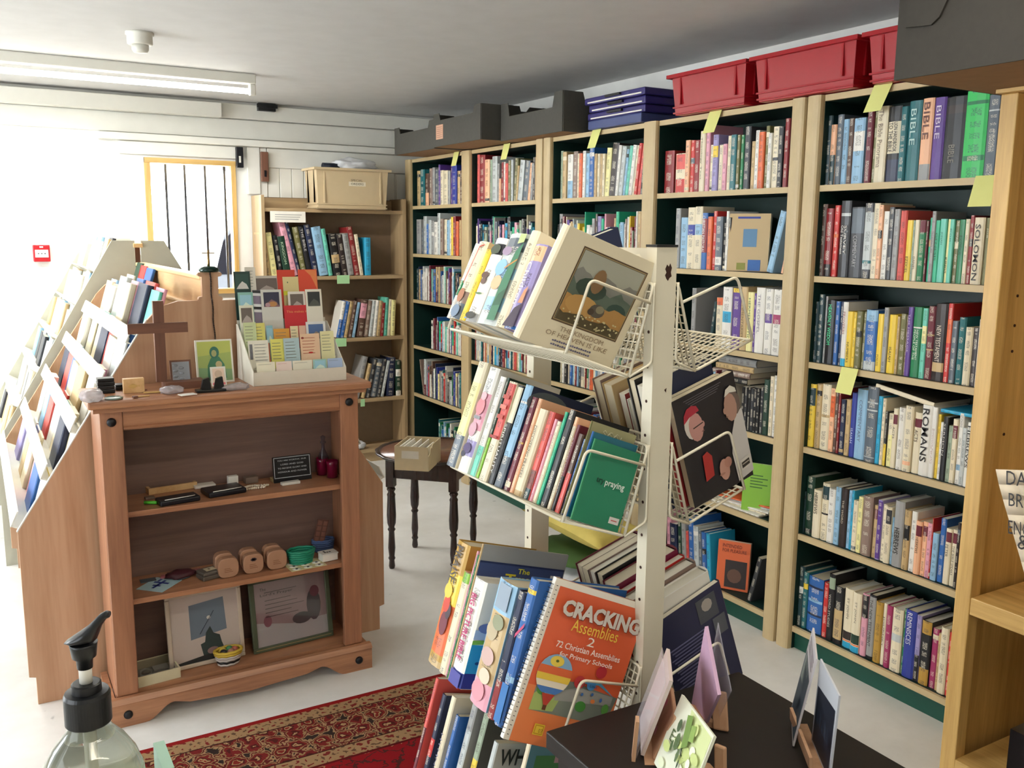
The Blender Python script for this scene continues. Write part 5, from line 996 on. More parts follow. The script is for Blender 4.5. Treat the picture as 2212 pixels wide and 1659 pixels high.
# books facing left on the left slope of that stand
rs = random.Random(9); g = 'books on the left slope of the wooden book stand'
a, b = slopept(0, 0), slopept(1, 0); sl = (b-a).normalized(); nrm = V((-sl.z, 0, sl.x))
pal_s = ['wh', 'cr', 'lb', 'co', 'wh', 'ye', 'lg', 'nv', 'cr', 'pk', 'wh', 'aq', 'rd', 'bl', 'cr', 'tn', 'wh', 'li']
cnt = 0; SAB = MB()
for ti, s in enumerate(tiers):
    y = 3.25; yi = -1
    while y < 4.46:
        yi += 1; w = rs.uniform(.15, .21); k = rs.choice((2, 2, 3, 3)) if ti > 1 else 2; hgt = rs.uniform(.16, .215) if ti < 4 else rs.uniform(.17, .23); off = 0
        lean = V((sl.x*.55, 0, 1)).normalized(); o_ = V((-lean.z, 0, lean.x))
        P = slopept(s, -.07) + V((0, y, .007))
        for j in range(k):
            t_ = rs.choice((.008, .012, .016, .022)); c = rs.choice(pal_s); off += t_+.0008
            M = frame(P+o_*off + V((0, w, 0)), -o_, V((0, -1, 0)), lean) if rs.random() < .0 else frame(P+o_*(off)+V((0, 0, 0)), -o_, V((0, 1, 0))*-1, lean)
            M = frame(P+o_*(off-t_), o_, V((0, 1, 0)), lean)
            lb = '%s book, front of the %s stack from near end, %s tier of wooden stand' % (cname(c), ORD[yi], ('lowest', 'second', 'third', 'fourth', 'topmost')[ti])
            if j < k-1: add_book(SAB, M, t_, w-.012, hgt*(1-.06*j), c, marks=False)
            else: book(M, t_, w-.012, hgt*(1-.06*j), c, lb, g, marks=False)
            cnt += 1
        y += w+.004
tag(SAB.build('books', 'print'), 'books behind the front ones in the tiers of the wooden stand', 'books', kind='stuff')
for yy, c, hh, ww, lb in ((4.42, 'dg', .25, .15, 'dark green tall book at far end of topmost tier'), (4.30, 'rd', .24, .15, 'red tall book second from far end, topmost tier'), (4.12, 'bl', .235, .16, 'glossy blue book leaning on the ridge board, topmost tier')):
    book(frame(V((.595, yy-.02, 1.165)), V((-.95, 0, .3)), V((0, 1, 0)), V((.3, 0, .95)), ), .012, ww, hh, c, lb, None, marks=False, root=True)
# sanctuary ornament on the ridge: dark green dome with brass cross
t = thing('brass_cross_ornament', 'thin brass cross on a dark green glass dome, on the stand post', 'ornament', (.692, 3.224, 1.4135))
m = MB(); m.lathe([(.030, 0), (.034, .004), (.032, .012), (.02, .019), (.004, .021)], n=22); m.build('glass_dome', plain('green_glass', '0a2a22', .08, noise=0), t)
plain('brass', '8a6a30', .3, metal=.8, noise=0)
m = MB(); m.lathe([(.006, .02), (.003, .03), (.004, .034), (.0025, .04), (.0025, .074)], n=10); m.build('stem', 'brass', t); m = MB(); m.box((-.021, -.0018, .062), (.021, .0018, .066)); m.build('crossbar', 'brass', t)
t = thing('rosary', 'dark beaded rosary hanging down the post of the wooden stand', 'rosary'); z = 1.412
for i in range(44):
    m = MB(); x = .692+.0012*math.sin(i*.4)+.0002*i; m.ball((x, 3.209, z-.006*i), .0031, 5); m.build('bead', 'dark_wood', t)
# second, white stand beyond
SB = thing('display_stand_large', 'white painted A-shaped book stand beyond the wooden one, below the window', 'display stand')
def whalf(sg, x0, xt):
    xb = .035 if sg < 0 else 1.33
    for y in (4.70, 5.80):
        m = MB(); m.prism([(x0, y, 0), (xb, y, 0), (xb, y, .58), (xt, y, 1.503), (x0, y, 1.503)], (0, .016, 0)); m.build('end_panel', 'sage_paint', SB)
plain('sage_paint', 'b8b6a4', .5, noise=.03); whalf(-1, .672, .572); whalf(1, .70, .805)
bx('ridge_board', (.6745, 4.72, .9), (.6975, 5.80, 1.47), 'brown_wood', SB); bev(bx('ridge_cap', (.665, 4.69, 1.47), (.707, 5.815, 1.49), 'ply_y', SB), .003)
def sp2(s, d): a = V((.035, 0, .58)); b = V((.572, 0, 1.503)); n = (b-a).normalized(); return a+(b-a)*s+V((-n.z, 0, n.x))*d
m = MB(); a, b = sp2(0, -.08), sp2(1, -.08); m.prism([V((a.x, 4.717, a.z)), V((b.x, 4.717, b.z)), V((b.x, 4.717, b.z-.012)), V((a.x, 4.717, a.z-.012))], (0, 1.08, 0)); m.build('slope_board', 'white_plastic', SB)
SBB = MB(); cnt = 0; a, b = sp2(0, 0), sp2(1, 0); sl2 = (b-a).normalized(); lean = V((sl2.x*.6, 0, 1)).normalized(); o_ = V((-lean.z, 0, lean.x))
for ti in range(6):
    s = ti/6+.01; a, b = sp2(s, -.079), sp2(s, .03); m = MB(); m.prism([V((p.x, 4.718, p.z)) for p in (a, b, b+V((0, 0, .005)), a+V((0, 0, .005)))], (0, 1.076, 0)); m.build('tier_ledge', 'white_plastic', SB)
    y = 4.73
    while y < 5.66:
        w = rs.uniform(.11, .17); P = sp2(s, -.065)+V((0, y, .008)); off = 0
        for j in range(2):
            t_ = rs.choice((.01, .016, .02)); c = rs.choice(['wh', 'lg', 'cr', 'gy', 'lb', 'tn', 'ch'])
            add_book(SBB, frame(P+o_*(off), o_, V((0, 1, 0)), lean), t_, w-.01, rs.uniform(.14, .185), c, marks=False)
            cnt += 1; off += t_+.0008
        y += w+.02
tag(SBB.build('books', 'print'), 'pale books standing in the tiers of the white painted stand', 'books', kind='stuff')
# ------------------------------------------------------------------ small round table with box
t = thing('side_table', 'small dark wooden round table with turned legs', 'table', (1.81, 3.815, 0)); t.rotation_euler.z = 0
zt = .548
m = MB(); N_ = 72
ring = [(.262+.005*abs(math.sin(a*math.pi/N_*12)), zt-.012, a) for a in range(N_)]
m.lathe([(.246, zt-.016), (.262, zt-.012), (.268, zt-.004), (.262, zt), (.25, zt-.002), (.248, zt-.006)], n=N_)
for i in range(len(m.v)):
    v = m.v[i]; a = math.atan2(v.y, v.x); r = math.hypot(v.x, v.y)
    if r > .255: k = 1+.022*abs(math.sin(a*9)); v.x *= k; v.y *= k
m.build('scalloped_rim', 'dark_wood', t); m = MB(); m.lathe([(.247, zt-.016), (.247, zt-.005), (.001, zt-.0048)], n=48); m.build('table_top', 'dark_top', t)
c = [(-.215, 0), (0, .215), (.215, 0), (0, -.215)]
for i in range(4):
    A, B = V((*c[i], 0)), V((*c[(i+1) % 4], 0)); d = (B-A).normalized(); n = V((-d.y, d.x, 0))*.008
    A2, B2 = A+d*.022, B-d*.022; m = MB(); m.prism([A2+n+V((0, 0, zt-.11)), B2+n+V((0, 0, zt-.11)), B2+n+V((0, 0, zt-.0165)), A2+n+V((0, 0, zt-.0165))], -n*2); m.build('apron', 'dark_wood', t)
for x, y in c:
    l = MB(); ang = Matrix.Rotation(math.pi/4, 3, 'Z')
    l.lathe([(.0001, zt-.0165), (.0268, zt-.0165), (.0268, zt-.15), (.016, zt-.16)], (x, y, 0), 4, M=Matrix.Rotation(0, 3, 'Z'), smooth=False)
    l.lathe([(.016, zt-.155), (.021, zt-.165), (.014, zt-.178), (.02, zt-.19), (.018, zt-.2), (.022, .26), (.02, .22), (.013, .2), (.019, .19), (.013, .18), (.017, .1), (.013, .06), (.017, .05), (.012, .04), (.015, .012), (.012, 0)], (x, y, 0), 14)
    l.build('leg', 'dark_wood', t)
zt2 = zt-.0045
A, B, Cc = at(854, 1015, 2, zt2), at(925, 1019, 2, zt2), at(965, 990, 2, zt2); x_ = (B-A).normalized(); y_ = V((-x_.y, x_.x, 0))
t = thing('open_box', 'open cream cardboard box with torn corner on the round table', 'box', frame(A+V((0, 0, .0008)), x_, y_, V((0, 0, 1)))); w = (B-A).length; dd = min(.2, max(.13, (Cc-B).dot(y_))); hh = .105
plain('box_card', 'd8c8a4', .7, noise=.07)
bx('base', (0, 0, 0), (w, dd, .003), 'box_card', t); bx('front_side', (0, -.0025, 0), (w, 0, hh), 'box_card', t); bx('left_side', (-.0025, -.0025, 0), (0, dd, hh), 'box_card', t); bx('back_side', (-.0025, dd, 0), (w+.0025, dd+.0025, hh), 'box_card', t)
m = MB(); m.prism([(w, 0, 0), (w, dd, 0), (w, dd, hh), (w, .07, hh), (w, .05, hh*.85), (w, .04, hh*.95), (w, .02, hh*.7), (w, 0, hh*.62)], (.0025, 0, 0)); m.build('torn_side', 'box_card', t)
bx('address_label', (w*.2, -.0034, hh*.5), (w*.72, -.0026, hh*.82), 'paper', t)
for i in range(14): o = bx('card_strip', (.008+.011*i % (w-.03), .01, .003), (.008+.011*i % (w-.03)+.004, dd-.012, .075+.012*((i*7) % 3)), 'paper' if i % 3 else 'kraft', t)
# cushion and bags on the floor beyond the rack
plain('cushion_yellow', 'd8c468', .8, noise=.1, scale=12, bump=.3); plain('green_cloth', '4a6a34', .8)
t = cloth_blob('white_bag', 'white plastic bag on the floor under the green cloth', 'bag', (2.29, 3.22, .001), (.19, .24, .07), 'white_bag', 5, .2, 5)
t = cloth_blob('green_cloth', 'folded green cloth lying under the yellow cushion', 'cloth', (2.29, 3.22, .13), (.19, .25, .028), 'green_cloth', 2, .15, 5)
bm = bmesh.new(); bmesh.ops.create_grid(bm, x_segments=26, y_segments=26, size=1); top = bm.verts[:]
me = D.meshes.new('cushion'); vs = []; fs = []; n = 26
from mathutils import noise as NZ
for s in (1, -1):
    for i in range(n+1):
        for j in range(n+1):
            u, v = -1+2*i/n, -1+2*j/n; e = (1-abs(u)**2.6)*(1-abs(v)**2.6); pin = 1+.07*(abs(u)*abs(v))**2
            x, y = u*.21*pin*(1-.05*(1-abs(v))**2*0-.06*(1-v*v)*abs(u)), v*.30*pin*(1-.06*(1-u*u)*abs(v))
            z = s*.062*max(0, e)**.45 + NZ.noise(V((u*2.2, v*2.2, s)))*.012*e+NZ.noise(V((u*6, v*6, s)))*.004*e; vs.append((x, y, z))
k = (n+1)**2
for s in (0, 1):
    for i in range(n):
        for j in range(n):
            q = [s*k+i*(n+1)+j, s*k+(i+1)*(n+1)+j, s*k+(i+1)*(n+1)+j+1, s*k+i*(n+1)+j+1]; fs.append(q if s == 0 else q[::-1])
bm.free(); me.from_pydata(vs, [], fs); me.materials.append(MATS['cushion_yellow'])
for p_ in me.polygons: p_.use_smooth = True
o = link('cushion', me); o.scale = (.84, .84, .9); o.location = (2.29, 3.2, .275); o.rotation_euler = (.06, .12, .1); tag(o, 'pale yellow creased cushion on the floor beyond the wire rack', 'cushion')
# ------------------------------------------------------------------ rug
def rugmat():
    m, nt, b, N, L = newmat('oriental_rug'); b.inputs['Roughness'].default_value = .95; b.inputs['Specular IOR Level'].default_value = .1
    tc = N.new('ShaderNodeTexCoord'); sp = N.new('ShaderNodeSeparateXYZ'); L.new(tc.outputs['Object'], sp.inputs[0])
    def M(op, x, y=None, z=None):
        n = N.new('ShaderNodeMath'); n.operation = op
        for i, q in enumerate((x, y, z)):
            if q is None: continue
            if isinstance(q, (int, float)): n.inputs[i].default_value = q
            else: L.new(q, n.inputs[i])
        return n.outputs[0]
    # distance from the far and left edges (object origin at the far left corner, x right, -y towards the camera)
    dx = sp.outputs[0]; dy = M('MULTIPLY', sp.outputs[1], -1); d = M('MINIMUM', dx, dy)
    along = M('SUBTRACT', dx, sp.outputs[1])
    def dist():
        w_ = N.new('ShaderNodeTexNoise'); w_.inputs['Scale'].default_value = 34; w_.inputs['Detail'].default_value = 2; L.new(tc.outputs['Object'], w_.inputs['Vector'])
        a_ = N.new('ShaderNodeVectorMath'); a_.operation = 'MULTIPLY_ADD'; a_.inputs[1].default_value = (.05, .05, 0); L.new(w_.outputs['Color'], a_.inputs[0]); L.new(tc.outputs['Object'], a_.inputs[2]); return a_.outputs[0]
    def motif(scale, rnd, vec=None):
        v = N.new('ShaderNodeTexVoronoi'); v.inputs['Scale'].default_value = scale; v.inputs['Randomness'].default_value = rnd; L.new(dist(), v.inputs['Vector']); return v
    def ramp(src, stops):
        r = N.new('ShaderNodeValToRGB'); r.color_ramp.interpolation = 'CONSTANT'; e = r.color_ramp.elements
        while len(e) < len(stops): e.new(.5)
        for q, (p, c) in zip(e, stops): q.position = p; q.color = (*C(c), 1)
        L.new(src, r.inputs[0]); return r.outputs[0]
    nz = N.new('ShaderNodeTexNoise'); nz.inputs['Scale'].default_value = 26; nz.inputs['Detail'].default_value = 2; L.new(tc.outputs['Object'], nz.inputs['Vector'])
    v1 = motif(15, .35); f1 = M('ADD', v1.outputs['Distance'], M('MULTIPLY', nz.outputs['Fac'], .55))
    wide = ramp(f1, [(0, '7c2a24'), (.36, 'a88860'), (.43, '50201c'), (.52, '742422'), (.66, '947650'), (.72, '5c1e1e'), (.80, '9c7c58'), (.88, '342824')])
    v2 = motif(30, .1); thin = ramp(v2.outputs['Distance'], [(0, '742824'), (.28, '9c7c58'), (.6, '604634')])
    v3 = motif(12, .6); f3 = M('ADD', v3.outputs['Distance'], M('MULTIPLY', nz.outputs['Fac'], .5)); fld = ramp(f3, [(0, 'b08858'), (.30, '7c1c1e'), (.42, 'a88458'), (.47, '86181c'), (.78, '4a2420'), (.84, '86181c')])
    cols = [(0, None, '8a1c1c'), (.02, thin, None), (.075, None, '3a1c18'), (.08, wide, None), (.27, None, '3a1c18'), (.275, thin, None), (.335, None, '5a1414'), (.345, fld, None)]
    cur = None
    for p, src, c in cols:
        mx = N.new('ShaderNodeMix'); mx.data_type = 'RGBA'
        if cur is None: mx.inputs[6].default_value = (*C('8a1c1c'), 1)
        else: L.new(cur, mx.inputs[6])
        if src is not None: L.new(src, mx.inputs[7])
        else: mx.inputs[7].default_value = (*C(c), 1)
        L.new(M('GREATER_THAN', d, p), mx.inputs[0]); cur = mx.outputs[2]
    L.new(cur, b.inputs['Base Color'])
    bp = N.new('ShaderNodeBump'); bp.inputs['Strength'].default_value = .4; bp.inputs['Distance'].default_value = .003; n4 = N.new('ShaderNodeTexNoise'); n4.inputs['Scale'].default_value = 600; L.new(tc.outputs['Object'], n4.inputs['Vector']); L.new(n4.outputs['Fac'], bp.inputs['Height']); L.new(bp.outputs[0], b.inputs['Normal'])
    MATS['rug'] = m
rugmat()
o = bx('rug', (0, -1.9, 0), (1.35, 0, .009), 'rug'); o.location = (.235, 2.745, .0005); tag(o, 'red and tan oriental patterned rug on the white floor', 'rug')
# ------------------------------------------------------------------ white wire book rack
RX = 1.06; TIER = [1.355, 1.062, .635, .34]; RY0, RY1 = 1.27, 1.705
RK = thing('book_rack', 'two-sided cream metal book rack with sloping wire shelves, in the foreground', 'book rack')
for y, cap in ((RY0, 1), (1.675, 0)):
    m = MB(); zt_ = 1.53
    m.box((RX-.024, y, .02), (RX+.022, y+.003, zt_)); m.box((RX-.024, y+.003, .02), (RX-.021, y+.028, zt_)); m.box((RX+.019, y+.003, .02), (RX+.022, y+.028, zt_)); m.build('post', 'white_metal', RK)
    bx('foot', (RX-.26, y+.001, .0), (RX+.26, y+.027, .0195), 'white_metal', RK, bevel=.004)
    for i in range(22):
        z = .12+i*.063
        m = MB(); m.lathe([(.003, 0), (.003, .0006)], (RX-.0242, y+.015, z), 8, M=Matrix.Rotation(-math.pi/2, 3, 'Y')); m.build('peg_hole', 'chip', RK)
bx('end_cap', (RX-.025, RY0-.001, 1.5301), (RX+.023, RY0+.03, 1.5345), 'black_plastic', RK); bx('end_cap', (RX-.025, 1.674, 1.5301), (RX+.023, 1.705, 1.5345), 'black_plastic', RK)
for pts in ([(-.004, 1.492), (.0, 1.50), (.004, 1.496), (.007, 1.502), (.011, 1.494), (.009, 1.486), (.011, 1.479), (.006, 1.476), (.003, 1.471), (-.001, 1.475), (-.004, 1.481), (-.001, 1.486)], [(.004, 1.275), (.009, 1.278), (.008, 1.270), (.006, 1.272)]):
    m = MB(); m.prism([(RX+a, RY0-.0003, b) for a, b in pts], (0, .0004, 0)); m.build('paint_chip', 'chip', RK)
hd = bx('header_panel', (RX-.019, RY0+.029, 1.415), (RX-.014, 1.674, 1.528), 'white_metal', RK)
for yc, c1, c2, rz, ry in ((1.335, '9cc0b0', 'e08878', .036, .03), (1.42, 'e8b8b0', 'd8c8a8', .034, .028), (1.505, 'e8a8a8', 'ece0c8', .022, .03)):
    m = MB(); zc = 1.482
    def yz(pts, c, e): m.poly([(RX-.0195-e, a, b) for a, b in pts][::-1], c)
    yz([(yc+ry*math.cos(t_*math.pi/8)*(1+.12*math.cos(t_*2)), zc+rz*math.sin(t_*math.pi/8)*(1+.1*math.sin(t_*3))) for t_ in range(16)], 'ece4cc', 0)
    yz([(yc+ry*.8*math.cos(t_*math.pi/8)*(1+.15*math.cos(t_*1.7)), zc+rz*.8*math.sin(t_*math.pi/8)) for t_ in range(16)], c1, .0003)
    yz([(yc+ry*.5*math.cos(t_*math.pi/6), zc-.006+rz*.45*math.sin(t_*math.pi/6)) for t_ in range(12)], c2, .0006)
    yz([(yc-.004+ry*.25*math.cos(t_*math.pi/6), zc+.008+rz*.25*math.sin(t_*math.pi/6)) for t_ in range(12)], 'ece8dc', .0009)
    m.build('sticker', 'flat', RK)
WR = .0028
def wire(name, pts, r=WR, par=RK):
    m = MB(); m.tube(pts, r, 7); return m.build(name, 'white_metal', par)
def rnd(pts, k=4, r=.012):
    out = [V(pts[0])]
    for i in range(1, len(pts)-1):
        p, a, b = V(pts[i]), V(pts[i-1]), V(pts[i+1]); da = (a-p); db = (b-p); ra = min(r, da.length*.45); rb2 = min(r, db.length*.45)
        s, e = p+da.normalized()*ra, p+db.normalized()*rb2
        for j in range(k+1): t = j/k; out.append((1-t)**2*s+2*t*(1-t)*p+t*t*e)
    out.append(V(pts[-1])); return out
for zi, z0 in enumerate(TIER):
    for s in (-1, 1):
        P = lambda dx, z, y: V((RX+s*dx, y, z))
        A = lambda y: P(.213, z0, y); B = lambda y: P(.076, z0-.050, y); Cc = lambda y: P(.027, z0+.112, y)
        sh_ = D.objects.new('wire_shelf', None); COL.objects.link(sh_); sh_.parent = RK
        y0, y1 = RY0+.001, RY1
        wire('frame_wire', rnd([A(y0), B(y0), B(y1), A(y1), A(y0+.0001)]), par=sh_); wire('frame_wire', rnd([B(y0), Cc(y0), Cc(y1), B(y1)]), par=sh_)
        m = MB()
        def strip(a, b, w=.0016):
            d = (b-a).normalized(); n = d.orthogonal().normalized()*w; m.tube([a, b], w, 4)
        nf, nl = 9, 30
        for i in range(1, nf): t = i/nf; strip(A(y0).lerp(B(y0), t), A(y1).lerp(B(y1), t))
        for j in range(1, nl): y = y0+(y1-y0)*j/nl; strip(A(y), B(y))
        for i in range(1, 11): t = i/11; strip(B(y0).lerp(Cc(y0), t), B(y1).lerp(Cc(y1), t))
        for j in range(1, nl): y = y0+(y1-y0)*j/nl; strip(B(y), Cc(y))
        g_ = m.build('mesh_grid', 'white_metal', sh_); g_['kind'] = 'stuff'
        for y in (y0-.004, y1+.004): wire('end_loop', rnd([A(y), P(.166, z0+.122, y), P(.037, z0+.078, y)], 5, .014), par=sh_)
        for y in (y0-.001, y1-.012): wire('hook', rnd([B(y), P(.0275, z0-.03, y), P(.0275, z0+.10, y), Cc(y)+V((0, 0, .001))], 3, .01), r=.0024, par=sh_)
GR = lambda s, i: 'books on the %s shelf of the wire rack, %s side' % (('top', 'second', 'third', 'lowest')[i], 'left' if s < 0 else 'right')
def rbook(s, ti, foot, t, w, h, cover, lb, a=20, xs=None, title=None, bands=(), ink=None, cc=None, back=None, hard=None, marks=None, z=None, z1=None):
    """foot: y of the spine's far edge; xs: |x| distance of the spine foot from the rack's centre"""
    xs = xs if xs is not None else .21; a = math.radians(a); z0 = TIER[ti]+(xs-.213)*.36+.003 if z is None else z
    O = V((RX+s*xs, foot, z0)); u = V((-s*math.sin(a), 0, math.cos(a))); d = V((-s*math.cos(a), 0, -math.sin(a)))
    return book(frame(O, d.cross(u), d, u), t, w, h, cover, lb, GR(s, ti), bands, hard, ink, title, marks, cc, root=True, back=back)
def prow(ti, spec, ox, oy, sc, xs, rows, a=20, xs1=None, ymin=1.345, dz=0):
    objs = []; items = parse(spec); xs0 = xs; L0 = items[0]['l']; L1 = items[-1]['r']; pos = []
    for it in items:   # where each book's foot meets the shelf line, then closed up so the row ends behind the front books
        q = []
        for e in ('l', 'r'):
            xs = xs0+((xs1 or xs0)-xs0)*(it[e]-L0)/(L1-L0); q.append(solve(lambda v: -proj((RX-xs, v, TIER[ti]+(xs-.213)*.36+.003+dz))[0], -(ox+it[e]/sc), 1.1, 2.2))
        pos.append(q)
    yf, yn_ = min(1.70, pos[0][0]), pos[-1][1]; k_ = (yf-ymin)/(pos[0][0]-yn_); rem = lambda v: ymin+(v-yn_)*k_; last = None
    for it, (w, lb), q in zip(items, rows, pos):
        xs = xs0+((xs1 or xs0)-xs0)*(it['l']-L0)/(L1-L0); z0 = TIER[ti]+(xs-.213)*.36+.003+dz; X = RX-xs
        yl, yr = rem(q[0]), rem(q[1])
        if last is not None: yl = min(yl, last-.0008)
        last = min(yr, yl-.005); yr = last; aa = it.get('lean', a); ar = math.radians(aa); top = oy+it['top']/sc
        h = solve(lambda hh: -proj((X+math.sin(ar)*hh, yl, z0+math.cos(ar)*hh))[1], -top, .05, .45)
        w_ = min(w, (xs-.032+.0)/math.cos(ar)-.0) if w < .9 else w
        objs.append((rbook(-1, ti, yl, max(.005, yl-yr), w, h, it['c'], lb, aa, xs, it['title'], it['bands'], None, it['cc'], z=z0), max(.005, yl-yr), w, h))
    return objs
def face_art(o, t, shapes, name='cover_picture'):
    m = MB()
    for i, (c, pts) in enumerate(shapes): m.poly([(t+.0003+.00022*i, p[0], p[1]) for p in pts], c)
    return m.build(name, 'flat', o)
def face_txt(o, t, tx, y, z, L_, h, c, bold=0, e=.0016): return lettering(tx, o, (t+e, y, z), (0, 1, 0), (0, 0, 1), L_, h, c, bold=bold)
def spine_art(o, t, shapes, name='spine_picture'):
    m = MB()
    for i, (c, pts) in enumerate(shapes): m.poly([(p[0], -.0046-.00015*i, p[1]) for p in pts], c)
    return m.build(name, 'flat', o)
R1 = prow(0, '60,85,190,wh|@.3,.5,gn|~24;88,172,175,cr|@.0,.2,sl|@.2,.35,tp|#tn;174,216,245,ye;225,325,145,wh|@.8,.93,ch|@.0,.1,gy;332,500,105,lg|@.8,.95,sl|@.5,.62,lb|@.15,.3,lb;505,580,80,cr;585,690,200,li|@.8,.98,pe|@.0,.04,bl', 950, 480, 4.147, .255,
 [(.19, 'white book with green and blue edge lettering, far end of top shelf'), (.20, 'cream hardback with red arched line on its spine, top rack shelf'), (.19, 'narrow mustard yellow book on the top rack shelf'), (.2, 'thick white book with dark woodcut plants on spine'), (.2, 'thick grey and green landscape book, top rack shelf'), (.21, 'cream ribbed hardback beside the lilac book'), (.19, "lilac children's book next to the big cream picture book")], 24, None, 1.366, .013)
o, t, w, h = R1[1]; spine_art(o, t, [('c0503c', [(t*.2, h*.45), (t*.28, h*.45), (t*.5, h*.92), (t*.9, h*.95), (t*.9, h*.965), (t*.42, h*.935)]), ('a86c48', blob(t*.45, h*.3, t*.3, h*.09)), ('6c8098', blob(t*.5, h*.1, t*.4, h*.08))])
o, t, w, h = R1[3]; spine_art(o, t, [('44503c', blob(t*.5, h*.86, t*.4, h*.06)), ('5c3c30', blob(t*.45, h*.55, t*.3, h*.04)), ('64483c', blob(t*.5, h*.48, t*.22, h*.04)), ('5a7a4c', blob(t*.5, h*.33, t*.3, h*.012)), ('34342c', blob(t*.5, h*.07, t*.4, h*.04)), ('5c84b8', blob(t*.2, h*.03, t*.1, h*.01))])
o, t, w, h = R1[4]; spine_art(o, t, [('8cb8dc', blob(t*.3, h*.62, t*.28, h*.09)), ('e0b48c', blob(t*.35, h*.45, t*.25, h*.08)), ('9c88a0', blob(t*.3, h*.8, t*.24, h*.05)), ('3c7858', [(t*.6, h*.05), (t, h*.05), (t, h*.9), (t*.75, h*.8), (t*.6, h*.45)]), ('24583c', [(t*.62, h*.2), (t, h*.22), (t, h*.4), (t*.7, h*.33)]), ('c88840', [(t*.5, h*.6), (t, h*.7), (t, h*.72), (t*.5, h*.62)]), ('b8c488', [(t*.7, h*.88), (t, h*.9), (t, h*.99), (t*.7, h*.99)])])
lettering('NAISH', o, (t*.42, -.0058, h*.93), (0, 0, -1), (1, 0, 0), h*.17, t*.22, 'd8d4d0') if 0 else None
o, t, w, h = R1[6]; lettering("Children", o, (t*.25, -.0056, h*.78), (0, 0, -1), (1, 0, 0), h*.5, t*.34, 'e8e4f0'); 
m = MB(); m.poly([(t*.02, -.0052, h*.02), (t*.98, -.0052, h*.02), (t*.98, -.0052, h*.3), (t*.5, -.0052, h*.24)], '3a2a40'); m.poly([(t*.6, -.0053, h*.3), (t*.98, -.0053, h*.3), (t*.98, -.0053, h*.5), (t*.75, -.0053, h*.45)], 'c88860'); m.build('spine_picture', 'flat', o)
# big cream picture book, cover to the camera
def posed(O, X, U, t, w, h, cover, lb, grp, near=.983, **k):
    X = V(X).normalized(); U = (V(U)-X*V(U).dot(X)).normalized(); n = X.cross(U); O = EYE+(V(O)-EYE)*near
    return book(frame(V(O)-n*t, n, X, U), t, w, h, cover, lb, grp, root=True, **k)
o = posed((.78, 1.312, 1.378), (.947, .046, -.319), (.318, -.24, .899), .02, .21, .205, 'cr', 'large cream picture book with framed painting, facing out on top shelf', GR(-1, 0), near=1.004, marks=False, hard=True); t = .02; w, h = .21, .205
x0, x1, z0, z1 = .045, .195, .05, .185
def rect(a, b, c, d): return [(a, b), (c, b), (c, d), (a, d)]
wob = lambda base, amp, n, ph, xa, xb: [(xa+(xb-xa)*i/n, base+amp*math.sin(ph+i*1.1)+amp*.5*math.sin(i*2.3+ph)) for i in range(n+1)]
sh = [('5c4630', rect(x0, z0, x1, z1)), ('a89468', rect(x0+.0025, z0+.0025, x1-.0025, z1-.0025)), ('5c5038', rect(x0+.004, z0+.004, x1-.004, z1-.004)), ('a8a898', rect(x0+.005, z0+.005, x1-.005, z1-.005)),
 ('84847c', wob(z0+.095, .006, 14, 0, x0+.005, x1-.005)+[(x1-.005, z0+.03), (x0+.005, z0+.03)]), ('5c6a5c', wob(z0+.075, .006, 14, 2, x0+.005, x1-.005)+[(x1-.005, z0+.03), (x0+.005, z0+.03)]), ('36483c', blob(x0+.05, z0+.072, .034, .018)), ('8c6c48', blob(x0+.058, z0+.088, .014, .022)), ('304a40', blob(x1-.03, z0+.05, .022, .014)),
 ('b08448', wob(z0+.05, .003, 14, 1, x0+.005, x1-.005)+[(x1-.005, z0+.005), (x0+.005, z0+.005)]), ('c09454', blob(x0+.045, z0+.04, .036, .018)), ('54482c', wob(z0+.022, .003, 14, 3, x0+.005, x1-.005)+[(x1-.005, z0+.005), (x0+.005, z0+.005)])]
sh += [('5c5448', blob(x0+.08, z0+.04, .017, .012)), ('8c8468', blob(x0+.085, z0+.044, .009, .007)), ('4a3c30', blob(x0+.068, z0+.036, .007, .006))]
r_ = random.Random(3); sh += [('c8bc8c', blob(x0+.01+r_.random()*.13, z0+.008+r_.random()*.02, .0022, .0016, 6)) for i in range(42)]
face_art(o, t, sh)
face_txt(o, t, 'THE KINGDOM', .07, .036, .10, .0085, '9a8468', e=.001); face_txt(o, t, 'OF HEAVEN IS LIKE', .045, .024, .14, .0085, '9a8468', e=.001)
for i, L_ in enumerate((.085, .1)):
    m = MB(); 
    for k in range(18): m.box((t+.0004, .065+k*.005, .016-i*.007), (t+.0009, .0685+k*.005, .0185-i*.007+.0008*(k % 2)), '6c6a88')
    m.build('small_print', 'flat', o)
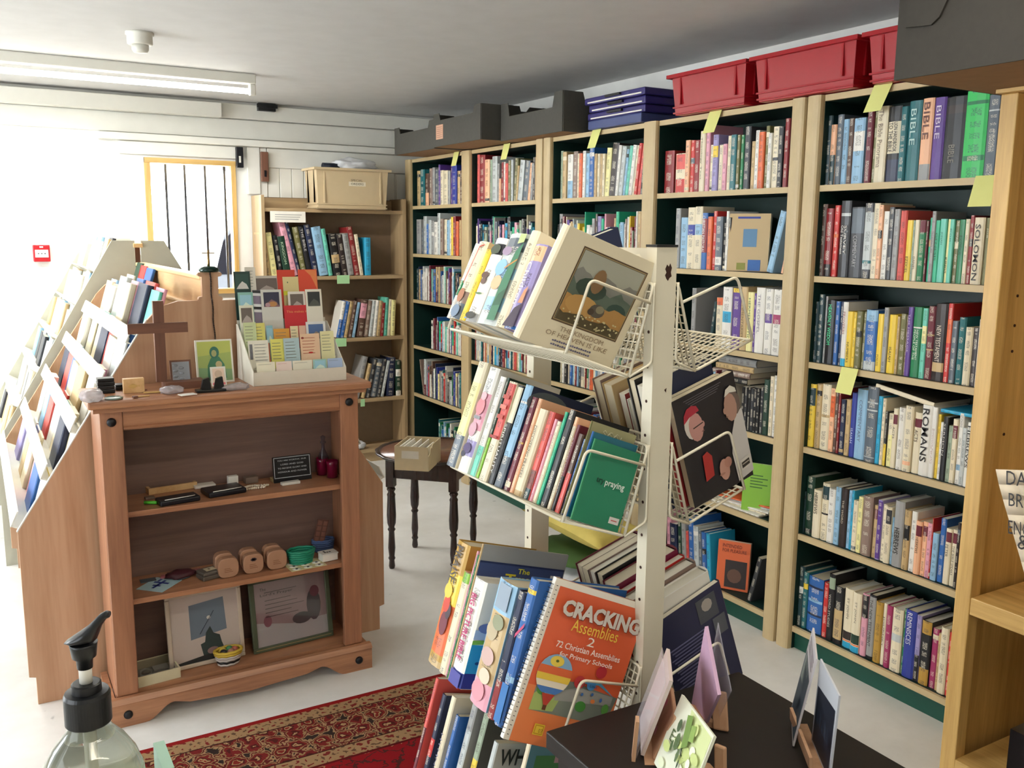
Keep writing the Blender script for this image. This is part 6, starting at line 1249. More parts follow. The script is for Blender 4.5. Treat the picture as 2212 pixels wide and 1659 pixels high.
R2 = prow(1, '55,150,-170,cr|@.0,.3,sl|@.3,.8,py;160,268,-120,wh|@.4,.75,pk|@.15,.3,li;272,330,-33,wh|@0,.3,aq;334,358,-20,dg|@0,.4,lm;360,440,10,cr|@.42,.98,co;442,500,45,bk|@.62,.98,cr|=SPIRITUALITY^d8d4d0^.6^.1^.5;504,585,40,lb|@.0,.3,sl|@.82,.84,wh|#nv;590,645,150,mr|@.04,.1,cr|@.5,.52,go;648,682,165,pe|#pe;686,768,255,cr|@.0,.06,tn|=DISCOVERING PRAYERS^4a3c34^.8^.2^.4;772,832,280,co|@0,.33,dt|@.06,.12,wh;836,862,350,pk;864,900,370,cr;903,932,285,em|#tl;936,1000,262,bk;1003,1038,330,pe|@.0,.9,cr;1040,1073,400,mr|@0,.4,bk|=A MONTH WITH MARY^d8ccc4^.85^.2^.5;1075,1125,480,br|@.0,.5,co;1130,1165,530,bl|@.0,.4,nv', 950, 820, 4.147, .228,
 [(.16, 'cream and yellow ribbed hardback at far end of second rack shelf'), (.16, 'thick white hardback with pink flowers and purple fruit'), (.15, 'slim white and green book beside the flowered hardback'), (.15, 'dark green and lime slim book, second rack shelf'), (.15, 'cream hardback with red shawl picture on spine'), (.15, 'black and cream anthology of English spirituality'), (.155, 'thick blue grey hardback with navy cover, second rack shelf'), (.14, 'maroon hardback with gold line, second rack shelf'), (.14, 'orange covered paperback next to the maroon hardback'), (.135, 'cream book of prayers with brown spine lettering'), (.13, 'coral and dark teal hardback with white sticker'), (.12, 'narrow pink paperback beside the coral hardback'), (.12, 'narrow cream paperback beside the pink one'), (.13, 'emerald edged teal paperback, second rack shelf'), (.135, 'black book with pale author lettering rising at the back'), (.12, 'cream bent booklet before the black lettered book'), (.12, 'maroon and black book about a month of prayer'), (.12, 'brown paperback with coral foot, near front of second shelf'), (.11, 'blue booklet just behind the green front booklet')], 20, .172, 1.326)
o, t, w, h = R2[14]; face_txt(o, t, 'CHARLES R', w*.3, h-.02, w*.55, .009, 'c8b898'); face_txt(o, t, 'SWINDOLL', w*.25, h-.034, w*.65, .011, 'c8b898')
o, t, w, h = R2[1]; spine_art(o, t, [('d8848c', blob(t*.5, h*.62, t*.4, h*.08)), ('e4b0b8', blob(t*.55, h*.72, t*.25, h*.04)), ('8c8c90', rect(t*.2, h*.5, t*.8, h*.53)), ('c89ca8', blob(t*.45, h*.4, t*.35, h*.07)), ('4c3c6c', blob(t*.5, h*.22, t*.35, h*.05)), ('2c2840', blob(t*.3, h*.16, t*.2, h*.03))])
o, t, w, h = R2[4]; spine_art(o, t, [('b8483c', rect(t*.1, h*.82, t*.9, h*.86)), ('e87868', rect(t*.1, h*.72, t*.9, h*.76)), ('b8483c', rect(t*.1, h*.62, t*.9, h*.66)), ('98241c', rect(t*.0, h*.42, t*.95, h*.45))])
o, t, w, h = R2[6]; face_art(o, t, [('5c6468', [(w*.3+.05*math.cos(i*math.pi/10), h-.03-.0+.026*math.sin(i*math.pi/10)) for i in range(20)])])
# olive booklet and the green front booklet
o = posed((.885, 1.325, 1.055), (.94, -.02, -.35), (.35, .0, .936), .004, .105, .172, 'ol', 'olive booklet with scrolled lettering behind the green booklet', GR(-1, 1), marks=False, cc='98946c')
for i in range(3): m = MB(); m.tube([(.0045, .03+.004*k, .16-.004*i+.003*math.sin(k*1.7+i)) for k in range(12)], .0005, 4, 'd8d4b8'); m.build('scroll_lettering', 'flat', o)
o = posed((.887, 1.316, 1.052), (.94, -.02, -.35), (.35, .0, .936), .004, .105, .157, 'bl', 'teal blue booklet directly behind the green front booklet', GR(-1, 1), marks=False, cc='1a6a80')
o = posed((.888, 1.301, 1.050), (.929, -.056, -.366), (.37, .06, .922), .006, .105, .148, 'gn', 'green booklet reading try praying, facing out on second rack shelf', GR(-1, 1), marks=False, cc='1c7e5c'); t = .006
lettering('try', o, (t+.001, .026, .073), (0, 1, 0), (0, 0, 1), .018, .012, '0c3c2c', bold=.015); lettering('praying', o, (t+.001, .046, .0712), (0, 1, 0), (0, 0, 1), .044, .0145, 'dce8e0', bold=.015)
m = MB(); m.box((t+.0002, .078, .012), (t+.0008, .1, .024), 'd8d4d0'); m.box((t+.0009, .082, .017), (t+.0012, .095, .019), 'c05858'); m.build('price_sticker', 'flat', o)
# third shelf, tall books
R3 = prow(2, '135,215,135,go|@.1,.5,or|@.0,.05,tn|@.5,.75,ye;218,262,345,cr|@.9,1,lm|#pe;264,268,215,pk;270,276,240,gn;278,284,165,tn|#gy;286,372,378,wh|@0,.14,rb|#wh;440,560,385,tn|@.0,.2,pk|@.75,1,lb|#lb;575,622,470,nv|@.0,.3,dr|#nv;626,680,385,bl|@.9,.93,ye|@.3,.34,lb|#bl', 880, 1120, 3.078, .295,
 [(.2, 'thick gold and orange book at far end of third shelf'), (.2, 'cream book with lime trim beside the gold one'), (.19, 'slim pink book peeping over the cream one, third shelf'), (.2, 'slim green book beside the pink one, third shelf'), (.215, 'tall grey and navy book headed The Tru, third shelf'), (.2, 'white big picture bible with indigo foot on third shelf'), (.2, 'thick faded floral book with light blue cover'), (.2, 'dark navy illustrated book lettered CH'), (.21, 'bright blue paperback beside the spiral bound book')], 16, None, 1.332)
o, t, w, h = R3[0]; lettering('PRAISE', o, (t*.2, -.0058, h*.97), (0, 0, -1), (1, 0, 0), h*.3, t*.5, '3a3028', bold=.01); spine_art(o, t, [('6c1c30', blob(t*.6, h*.35, t*.3, h*.1)), ('3c2430', blob(t*.75, h*.45, t*.2, h*.06)), ('c8402c', blob(t*.5, h*.5, t*.25, h*.07)), ('e8c040', blob(t*.4, h*.6, t*.3, h*.06))])
o, t, w, h = R3[4]; face_art(o, t, [('3c4a78', rect(.002, .002, w-.002, h-.035)), ('5c6c98', blob(w*.3, h*.72, w*.2, h*.06)), ('202c58', rect(.002, h-.037, w-.002, h-.033))])
face_txt(o, t, 'The', w*.45, h-.052, .03, .011, 'd8d040', bold=.02); face_txt(o, t, 'True', w*.32, h-.074, .08, .02, 'e0cc30', bold=.03); m = MB(); m.box((t+.0016, w*.84, h-.065), (t+.002, w*.96, h-.048), 'dcdce0'); m.build('price_sticker', 'flat', o)
o, t, w, h = R3[5]; lettering('BIG PICTURE BIBLE', o, (t*.25, -.0058, h*.86), (0, 0, -1), (1, 0, 0), h*.62, t*.42, 'b8246c', bold=.02); m = MB(); m.poly([(t*.1, -.005, h*.001), (t*.95, -.005, h*.001), (t*.95, -.005, h*.13), (t*.1, -.005, h*.13)], '3c3c94'); m.build('spine_picture', 'flat', o)
face_art(o, t, [('2c3088', rect(.001, .001, w-.001, h*.15)), ('2c9cd0', rect(.001, h*.15, w-.001, h*.42)), ('7cb848', [(.001, h*.42), (w*.5, h*.46), (w, h*.42), (w, h*.45), (w*.5, h*.49), (.001, h*.46)]), ('a8c0e4', rect(.001, h*.47, w-.001, h*.56)), ('6c80bc', blob(w*.15, h*.58, w*.12, h*.05)), ('1c4c88', blob(w*.12, h*.25, w*.03, h*.015))]); face_txt(o, t, 'P', w*.2, h*.66, .05, .05, 'b8246c', bold=.03)
o, t, w, h = R3[6]; spine_art(o, t, [('8c9cac', rect(t*.2, h*.78, t*.85, h*.98)), ('b8a888', blob(t*.4, h*.6, t*.3, h*.08)), ('8c9070', blob(t*.6, h*.68, t*.3, h*.06)), ('c8a8a0', blob(t*.5, h*.4, t*.35, h*.07)), ('d8909c', blob(t*.45, h*.12, t*.35, h*.08)), ('d8c8b0', blob(t*.6, h*.25, t*.3, h*.06))]); face_txt(o, t, 'OF', w*.1, h-.045, .03, .016, '1c3444')
o, t, w, h = R3[7]; face_art(o, t, [('202440', rect(.001, .001, w-.001, h-.001)), ('78201c', rect(.001, .001, w-.001, h*.14)), ('b06048', [(w*.05, h*.4), (w*.12, h*.4), (w*.35, h*.95), (w*.28, h*.95)]), ('c8a0a8', blob(w*.25, h*.32, w*.14, h*.08)), ('283048', blob(w*.25, h*.32, w*.11, h*.065)), ('8ca8a0', blob(w*.35, h*.88, w*.15, h*.08))]); face_txt(o, t, 'CH', w*.06, h*.46, .04, .016, 'b8b4b8')
o, t, w, h = R3[8]; spine_art(o, t, [('b83060', [(t*.1, h*.58), (t*.9, h*.68), (t*.9, h*.71), (t*.1, h*.61)]), ('1c6cb0', rect(t*.1, h*.02, t*.9, h*.28))])
# spiral bound orange book, cover out
o = posed((.764, 1.322, .652), (.904, -.1, -.394), (.415, .06, .903), .014, .212, .297, 'wh', 'orange spiral-bound book lettered Cracking Assemblies 2, facing out on third shelf', GR(-1, 2), marks=False, cc='e0683c', ink='284878'); t = .014; w, h = .212, .297
lettering('ENTRY POINTS for Christian', o, (t*.25, -.0052, h*.95), (0, 0, -1), (1, 0, 0), h*.6, t*.45, '2c5c98')
sh = [('e8e0d0', rect(.0, .0, .012, h)), ('e06238', rect(.012, h*.35, w, h-.012)), ('e8834c', rect(.012, .001, w, h*.35)), ('ece4d4', rect(.0, h-.012, w, h))]
sh += [('7c8478', [(.03, .06), (.2, .06), (.21, .115), (.1, .125), (.03, .11)]), ('a8bc6c', [(.03, .06), (.08, .065), (.09, .1), (.05, .11), (.03, .09)]), ('9c9c94', [(.07, .085), (.2, .098), (.2, .115), (.12, .118), (.07, .1)]), ('60a048', blob(.045, .098, .012, .008)), ('488c3c', blob(.135, .085, .012, .01)), ('a8c870', blob(.065, .088, .01, .007)), ('5c9c44', blob(.19, .09, .008, .01)), ('58a0c0', [(.1, .125), (.16, .13), (.2, .115), (.16, .137)])]
bc = (.058, .13); R_ = .037
def bal(z_lo, z_hi, c): # horizontal stripe of the balloon
    pts = []; n = 10
    for i in range(n+1): z = z_lo+(z_hi-z_lo)*i/n; x = math.sqrt(max(0, 1-z*z)); pts.append((bc[0]+R_*x, bc[1]+R_*1.02*z+R_*.12*x*x*0))
    return pts+[(2*bc[0]-p[0], p[1]) for p in pts[::-1]]
sh += [('c8dce8', bal(-1, 1, 0)), ('4c7cc0', bal(-.92, -.62, 0)), ('ece0c8', bal(-.62, -.32, 0)), ('ecc848', bal(-.32, 0, 0)), ('e06a38', bal(0, .38, 0)), ('84b0d0', bal(.38, .98, 0)), ('ecd050', blob(bc[0]-.003, bc[1]+R_*.66, .015, .010)), ('5c6c28', blob(bc[0]-.003, bc[1]+R_*.68, .0035, .0025)), ('b84030', [(bc[0]-.014, bc[1]-R_*.95), (bc[0]+.014, bc[1]-R_*.95), (bc[0]+.004, bc[1]-R_*1.5), (bc[0]-.004, bc[1]-R_*1.5)]), ('6c3c28', rect(bc[0]-.004, bc[1]-R_*1.75, bc[0]+.004, bc[1]-R_*1.5)),
 ('b82c34', blob(.155, .155, .012, .012)), ('c83c3c', blob(.115, .128, .012, .012)), ('4c90c8', blob(.142, .128, .010, .010)), ('3868a8', blob(.128, .108, .003, .003)), ('3868a8', blob(.15, .112, .003, .003)), ('3c60a0', blob(.172, .105, .003, .004)), ('e08040', blob(.155, .1, .005, .004)), ('e8c838', rect(.05, .02, .072, .04)), ('c88828', rect(.052, .022, .070, .038)), ('ecc840', rect(.0535, .0235, .0685, .0365))]
face_art(o, t, sh)
e = .0128
face_txt(o, t, 'CRACKING', .0255, .2365, .177, .03, '8c4030', bold=.05, e=e-.001); face_txt(o, t, 'CRACKING', .024, .238, .177, .03, 'd4ccc0', bold=.045, e=e)
face_txt(o, t, 'Assemblies', .055, .215, .105, .022, 'ecc848', e=e); face_txt(o, t, '2', .098, .196, .016, .016, 'ece4d4', e=e)
face_txt(o, t, '72 Christian Assemblies', .035, .181, .145, .0115, 'ece0d4', bold=.01, e=e); face_txt(o, t, 'for Primary Schools', .048, .164, .12, .0115, 'ece0d4', bold=.01, e=e)
face_txt(o, t, 'Joy', .106, .124, .018, .008, '5c1c20', e=e); face_txt(o, t, 'Love', .134, .125, .016, .006, '1c3c6c', e=e); face_txt(o, t, '07', .0565, .0265, .009, .007, '8c5c18', e=e); face_txt(o, t, 'by M', .085, .03, .02, .007, '5c2c1c', e=e)
for i in range(34): m = MB(); z = .01+i*.0083; m.tube([(t+.0015, .007, z), (t*.5, -.0075, z), (-.001, .007, z)], .0007, 4); m.build('spiral_ring', 'black_metal', o)
# lowest shelf
z4 = TIER[3]
def low(y, t, w, toppy, c, lb, a=16, xs=.285, **k):
    ar = math.radians(a); X = RX-xs; z0 = z4+(xs-.213)*.36+.003
    h = min(.31, solve(lambda hh: -proj((X+math.sin(ar)*hh, y, z0+math.cos(ar)*hh))[1], -toppy, .05, .5)); return rbook(-1, 3, y, t, w, h, c, lb, a, xs, **k), t, w, h
low(1.70, .012, .2, 1462, 'co', 'tall red book with pale pink edge, far end of lowest rack shelf', bands=[(.0, .5, 'mr')], xs=.31)
low(1.675, .016, .2, 1496, 'nv', 'navy book second from far end of lowest rack shelf', bands=[(.3, .5, 'rd')], xs=.3)
low(1.645, .018, .19, 1500, 'cr', 'cream spined book with pink logo, lowest rack shelf', title=('HYMNS', '6a6a88', .6, .2, .5), xs=.295)
low(1.61, .014, .18, 1542, 'bl', 'dark blue slim book before the cream spined one', xs=.295)
low(1.585, .022, .19, 1502, 'gy', 'grey and white map covered book, lowest rack shelf', bands=[(.2, .7, 'lg')], xs=.28)
low(1.55, .02, .19, 1515, 'sg', 'sage green picture book with yellow band, lowest rack shelf', bands=[(.3, .5, 'ye')], cc='4a4a44', xs=.27)
o, t, w, h = low(1.47, .016, .19, 1598, 'lg', 'pale book with big dark letters WH, lowest rack shelf', marks=False, cc='c4c0b4', xs=.285); face_txt(o, t, 'WH', .012, h-.045, .06, .034, '34342c', bold=.02)
o, t, w, h = low(1.40, .014, .19, 1593, 'cr', 'teal covered book with script title at front of lowest rack shelf', marks=False, cc='4c8494', xs=.26); face_art(o, t, [('3c7c44', rect(.02, h*.3, w*.7, h-.03)), ('b08c98', rect(w*.35, h-.045, w*.85, h-.012))]); face_txt(o, t, 'Cheers', w*.42, h-.04, .06, .016, '3c4048')
# right side of the rack
def rr(ti, y, t, w, h, c, lb, a=18, xs=.245, **k): return rbook(1, ti, y, t, w, h, c, lb, a, xs, z=TIER[ti]+(xs-.213)*.32+.003, **k)
rr(0, 1.655, .03, .17, .21, 'nv', 'navy book with gilt edge leaning at far end of top right wire shelf', marks=False)
o = rr(1, 1.292, .016, .16, .225, 'bk', 'black glossy book with two churchmen on its cover, right wire shelf', xs=.262, marks=False, back='16121a')
m = MB(); w, h = .16, .225
def bart(c, pts, e): m.poly([(-.0004-e, p[0], p[1]) for p in pts][::-1], c)
# cover seen from the camera: depth runs from the outer (right) edge to the inner (left) one
Lx = lambda u: w*(1-u)
i = 0
for c, pts in (('141018', [(.2, 0), (.62, 0), (.6, .3), (.5, .5), (.38, .58), (.24, .6), (.1, .5), (.05, .25)]), ('1c1620', blob(.28, .5, .16, .1)), ('d8d0c8', blob(.2, .72, .1, .12)), ('c49088', blob(.27, .69, .11, .13)), ('c49088', blob(.375, .69, .03, .03, 8)), ('b0283c', [(.1, .76), (.12, .83), (.18, .88), (.26, .89), (.33, .87), (.36, .82), (.28, .81), (.2, .8)]), ('7c5450', blob(.36, .63, .025, .006, 8)),
   ('302828', [(.22, .685), (.38, .70), (.38, .71), (.22, .695)]),
   ('c8c4c0', [(.74, .02), (1, .05), (1, .66), (.88, .62), (.78, .48), (.72, .3)]), ('6c5c54', blob(.9, .73, .09, .11)), ('b08878', blob(.83, .71, .1, .13)), ('b08878', blob(.73, .7, .025, .03, 8)), ('8c6458', blob(.75, .64, .02, .006, 8)),
   ('dcd8cc', [(.76, .82), (.8, .88), (.88, .9), (.95, .86), (.96, .82), (.85, .84)]),
   ('b02c28', [(.24, .18), (.38, .2), (.4, .38), (.34, .44), (.26, .42), (.25, .3)]), ('c09080', blob(.55, .2, .08, .1)), ('b88474', blob(.62, .25, .06, .05)), ('a87868', blob(.5, .17, .05, .012, 8)), ('d0ccc4', [(.8, .1), (.97, .12), (.97, .22), (.8, .2)]), ('2c2824', [(.82, .12), (.95, .135), (.95, .19), (.82, .175)]), ('b8b0a4', [(.83, .15), (.94, .16), (.94, .17), (.83, .16)])):
    bart(c, [(Lx(a), b*h) for a, b in pts], i*.0002); i += 1
for k_ in range(4): bart('6c6870', [(Lx(.15+.1*k_*.3), h*(.955-.02*k_)), (Lx(.75-.03*k_), h*(.965-.02*k_)), (Lx(.75-.03*k_), h*(.97-.02*k_)), (Lx(.15+.03*k_), h*(.96-.02*k_))], .003)
m.build('cover_picture', 'flat', o)
y = 1.311
for t_, h_, w_, c, lb in ((.014, .222, .16, 'cr', 'cream paged hardback with red cover directly behind the churchmen book'), (.02, .262, .17, 'nv', 'tall navy hardback, third on the right second shelf'), (.024, .272, .17, 'bk', 'tall black hardback beside the navy one, right side'), (.03, .235, .15, 'gy', 'thick grey backed book leaning, right second shelf'), (.026, .205, .14, 'wh', 'white paperback mid right second shelf'), (.02, .215, .14, 'dr', 'dark red slim hardback, right second shelf'), (.034, .235, .15, 'tn', 'thick tan hardback near far end of right second shelf'), (.03, .24, .15, 'tp', 'taupe hardback at far end of right second shelf')):
    rr(1, y, t_, w_, h_, c, lb, back=('8a2024' if 'red cover' in lb else None)); y += t_+.003
o = rr(2, 1.292, .012, .17, .232, 'nv', 'dark blue book with small portrait and text, right third shelf', xs=.262, marks=False, back='26284a', a=20)
m = MB(); w, h = .17, .232
for i in range(16):
    m.box((-.0008, w*.35, h*(.66-.032*i)), (-.0003, w*(.93-.03*(i % 3)), h*(.672-.032*i)), '6c6c90')
for a, b, c in (((.12, .72), (.42, .95), '50545c'), ((.05, .52), (.24, .7), '5c6068')): m.box((-.0008, w*a[0], h*a[1]), (-.0003, w*b[0], h*b[1]), c)
m.lathe([(.014, 0), (.013, .0004)], (-.0014, w*.27, h*.87), 10, 'b0a8a0', M=Matrix.Rotation(math.pi/2, 3, 'Y')); m.build('cover_print', 'flat', o)
y = 1.307
for t_, h_, w_, c, lb, bk in ((.032, .255, .17, 'wh', 'thick white book with green edge, behind the dark blue one', None), (.03, .262, .17, 'tp', 'thick taupe hardback on right third shelf', None), (.016, .265, .17, 'rd', 'slim red hardback on right third shelf', None), (.04, .275, .17, 'mr', 'maroon hardback with glossy cover, right third shelf', '78183c'), (.026, .282, .165, 'bk', 'black hardback with cream pages, right third shelf', None), (.024, .278, .165, 'tp', 'brown hardback with cream pages, right third shelf', None), (.022, .275, .165, 'db', 'dark brown hardback, right third shelf', None), (.03, .27, .16, 'mr', 'maroon hardback at far end of right third shelf', None)):
    rr(2, y, t_, w_, h_, c, lb, back=bk); y += t_+.003
# ------------------------------------------------------------------ black table with greeting cards
TB = thing('black_table', 'black painted wooden table in the right foreground carrying greeting cards', 'table')
bev(bx('table_top', (.80, .25, .668), (1.252, 1.236, .70), 'black_paint', TB), .002)
for x in (.815, 1.20):
    for y in (.27, 1.18): bx('leg', (x, y, 0), (x+.038, y+.038, .667), 'black_paint', TB)
bx('apron', (.82, .309, .60), (.838, 1.179, .667), 'black_paint', TB); bx('apron', (1.21, .309, .60), (1.228, 1.179, .667), 'black_paint', TB); bx('apron', (.854, 1.19, .60), (1.199, 1.208, .667), 'black_paint', TB)
ZB = .7005
def slab3(name, O, A, B, t, mat, par=None, col=None):
    """thin sheet with corner O and edge vectors A, B, thickness t along A x B"""
    A, B = V(A), V(B); n = A.cross(B).normalized()*t; m = MB(); O = V(O); m.prism([O, O+A, O+A+B, O+B], n, col); return m.build(name, mat, par)
def card(lb, O, A, B, face, art, edge='paper', t=.004):
    r = thing('greeting_card', lb, 'card'); slab3('card', O, A, B, t, 'flat', r, face); A, B, O = V(A), V(B), V(O); n = A.cross(B).normalized()*(t+.0004)
    m = MB()
    for i, (c, pts) in enumerate(art): m.poly([O+A*p[0]+B*p[1]+n*(1+.05*i) for p in pts], c)
    if art: m.build('print', 'flat', r)
    return r
def stand(lb, P, A, B, t=.01, w=.06):
    """wooden slotted stand: upright plate and foot"""
    r = thing('card_stand', lb, 'stand'); o = slab3('back_plate', P, A, B, t, 'ply', r); bev(o, .003); return r
def cell(name, O, A, B, t, par): return slab3(name, O, A, B, t, 'clear_bag2' if 'clear_bag2' in MATS else plain('clear_bag2', 'e8e4ec', .1, alpha=.22, noise=0), par)
rc = random.Random(2)
def bl(n, cs, s=.06, box=(0, 0, 1, 1)): return [(rc.choice(cs), blob(box[0]+s+rc.random()*(box[2]-box[0]-2*s), box[1]+s+rc.random()*(box[3]-box[1]-2*s), s*rc.uniform(.5, 1.1), s*rc.uniform(.3, .9), 8)) for _ in range(n)]
# left pink card (seen nearly edge on)
nb = V((.893, 1.091, ZB+.004)); nt = V((.925, 1.064, .84)); ft = V((.997, 1.158, .84)); fbm = nb+(ft-nt)
r = card('pink flowered card in cellophane standing at left of black table', nb, fbm-nb, nt-nb, 'd8c8c4', [('d49aac', [(.03, .2), (.97, .2), (.97, .97), (.03, .97)])]+bl(26, ['c86c88', 'e0b0bc', 'a85c78', 'e8d0d0'], .09, (0, .15, 1, 1)), t=.006)
cell('cellophane', nb+V((-.014, -.004, 0)), (fbm-nb)*1.05, (nt-nb)*1.02, .001, r)
r = stand('left brown wooden card stand on the black table', (.905, 1.075, ZB), (.062, .085, 0), (.03, -.015, .075), .008); slab3('foot', (.885, 1.07, ZB), (.06, .085, 0), (.035, -.022, 0), .012, 'ply', r)
slab3('front_peg', (.872, 1.088, ZB), (.012, .016, 0), (.004, -.002, .07), .006, 'ply', r)
# lilac card in cellophane
nb = V((1.041, 1.091, ZB+.004)); nt = V((1.008, 1.03, .815)); ft = V((1.10, 1.16, .845)); 
nt = at(1558, 1500, 2, .815); ft = at(1530, 1352, 2, .90); nb = at(1530, 1563, 2, ZB+.004)
fl = (ft-nt); fl.z = 0; fb_ = nb+V((fl.x, fl.y, 0))
m_ = thing('greeting_card', 'lilac and pink card in cellophane standing in the middle of black table', 'card')
m = MB(); n = (fb_-nb).cross(nt-nb).normalized()*-.006; pts = [nb, fb_, ft, nt]; m.prism(pts, n, 'c8a4c0'); m.build('card', 'flat', m_)
m = MB(); q = [p-n*.2 for p in pts]; m.poly([q[0].lerp(q[1], .1)+V((0, 0, .01)), q[0].lerp(q[1], .9)+V((0, 0, .01)), q[3].lerp(q[2], .9)-V((0, 0, .008)), q[3].lerp(q[2], .1)-V((0, 0, .008))], 'b0a4bc'); m.build('print', 'flat', m_)
m = MB(); m.prism([p-n*3+V((0, 0, .002)) for p in pts], n*.2); m.build('cellophane', 'clear_bag2', m_)
r = stand('middle brown wooden card stand behind the lilac card', at(1541, 1574, 2, ZB), at(1575, 1580, 2, ZB)-at(1541, 1574, 2, ZB), V((.01, .02, .062)), .008); slab3('foot', at(1500, 1560, 2, ZB), at(1545, 1575, 2, ZB)-at(1500, 1560, 2, ZB), V((.02, .05, 0)), .01, 'ply', r)
# white and green card facing the camera
a_ = at(1548, 1592, 2, .80); b_ = at(1478, 1502, 2, .80); c_ = at(1418, 1650, 2, ZB+.002)
O = c_; B_ = b_-c_; A_ = a_-b_
r = card('white card with green leaves and script lettering, nearest on the black table', O, A_, B_, 'e8ecd8', [('d0dca0', [(.55, .3), (.98, .1), (.98, .95), (.35, .98)])]+bl(16, ['e4eccc', 'c4d488', 'ecf0dc'], .1)+[('6c8c3c', [(.38, .9), (.5, .95), (.62, .6), (.5, .5)]), ('88a850', [(.55, .85), (.66, .9), (.7, .7), (.6, .66)]), ('3c5430', blob(.3, .7, .05, .09, 8)), ('4c6438', blob(.38, .52, .06, .12, 8)), ('445c34', blob(.3, .42, .03, .08, 6)), ('4c6438', blob(.5, .4, .035, .1, 6)), ('34482c', blob(.58, .33, .02, .06, 6))], t=.005)
X_ = A_.normalized(); Y_ = (B_-X_*B_.dot(X_)).normalized()
lettering('Easter', r, O+A_*.14+B_*.42+A_.cross(B_).normalized()*.0062, A_, B_, A_.length*.5, B_.length*.16, '4c6438')
r = stand('brown wooden card stand behind the white and green card', at(1548, 1668, 2, ZB), at(1572, 1678, 2, ZB)-at(1548, 1668, 2, ZB), V((.006, .01, .045)), .01); slab3('foot', at(1460, 1665, 2, ZB), at(1560, 1690, 2, ZB)-at(1460, 1665, 2, ZB), V((.01, .04, 0)), .008, 'ply', r)
# two dark cards at the right of the table
nt = at(1812, 1503, 2, .86); ft = at(1737, 1332, 2, .86); nb = V((nt.x-.0, nt.y-.01, ZB+.003)); fb_ = V((ft.x-.0, ft.y-.01, ZB+.003)); nb = at(1790, 1690, 2, ZB+.003); fb_ = at(1726, 1532, 2, ZB+.003)
r = thing('greeting_card', 'dark blue stormy card with white margin, front one at right of black table', 'card')
m = MB(); k = .55; A1, B1 = nb, nb.lerp(fb_, k); C1, D1 = nt.lerp(ft, k), nt; n = (B1-A1).cross(D1-A1).normalized()*.003
C1 = D1+(B1-A1); m.prism([A1, B1, C1, D1], n, 'c8ccd4'); m.build('card', 'flat', r)
for sgn in (1.15, -.12):
    m = MB(); f = lambda u, v: A1.lerp(B1, u).lerp(D1.lerp(C1, u), v)+n*sgn
    m.poly([f(.06, .03), f(.94, .03), f(.94, .7), f(.06, .8)], '1c2434'); 
    for i in range(6): u0 = .1+.13*i; m.poly([f(u0, .3), f(u0+.1, .32), f(u0+.08, .5), f(u0+.02, .45)][::1], rc.choice(('2c3a50', '141c2c', '384860')))
    m.build('print', 'flat', r)
r = thing('greeting_card', 'grey sea picture card with lettered flap, rear one at right of table', 'card')
m = MB(); off = V((-.03, .02, 0)); A1, B1, C1, D1 = nb.lerp(fb_, .45)+off, fb_+off*.4, ft, nt.lerp(ft, .42)+off*.3; C1 = D1+(B1-A1); n = (B1-A1).cross(D1-A1).normalized()*.003; m.prism([A1, B1, C1, D1], n, 'd0ccd0'); m.build('card', 'flat', r)
for sgn in (1.15, -.12):
    m = MB(); f = lambda u, v: A1.lerp(B1, u).lerp(D1.lerp(C1, u), v)+n*sgn
    m.poly([f(.05, .03), f(.95, .03), f(.95, .75), f(.05, .72)], '3c4c5c'); m.poly([f(.3, .5), f(.9, .45), f(.9, .74), f(.3, .7)], '9ca8a4'); m.poly([f(.1, .1), f(.6, .1), f(.5, .4), f(.1, .35)], '1c2840')
    for i in range(3): m.poly([f(.1, .8+.05*i), f(.9, .82+.05*i), f(.9, .835+.05*i), f(.1, .815+.05*i)], '6c5c68')
    m.build('print', 'flat', r)
r = thing('card_stand', 'pale wooden card stand under the dark cards', 'stand'); P = nb.lerp(fb_, .1); d = (fb_-nb)
slab3('foot', (P.x-.022, P.y, ZB), (d.x*.75, d.y*.75, 0), (.02, -.012, 0), .012, 'ply', r); slab3('front_peg', (P.x-.026, P.y+.01, ZB+.012), (d.x*.7, d.y*.7, 0), (-.002, 0, .022), .005, 'ply', r)
# ------------------------------------------------------------------ counter corner, hand gel bottle
tag(bx('counter', (-.55, .1, 0), (.30, .86, .975), 'card_white'), 'white shop counter below the frame carrying the hand gel bottle', 'counter')
bp_ = at(192, 1560, 1, .80); bxx, byy = bp_.x, .80
bt = thing('pump_bottle', 'clear hand gel bottle with black pump at bottom left corner', 'bottle', (bxx, byy, .976))
zcap = at(198, 1560, 1, .80)[2]-.976; ztop = at(198, 1395, 1, .80)[2]-.976
R_ = .043
plain('bottle_plastic', 'f4f4f0', .04, trans=.96, noise=0, ior=1.35); plain('gel', 'e4ecdc', .1, trans=.7, noise=0, ior=1.33, alpha=1); plain('label_green', '9cc0ac', .5, noise=.02); plain('tube_clear', 'c8ccb4', .2, alpha=.6)
zb = zcap; prof = [(.0005, .001), (R_*.92, .001), (R_, .008), (R_, zb-.062), (R_*.97, zb-.048), (R_*.85, zb-.032), (R_*.66, zb-.018), (R_*.46, zb-.008), (.0165, zb-.002), (.0165, zb+.004)]
m = MB(); m.lathe(prof, n=40); m.build('body', 'bottle_plastic', bt)
zg = zb-.045
m = MB(); m.lathe([(.0005, .003), (R_*.9, .003), (R_-.0016, .009), (R_-.0016, zb-.062), (R_*.955, zg), (.0005, zg)], n=40); m.build('gel', 'gel', bt)
m = MB(); m.tube([(0, 0, .01), (0, 0, zb)], .004, 10); m.build('dip_tube', 'tube_clear', bt)
m = MB(); k = 14; a0 = -1.9
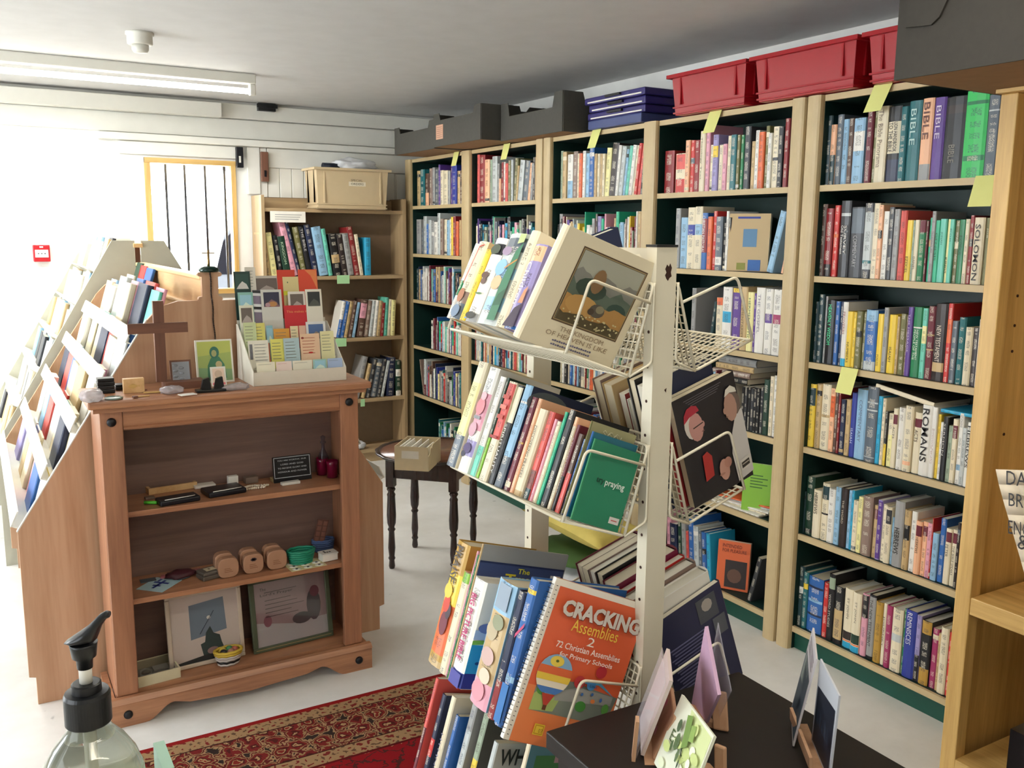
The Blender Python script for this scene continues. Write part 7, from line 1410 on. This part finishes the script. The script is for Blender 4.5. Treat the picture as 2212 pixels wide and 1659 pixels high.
for i in range(k):
    a, b = a0+i*1.9/k, a0+(i+1)*1.9/k; m.poly([((R_+.0006)*math.cos(q), (R_+.0006)*math.sin(q), z) for q, z in ((a, .02), (b, .02), (b, zb-.078), (a, zb-.078))], smooth=True)
m.build('label', 'label_green', bt)
m = MB(); m.lathe(smooth=False, prof=[(.0178, zb+.001), (.0185, zb+.002), (.0185, zb+.026), (.0172, zb+.029), (.012, zb+.0295), (.0118, zb+.036), (.0105, zb+.037), (.005, zb+.037)], n=48); m.build('cap', 'black_plastic', bt)
m = MB(); m.lathe([(.0052, zb+.036), (.0052, zb+.058)], n=16); m.build('stem', 'white_plastic', bt)
zn = zb+.05; m = MB(); m.lathe([(.0062, zn), (.0066, zn+.008), (.0095, zn+.010), (.0108, zn+.020), (.0112, zn+.0225)], n=20); m.build('pump_collar', 'black_plastic', bt)
m = MB(); d = V((rt.x, rt.y, 0)).normalized(); s_ = V((-d.y, d.x, 0)); 
rings = []
for u, wd, zz, th in ((-.0135, .006, zn+.0225, .002), (-.006, .0125, zn+.0225, .007), (.003, .013, zn+.0225, .0135), (.010, .0115, zn+.024, .0185), (.015, .007, zn+.036, .0115), (.0205, .0045, zn+.0435, .007), (.0235, .003, zn+.045, .005)):
    rings.append([d*u+s_*wd*math.cos(i*math.pi/5)+V((0, 0, zz+th*.5*(1+math.sin(i*math.pi/5)))) for i in range(10)])
m.v = [p for r in rings for p in r]
for j in range(len(rings)-1):
    for i in range(10): m.face((j*10+i, j*10+(i+1) % 10, (j+1)*10+(i+1) % 10, (j+1)*10+i), smooth=True)
m.face(list(range(9, -1, -1))); m.face([(len(rings)-1)*10+i for i in range(10)]); m.build('nozzle', 'black_plastic', bt)
q = at(372, 1645, 1, .80); tag(bx('card_box', (bxx+.055, .79, .976), (q[0], .84, q[2]), 'label_green'), 'pale green box beside the hand gel bottle at bottom edge', 'box')
q = at(75, 1470, 2, 0); t = bx('paper_notice', (q[0]-.11, q[1]-.0, .001), (q[0]-.0, q[1]+.01, .085), 'white_bag'); D.objects.remove(t)
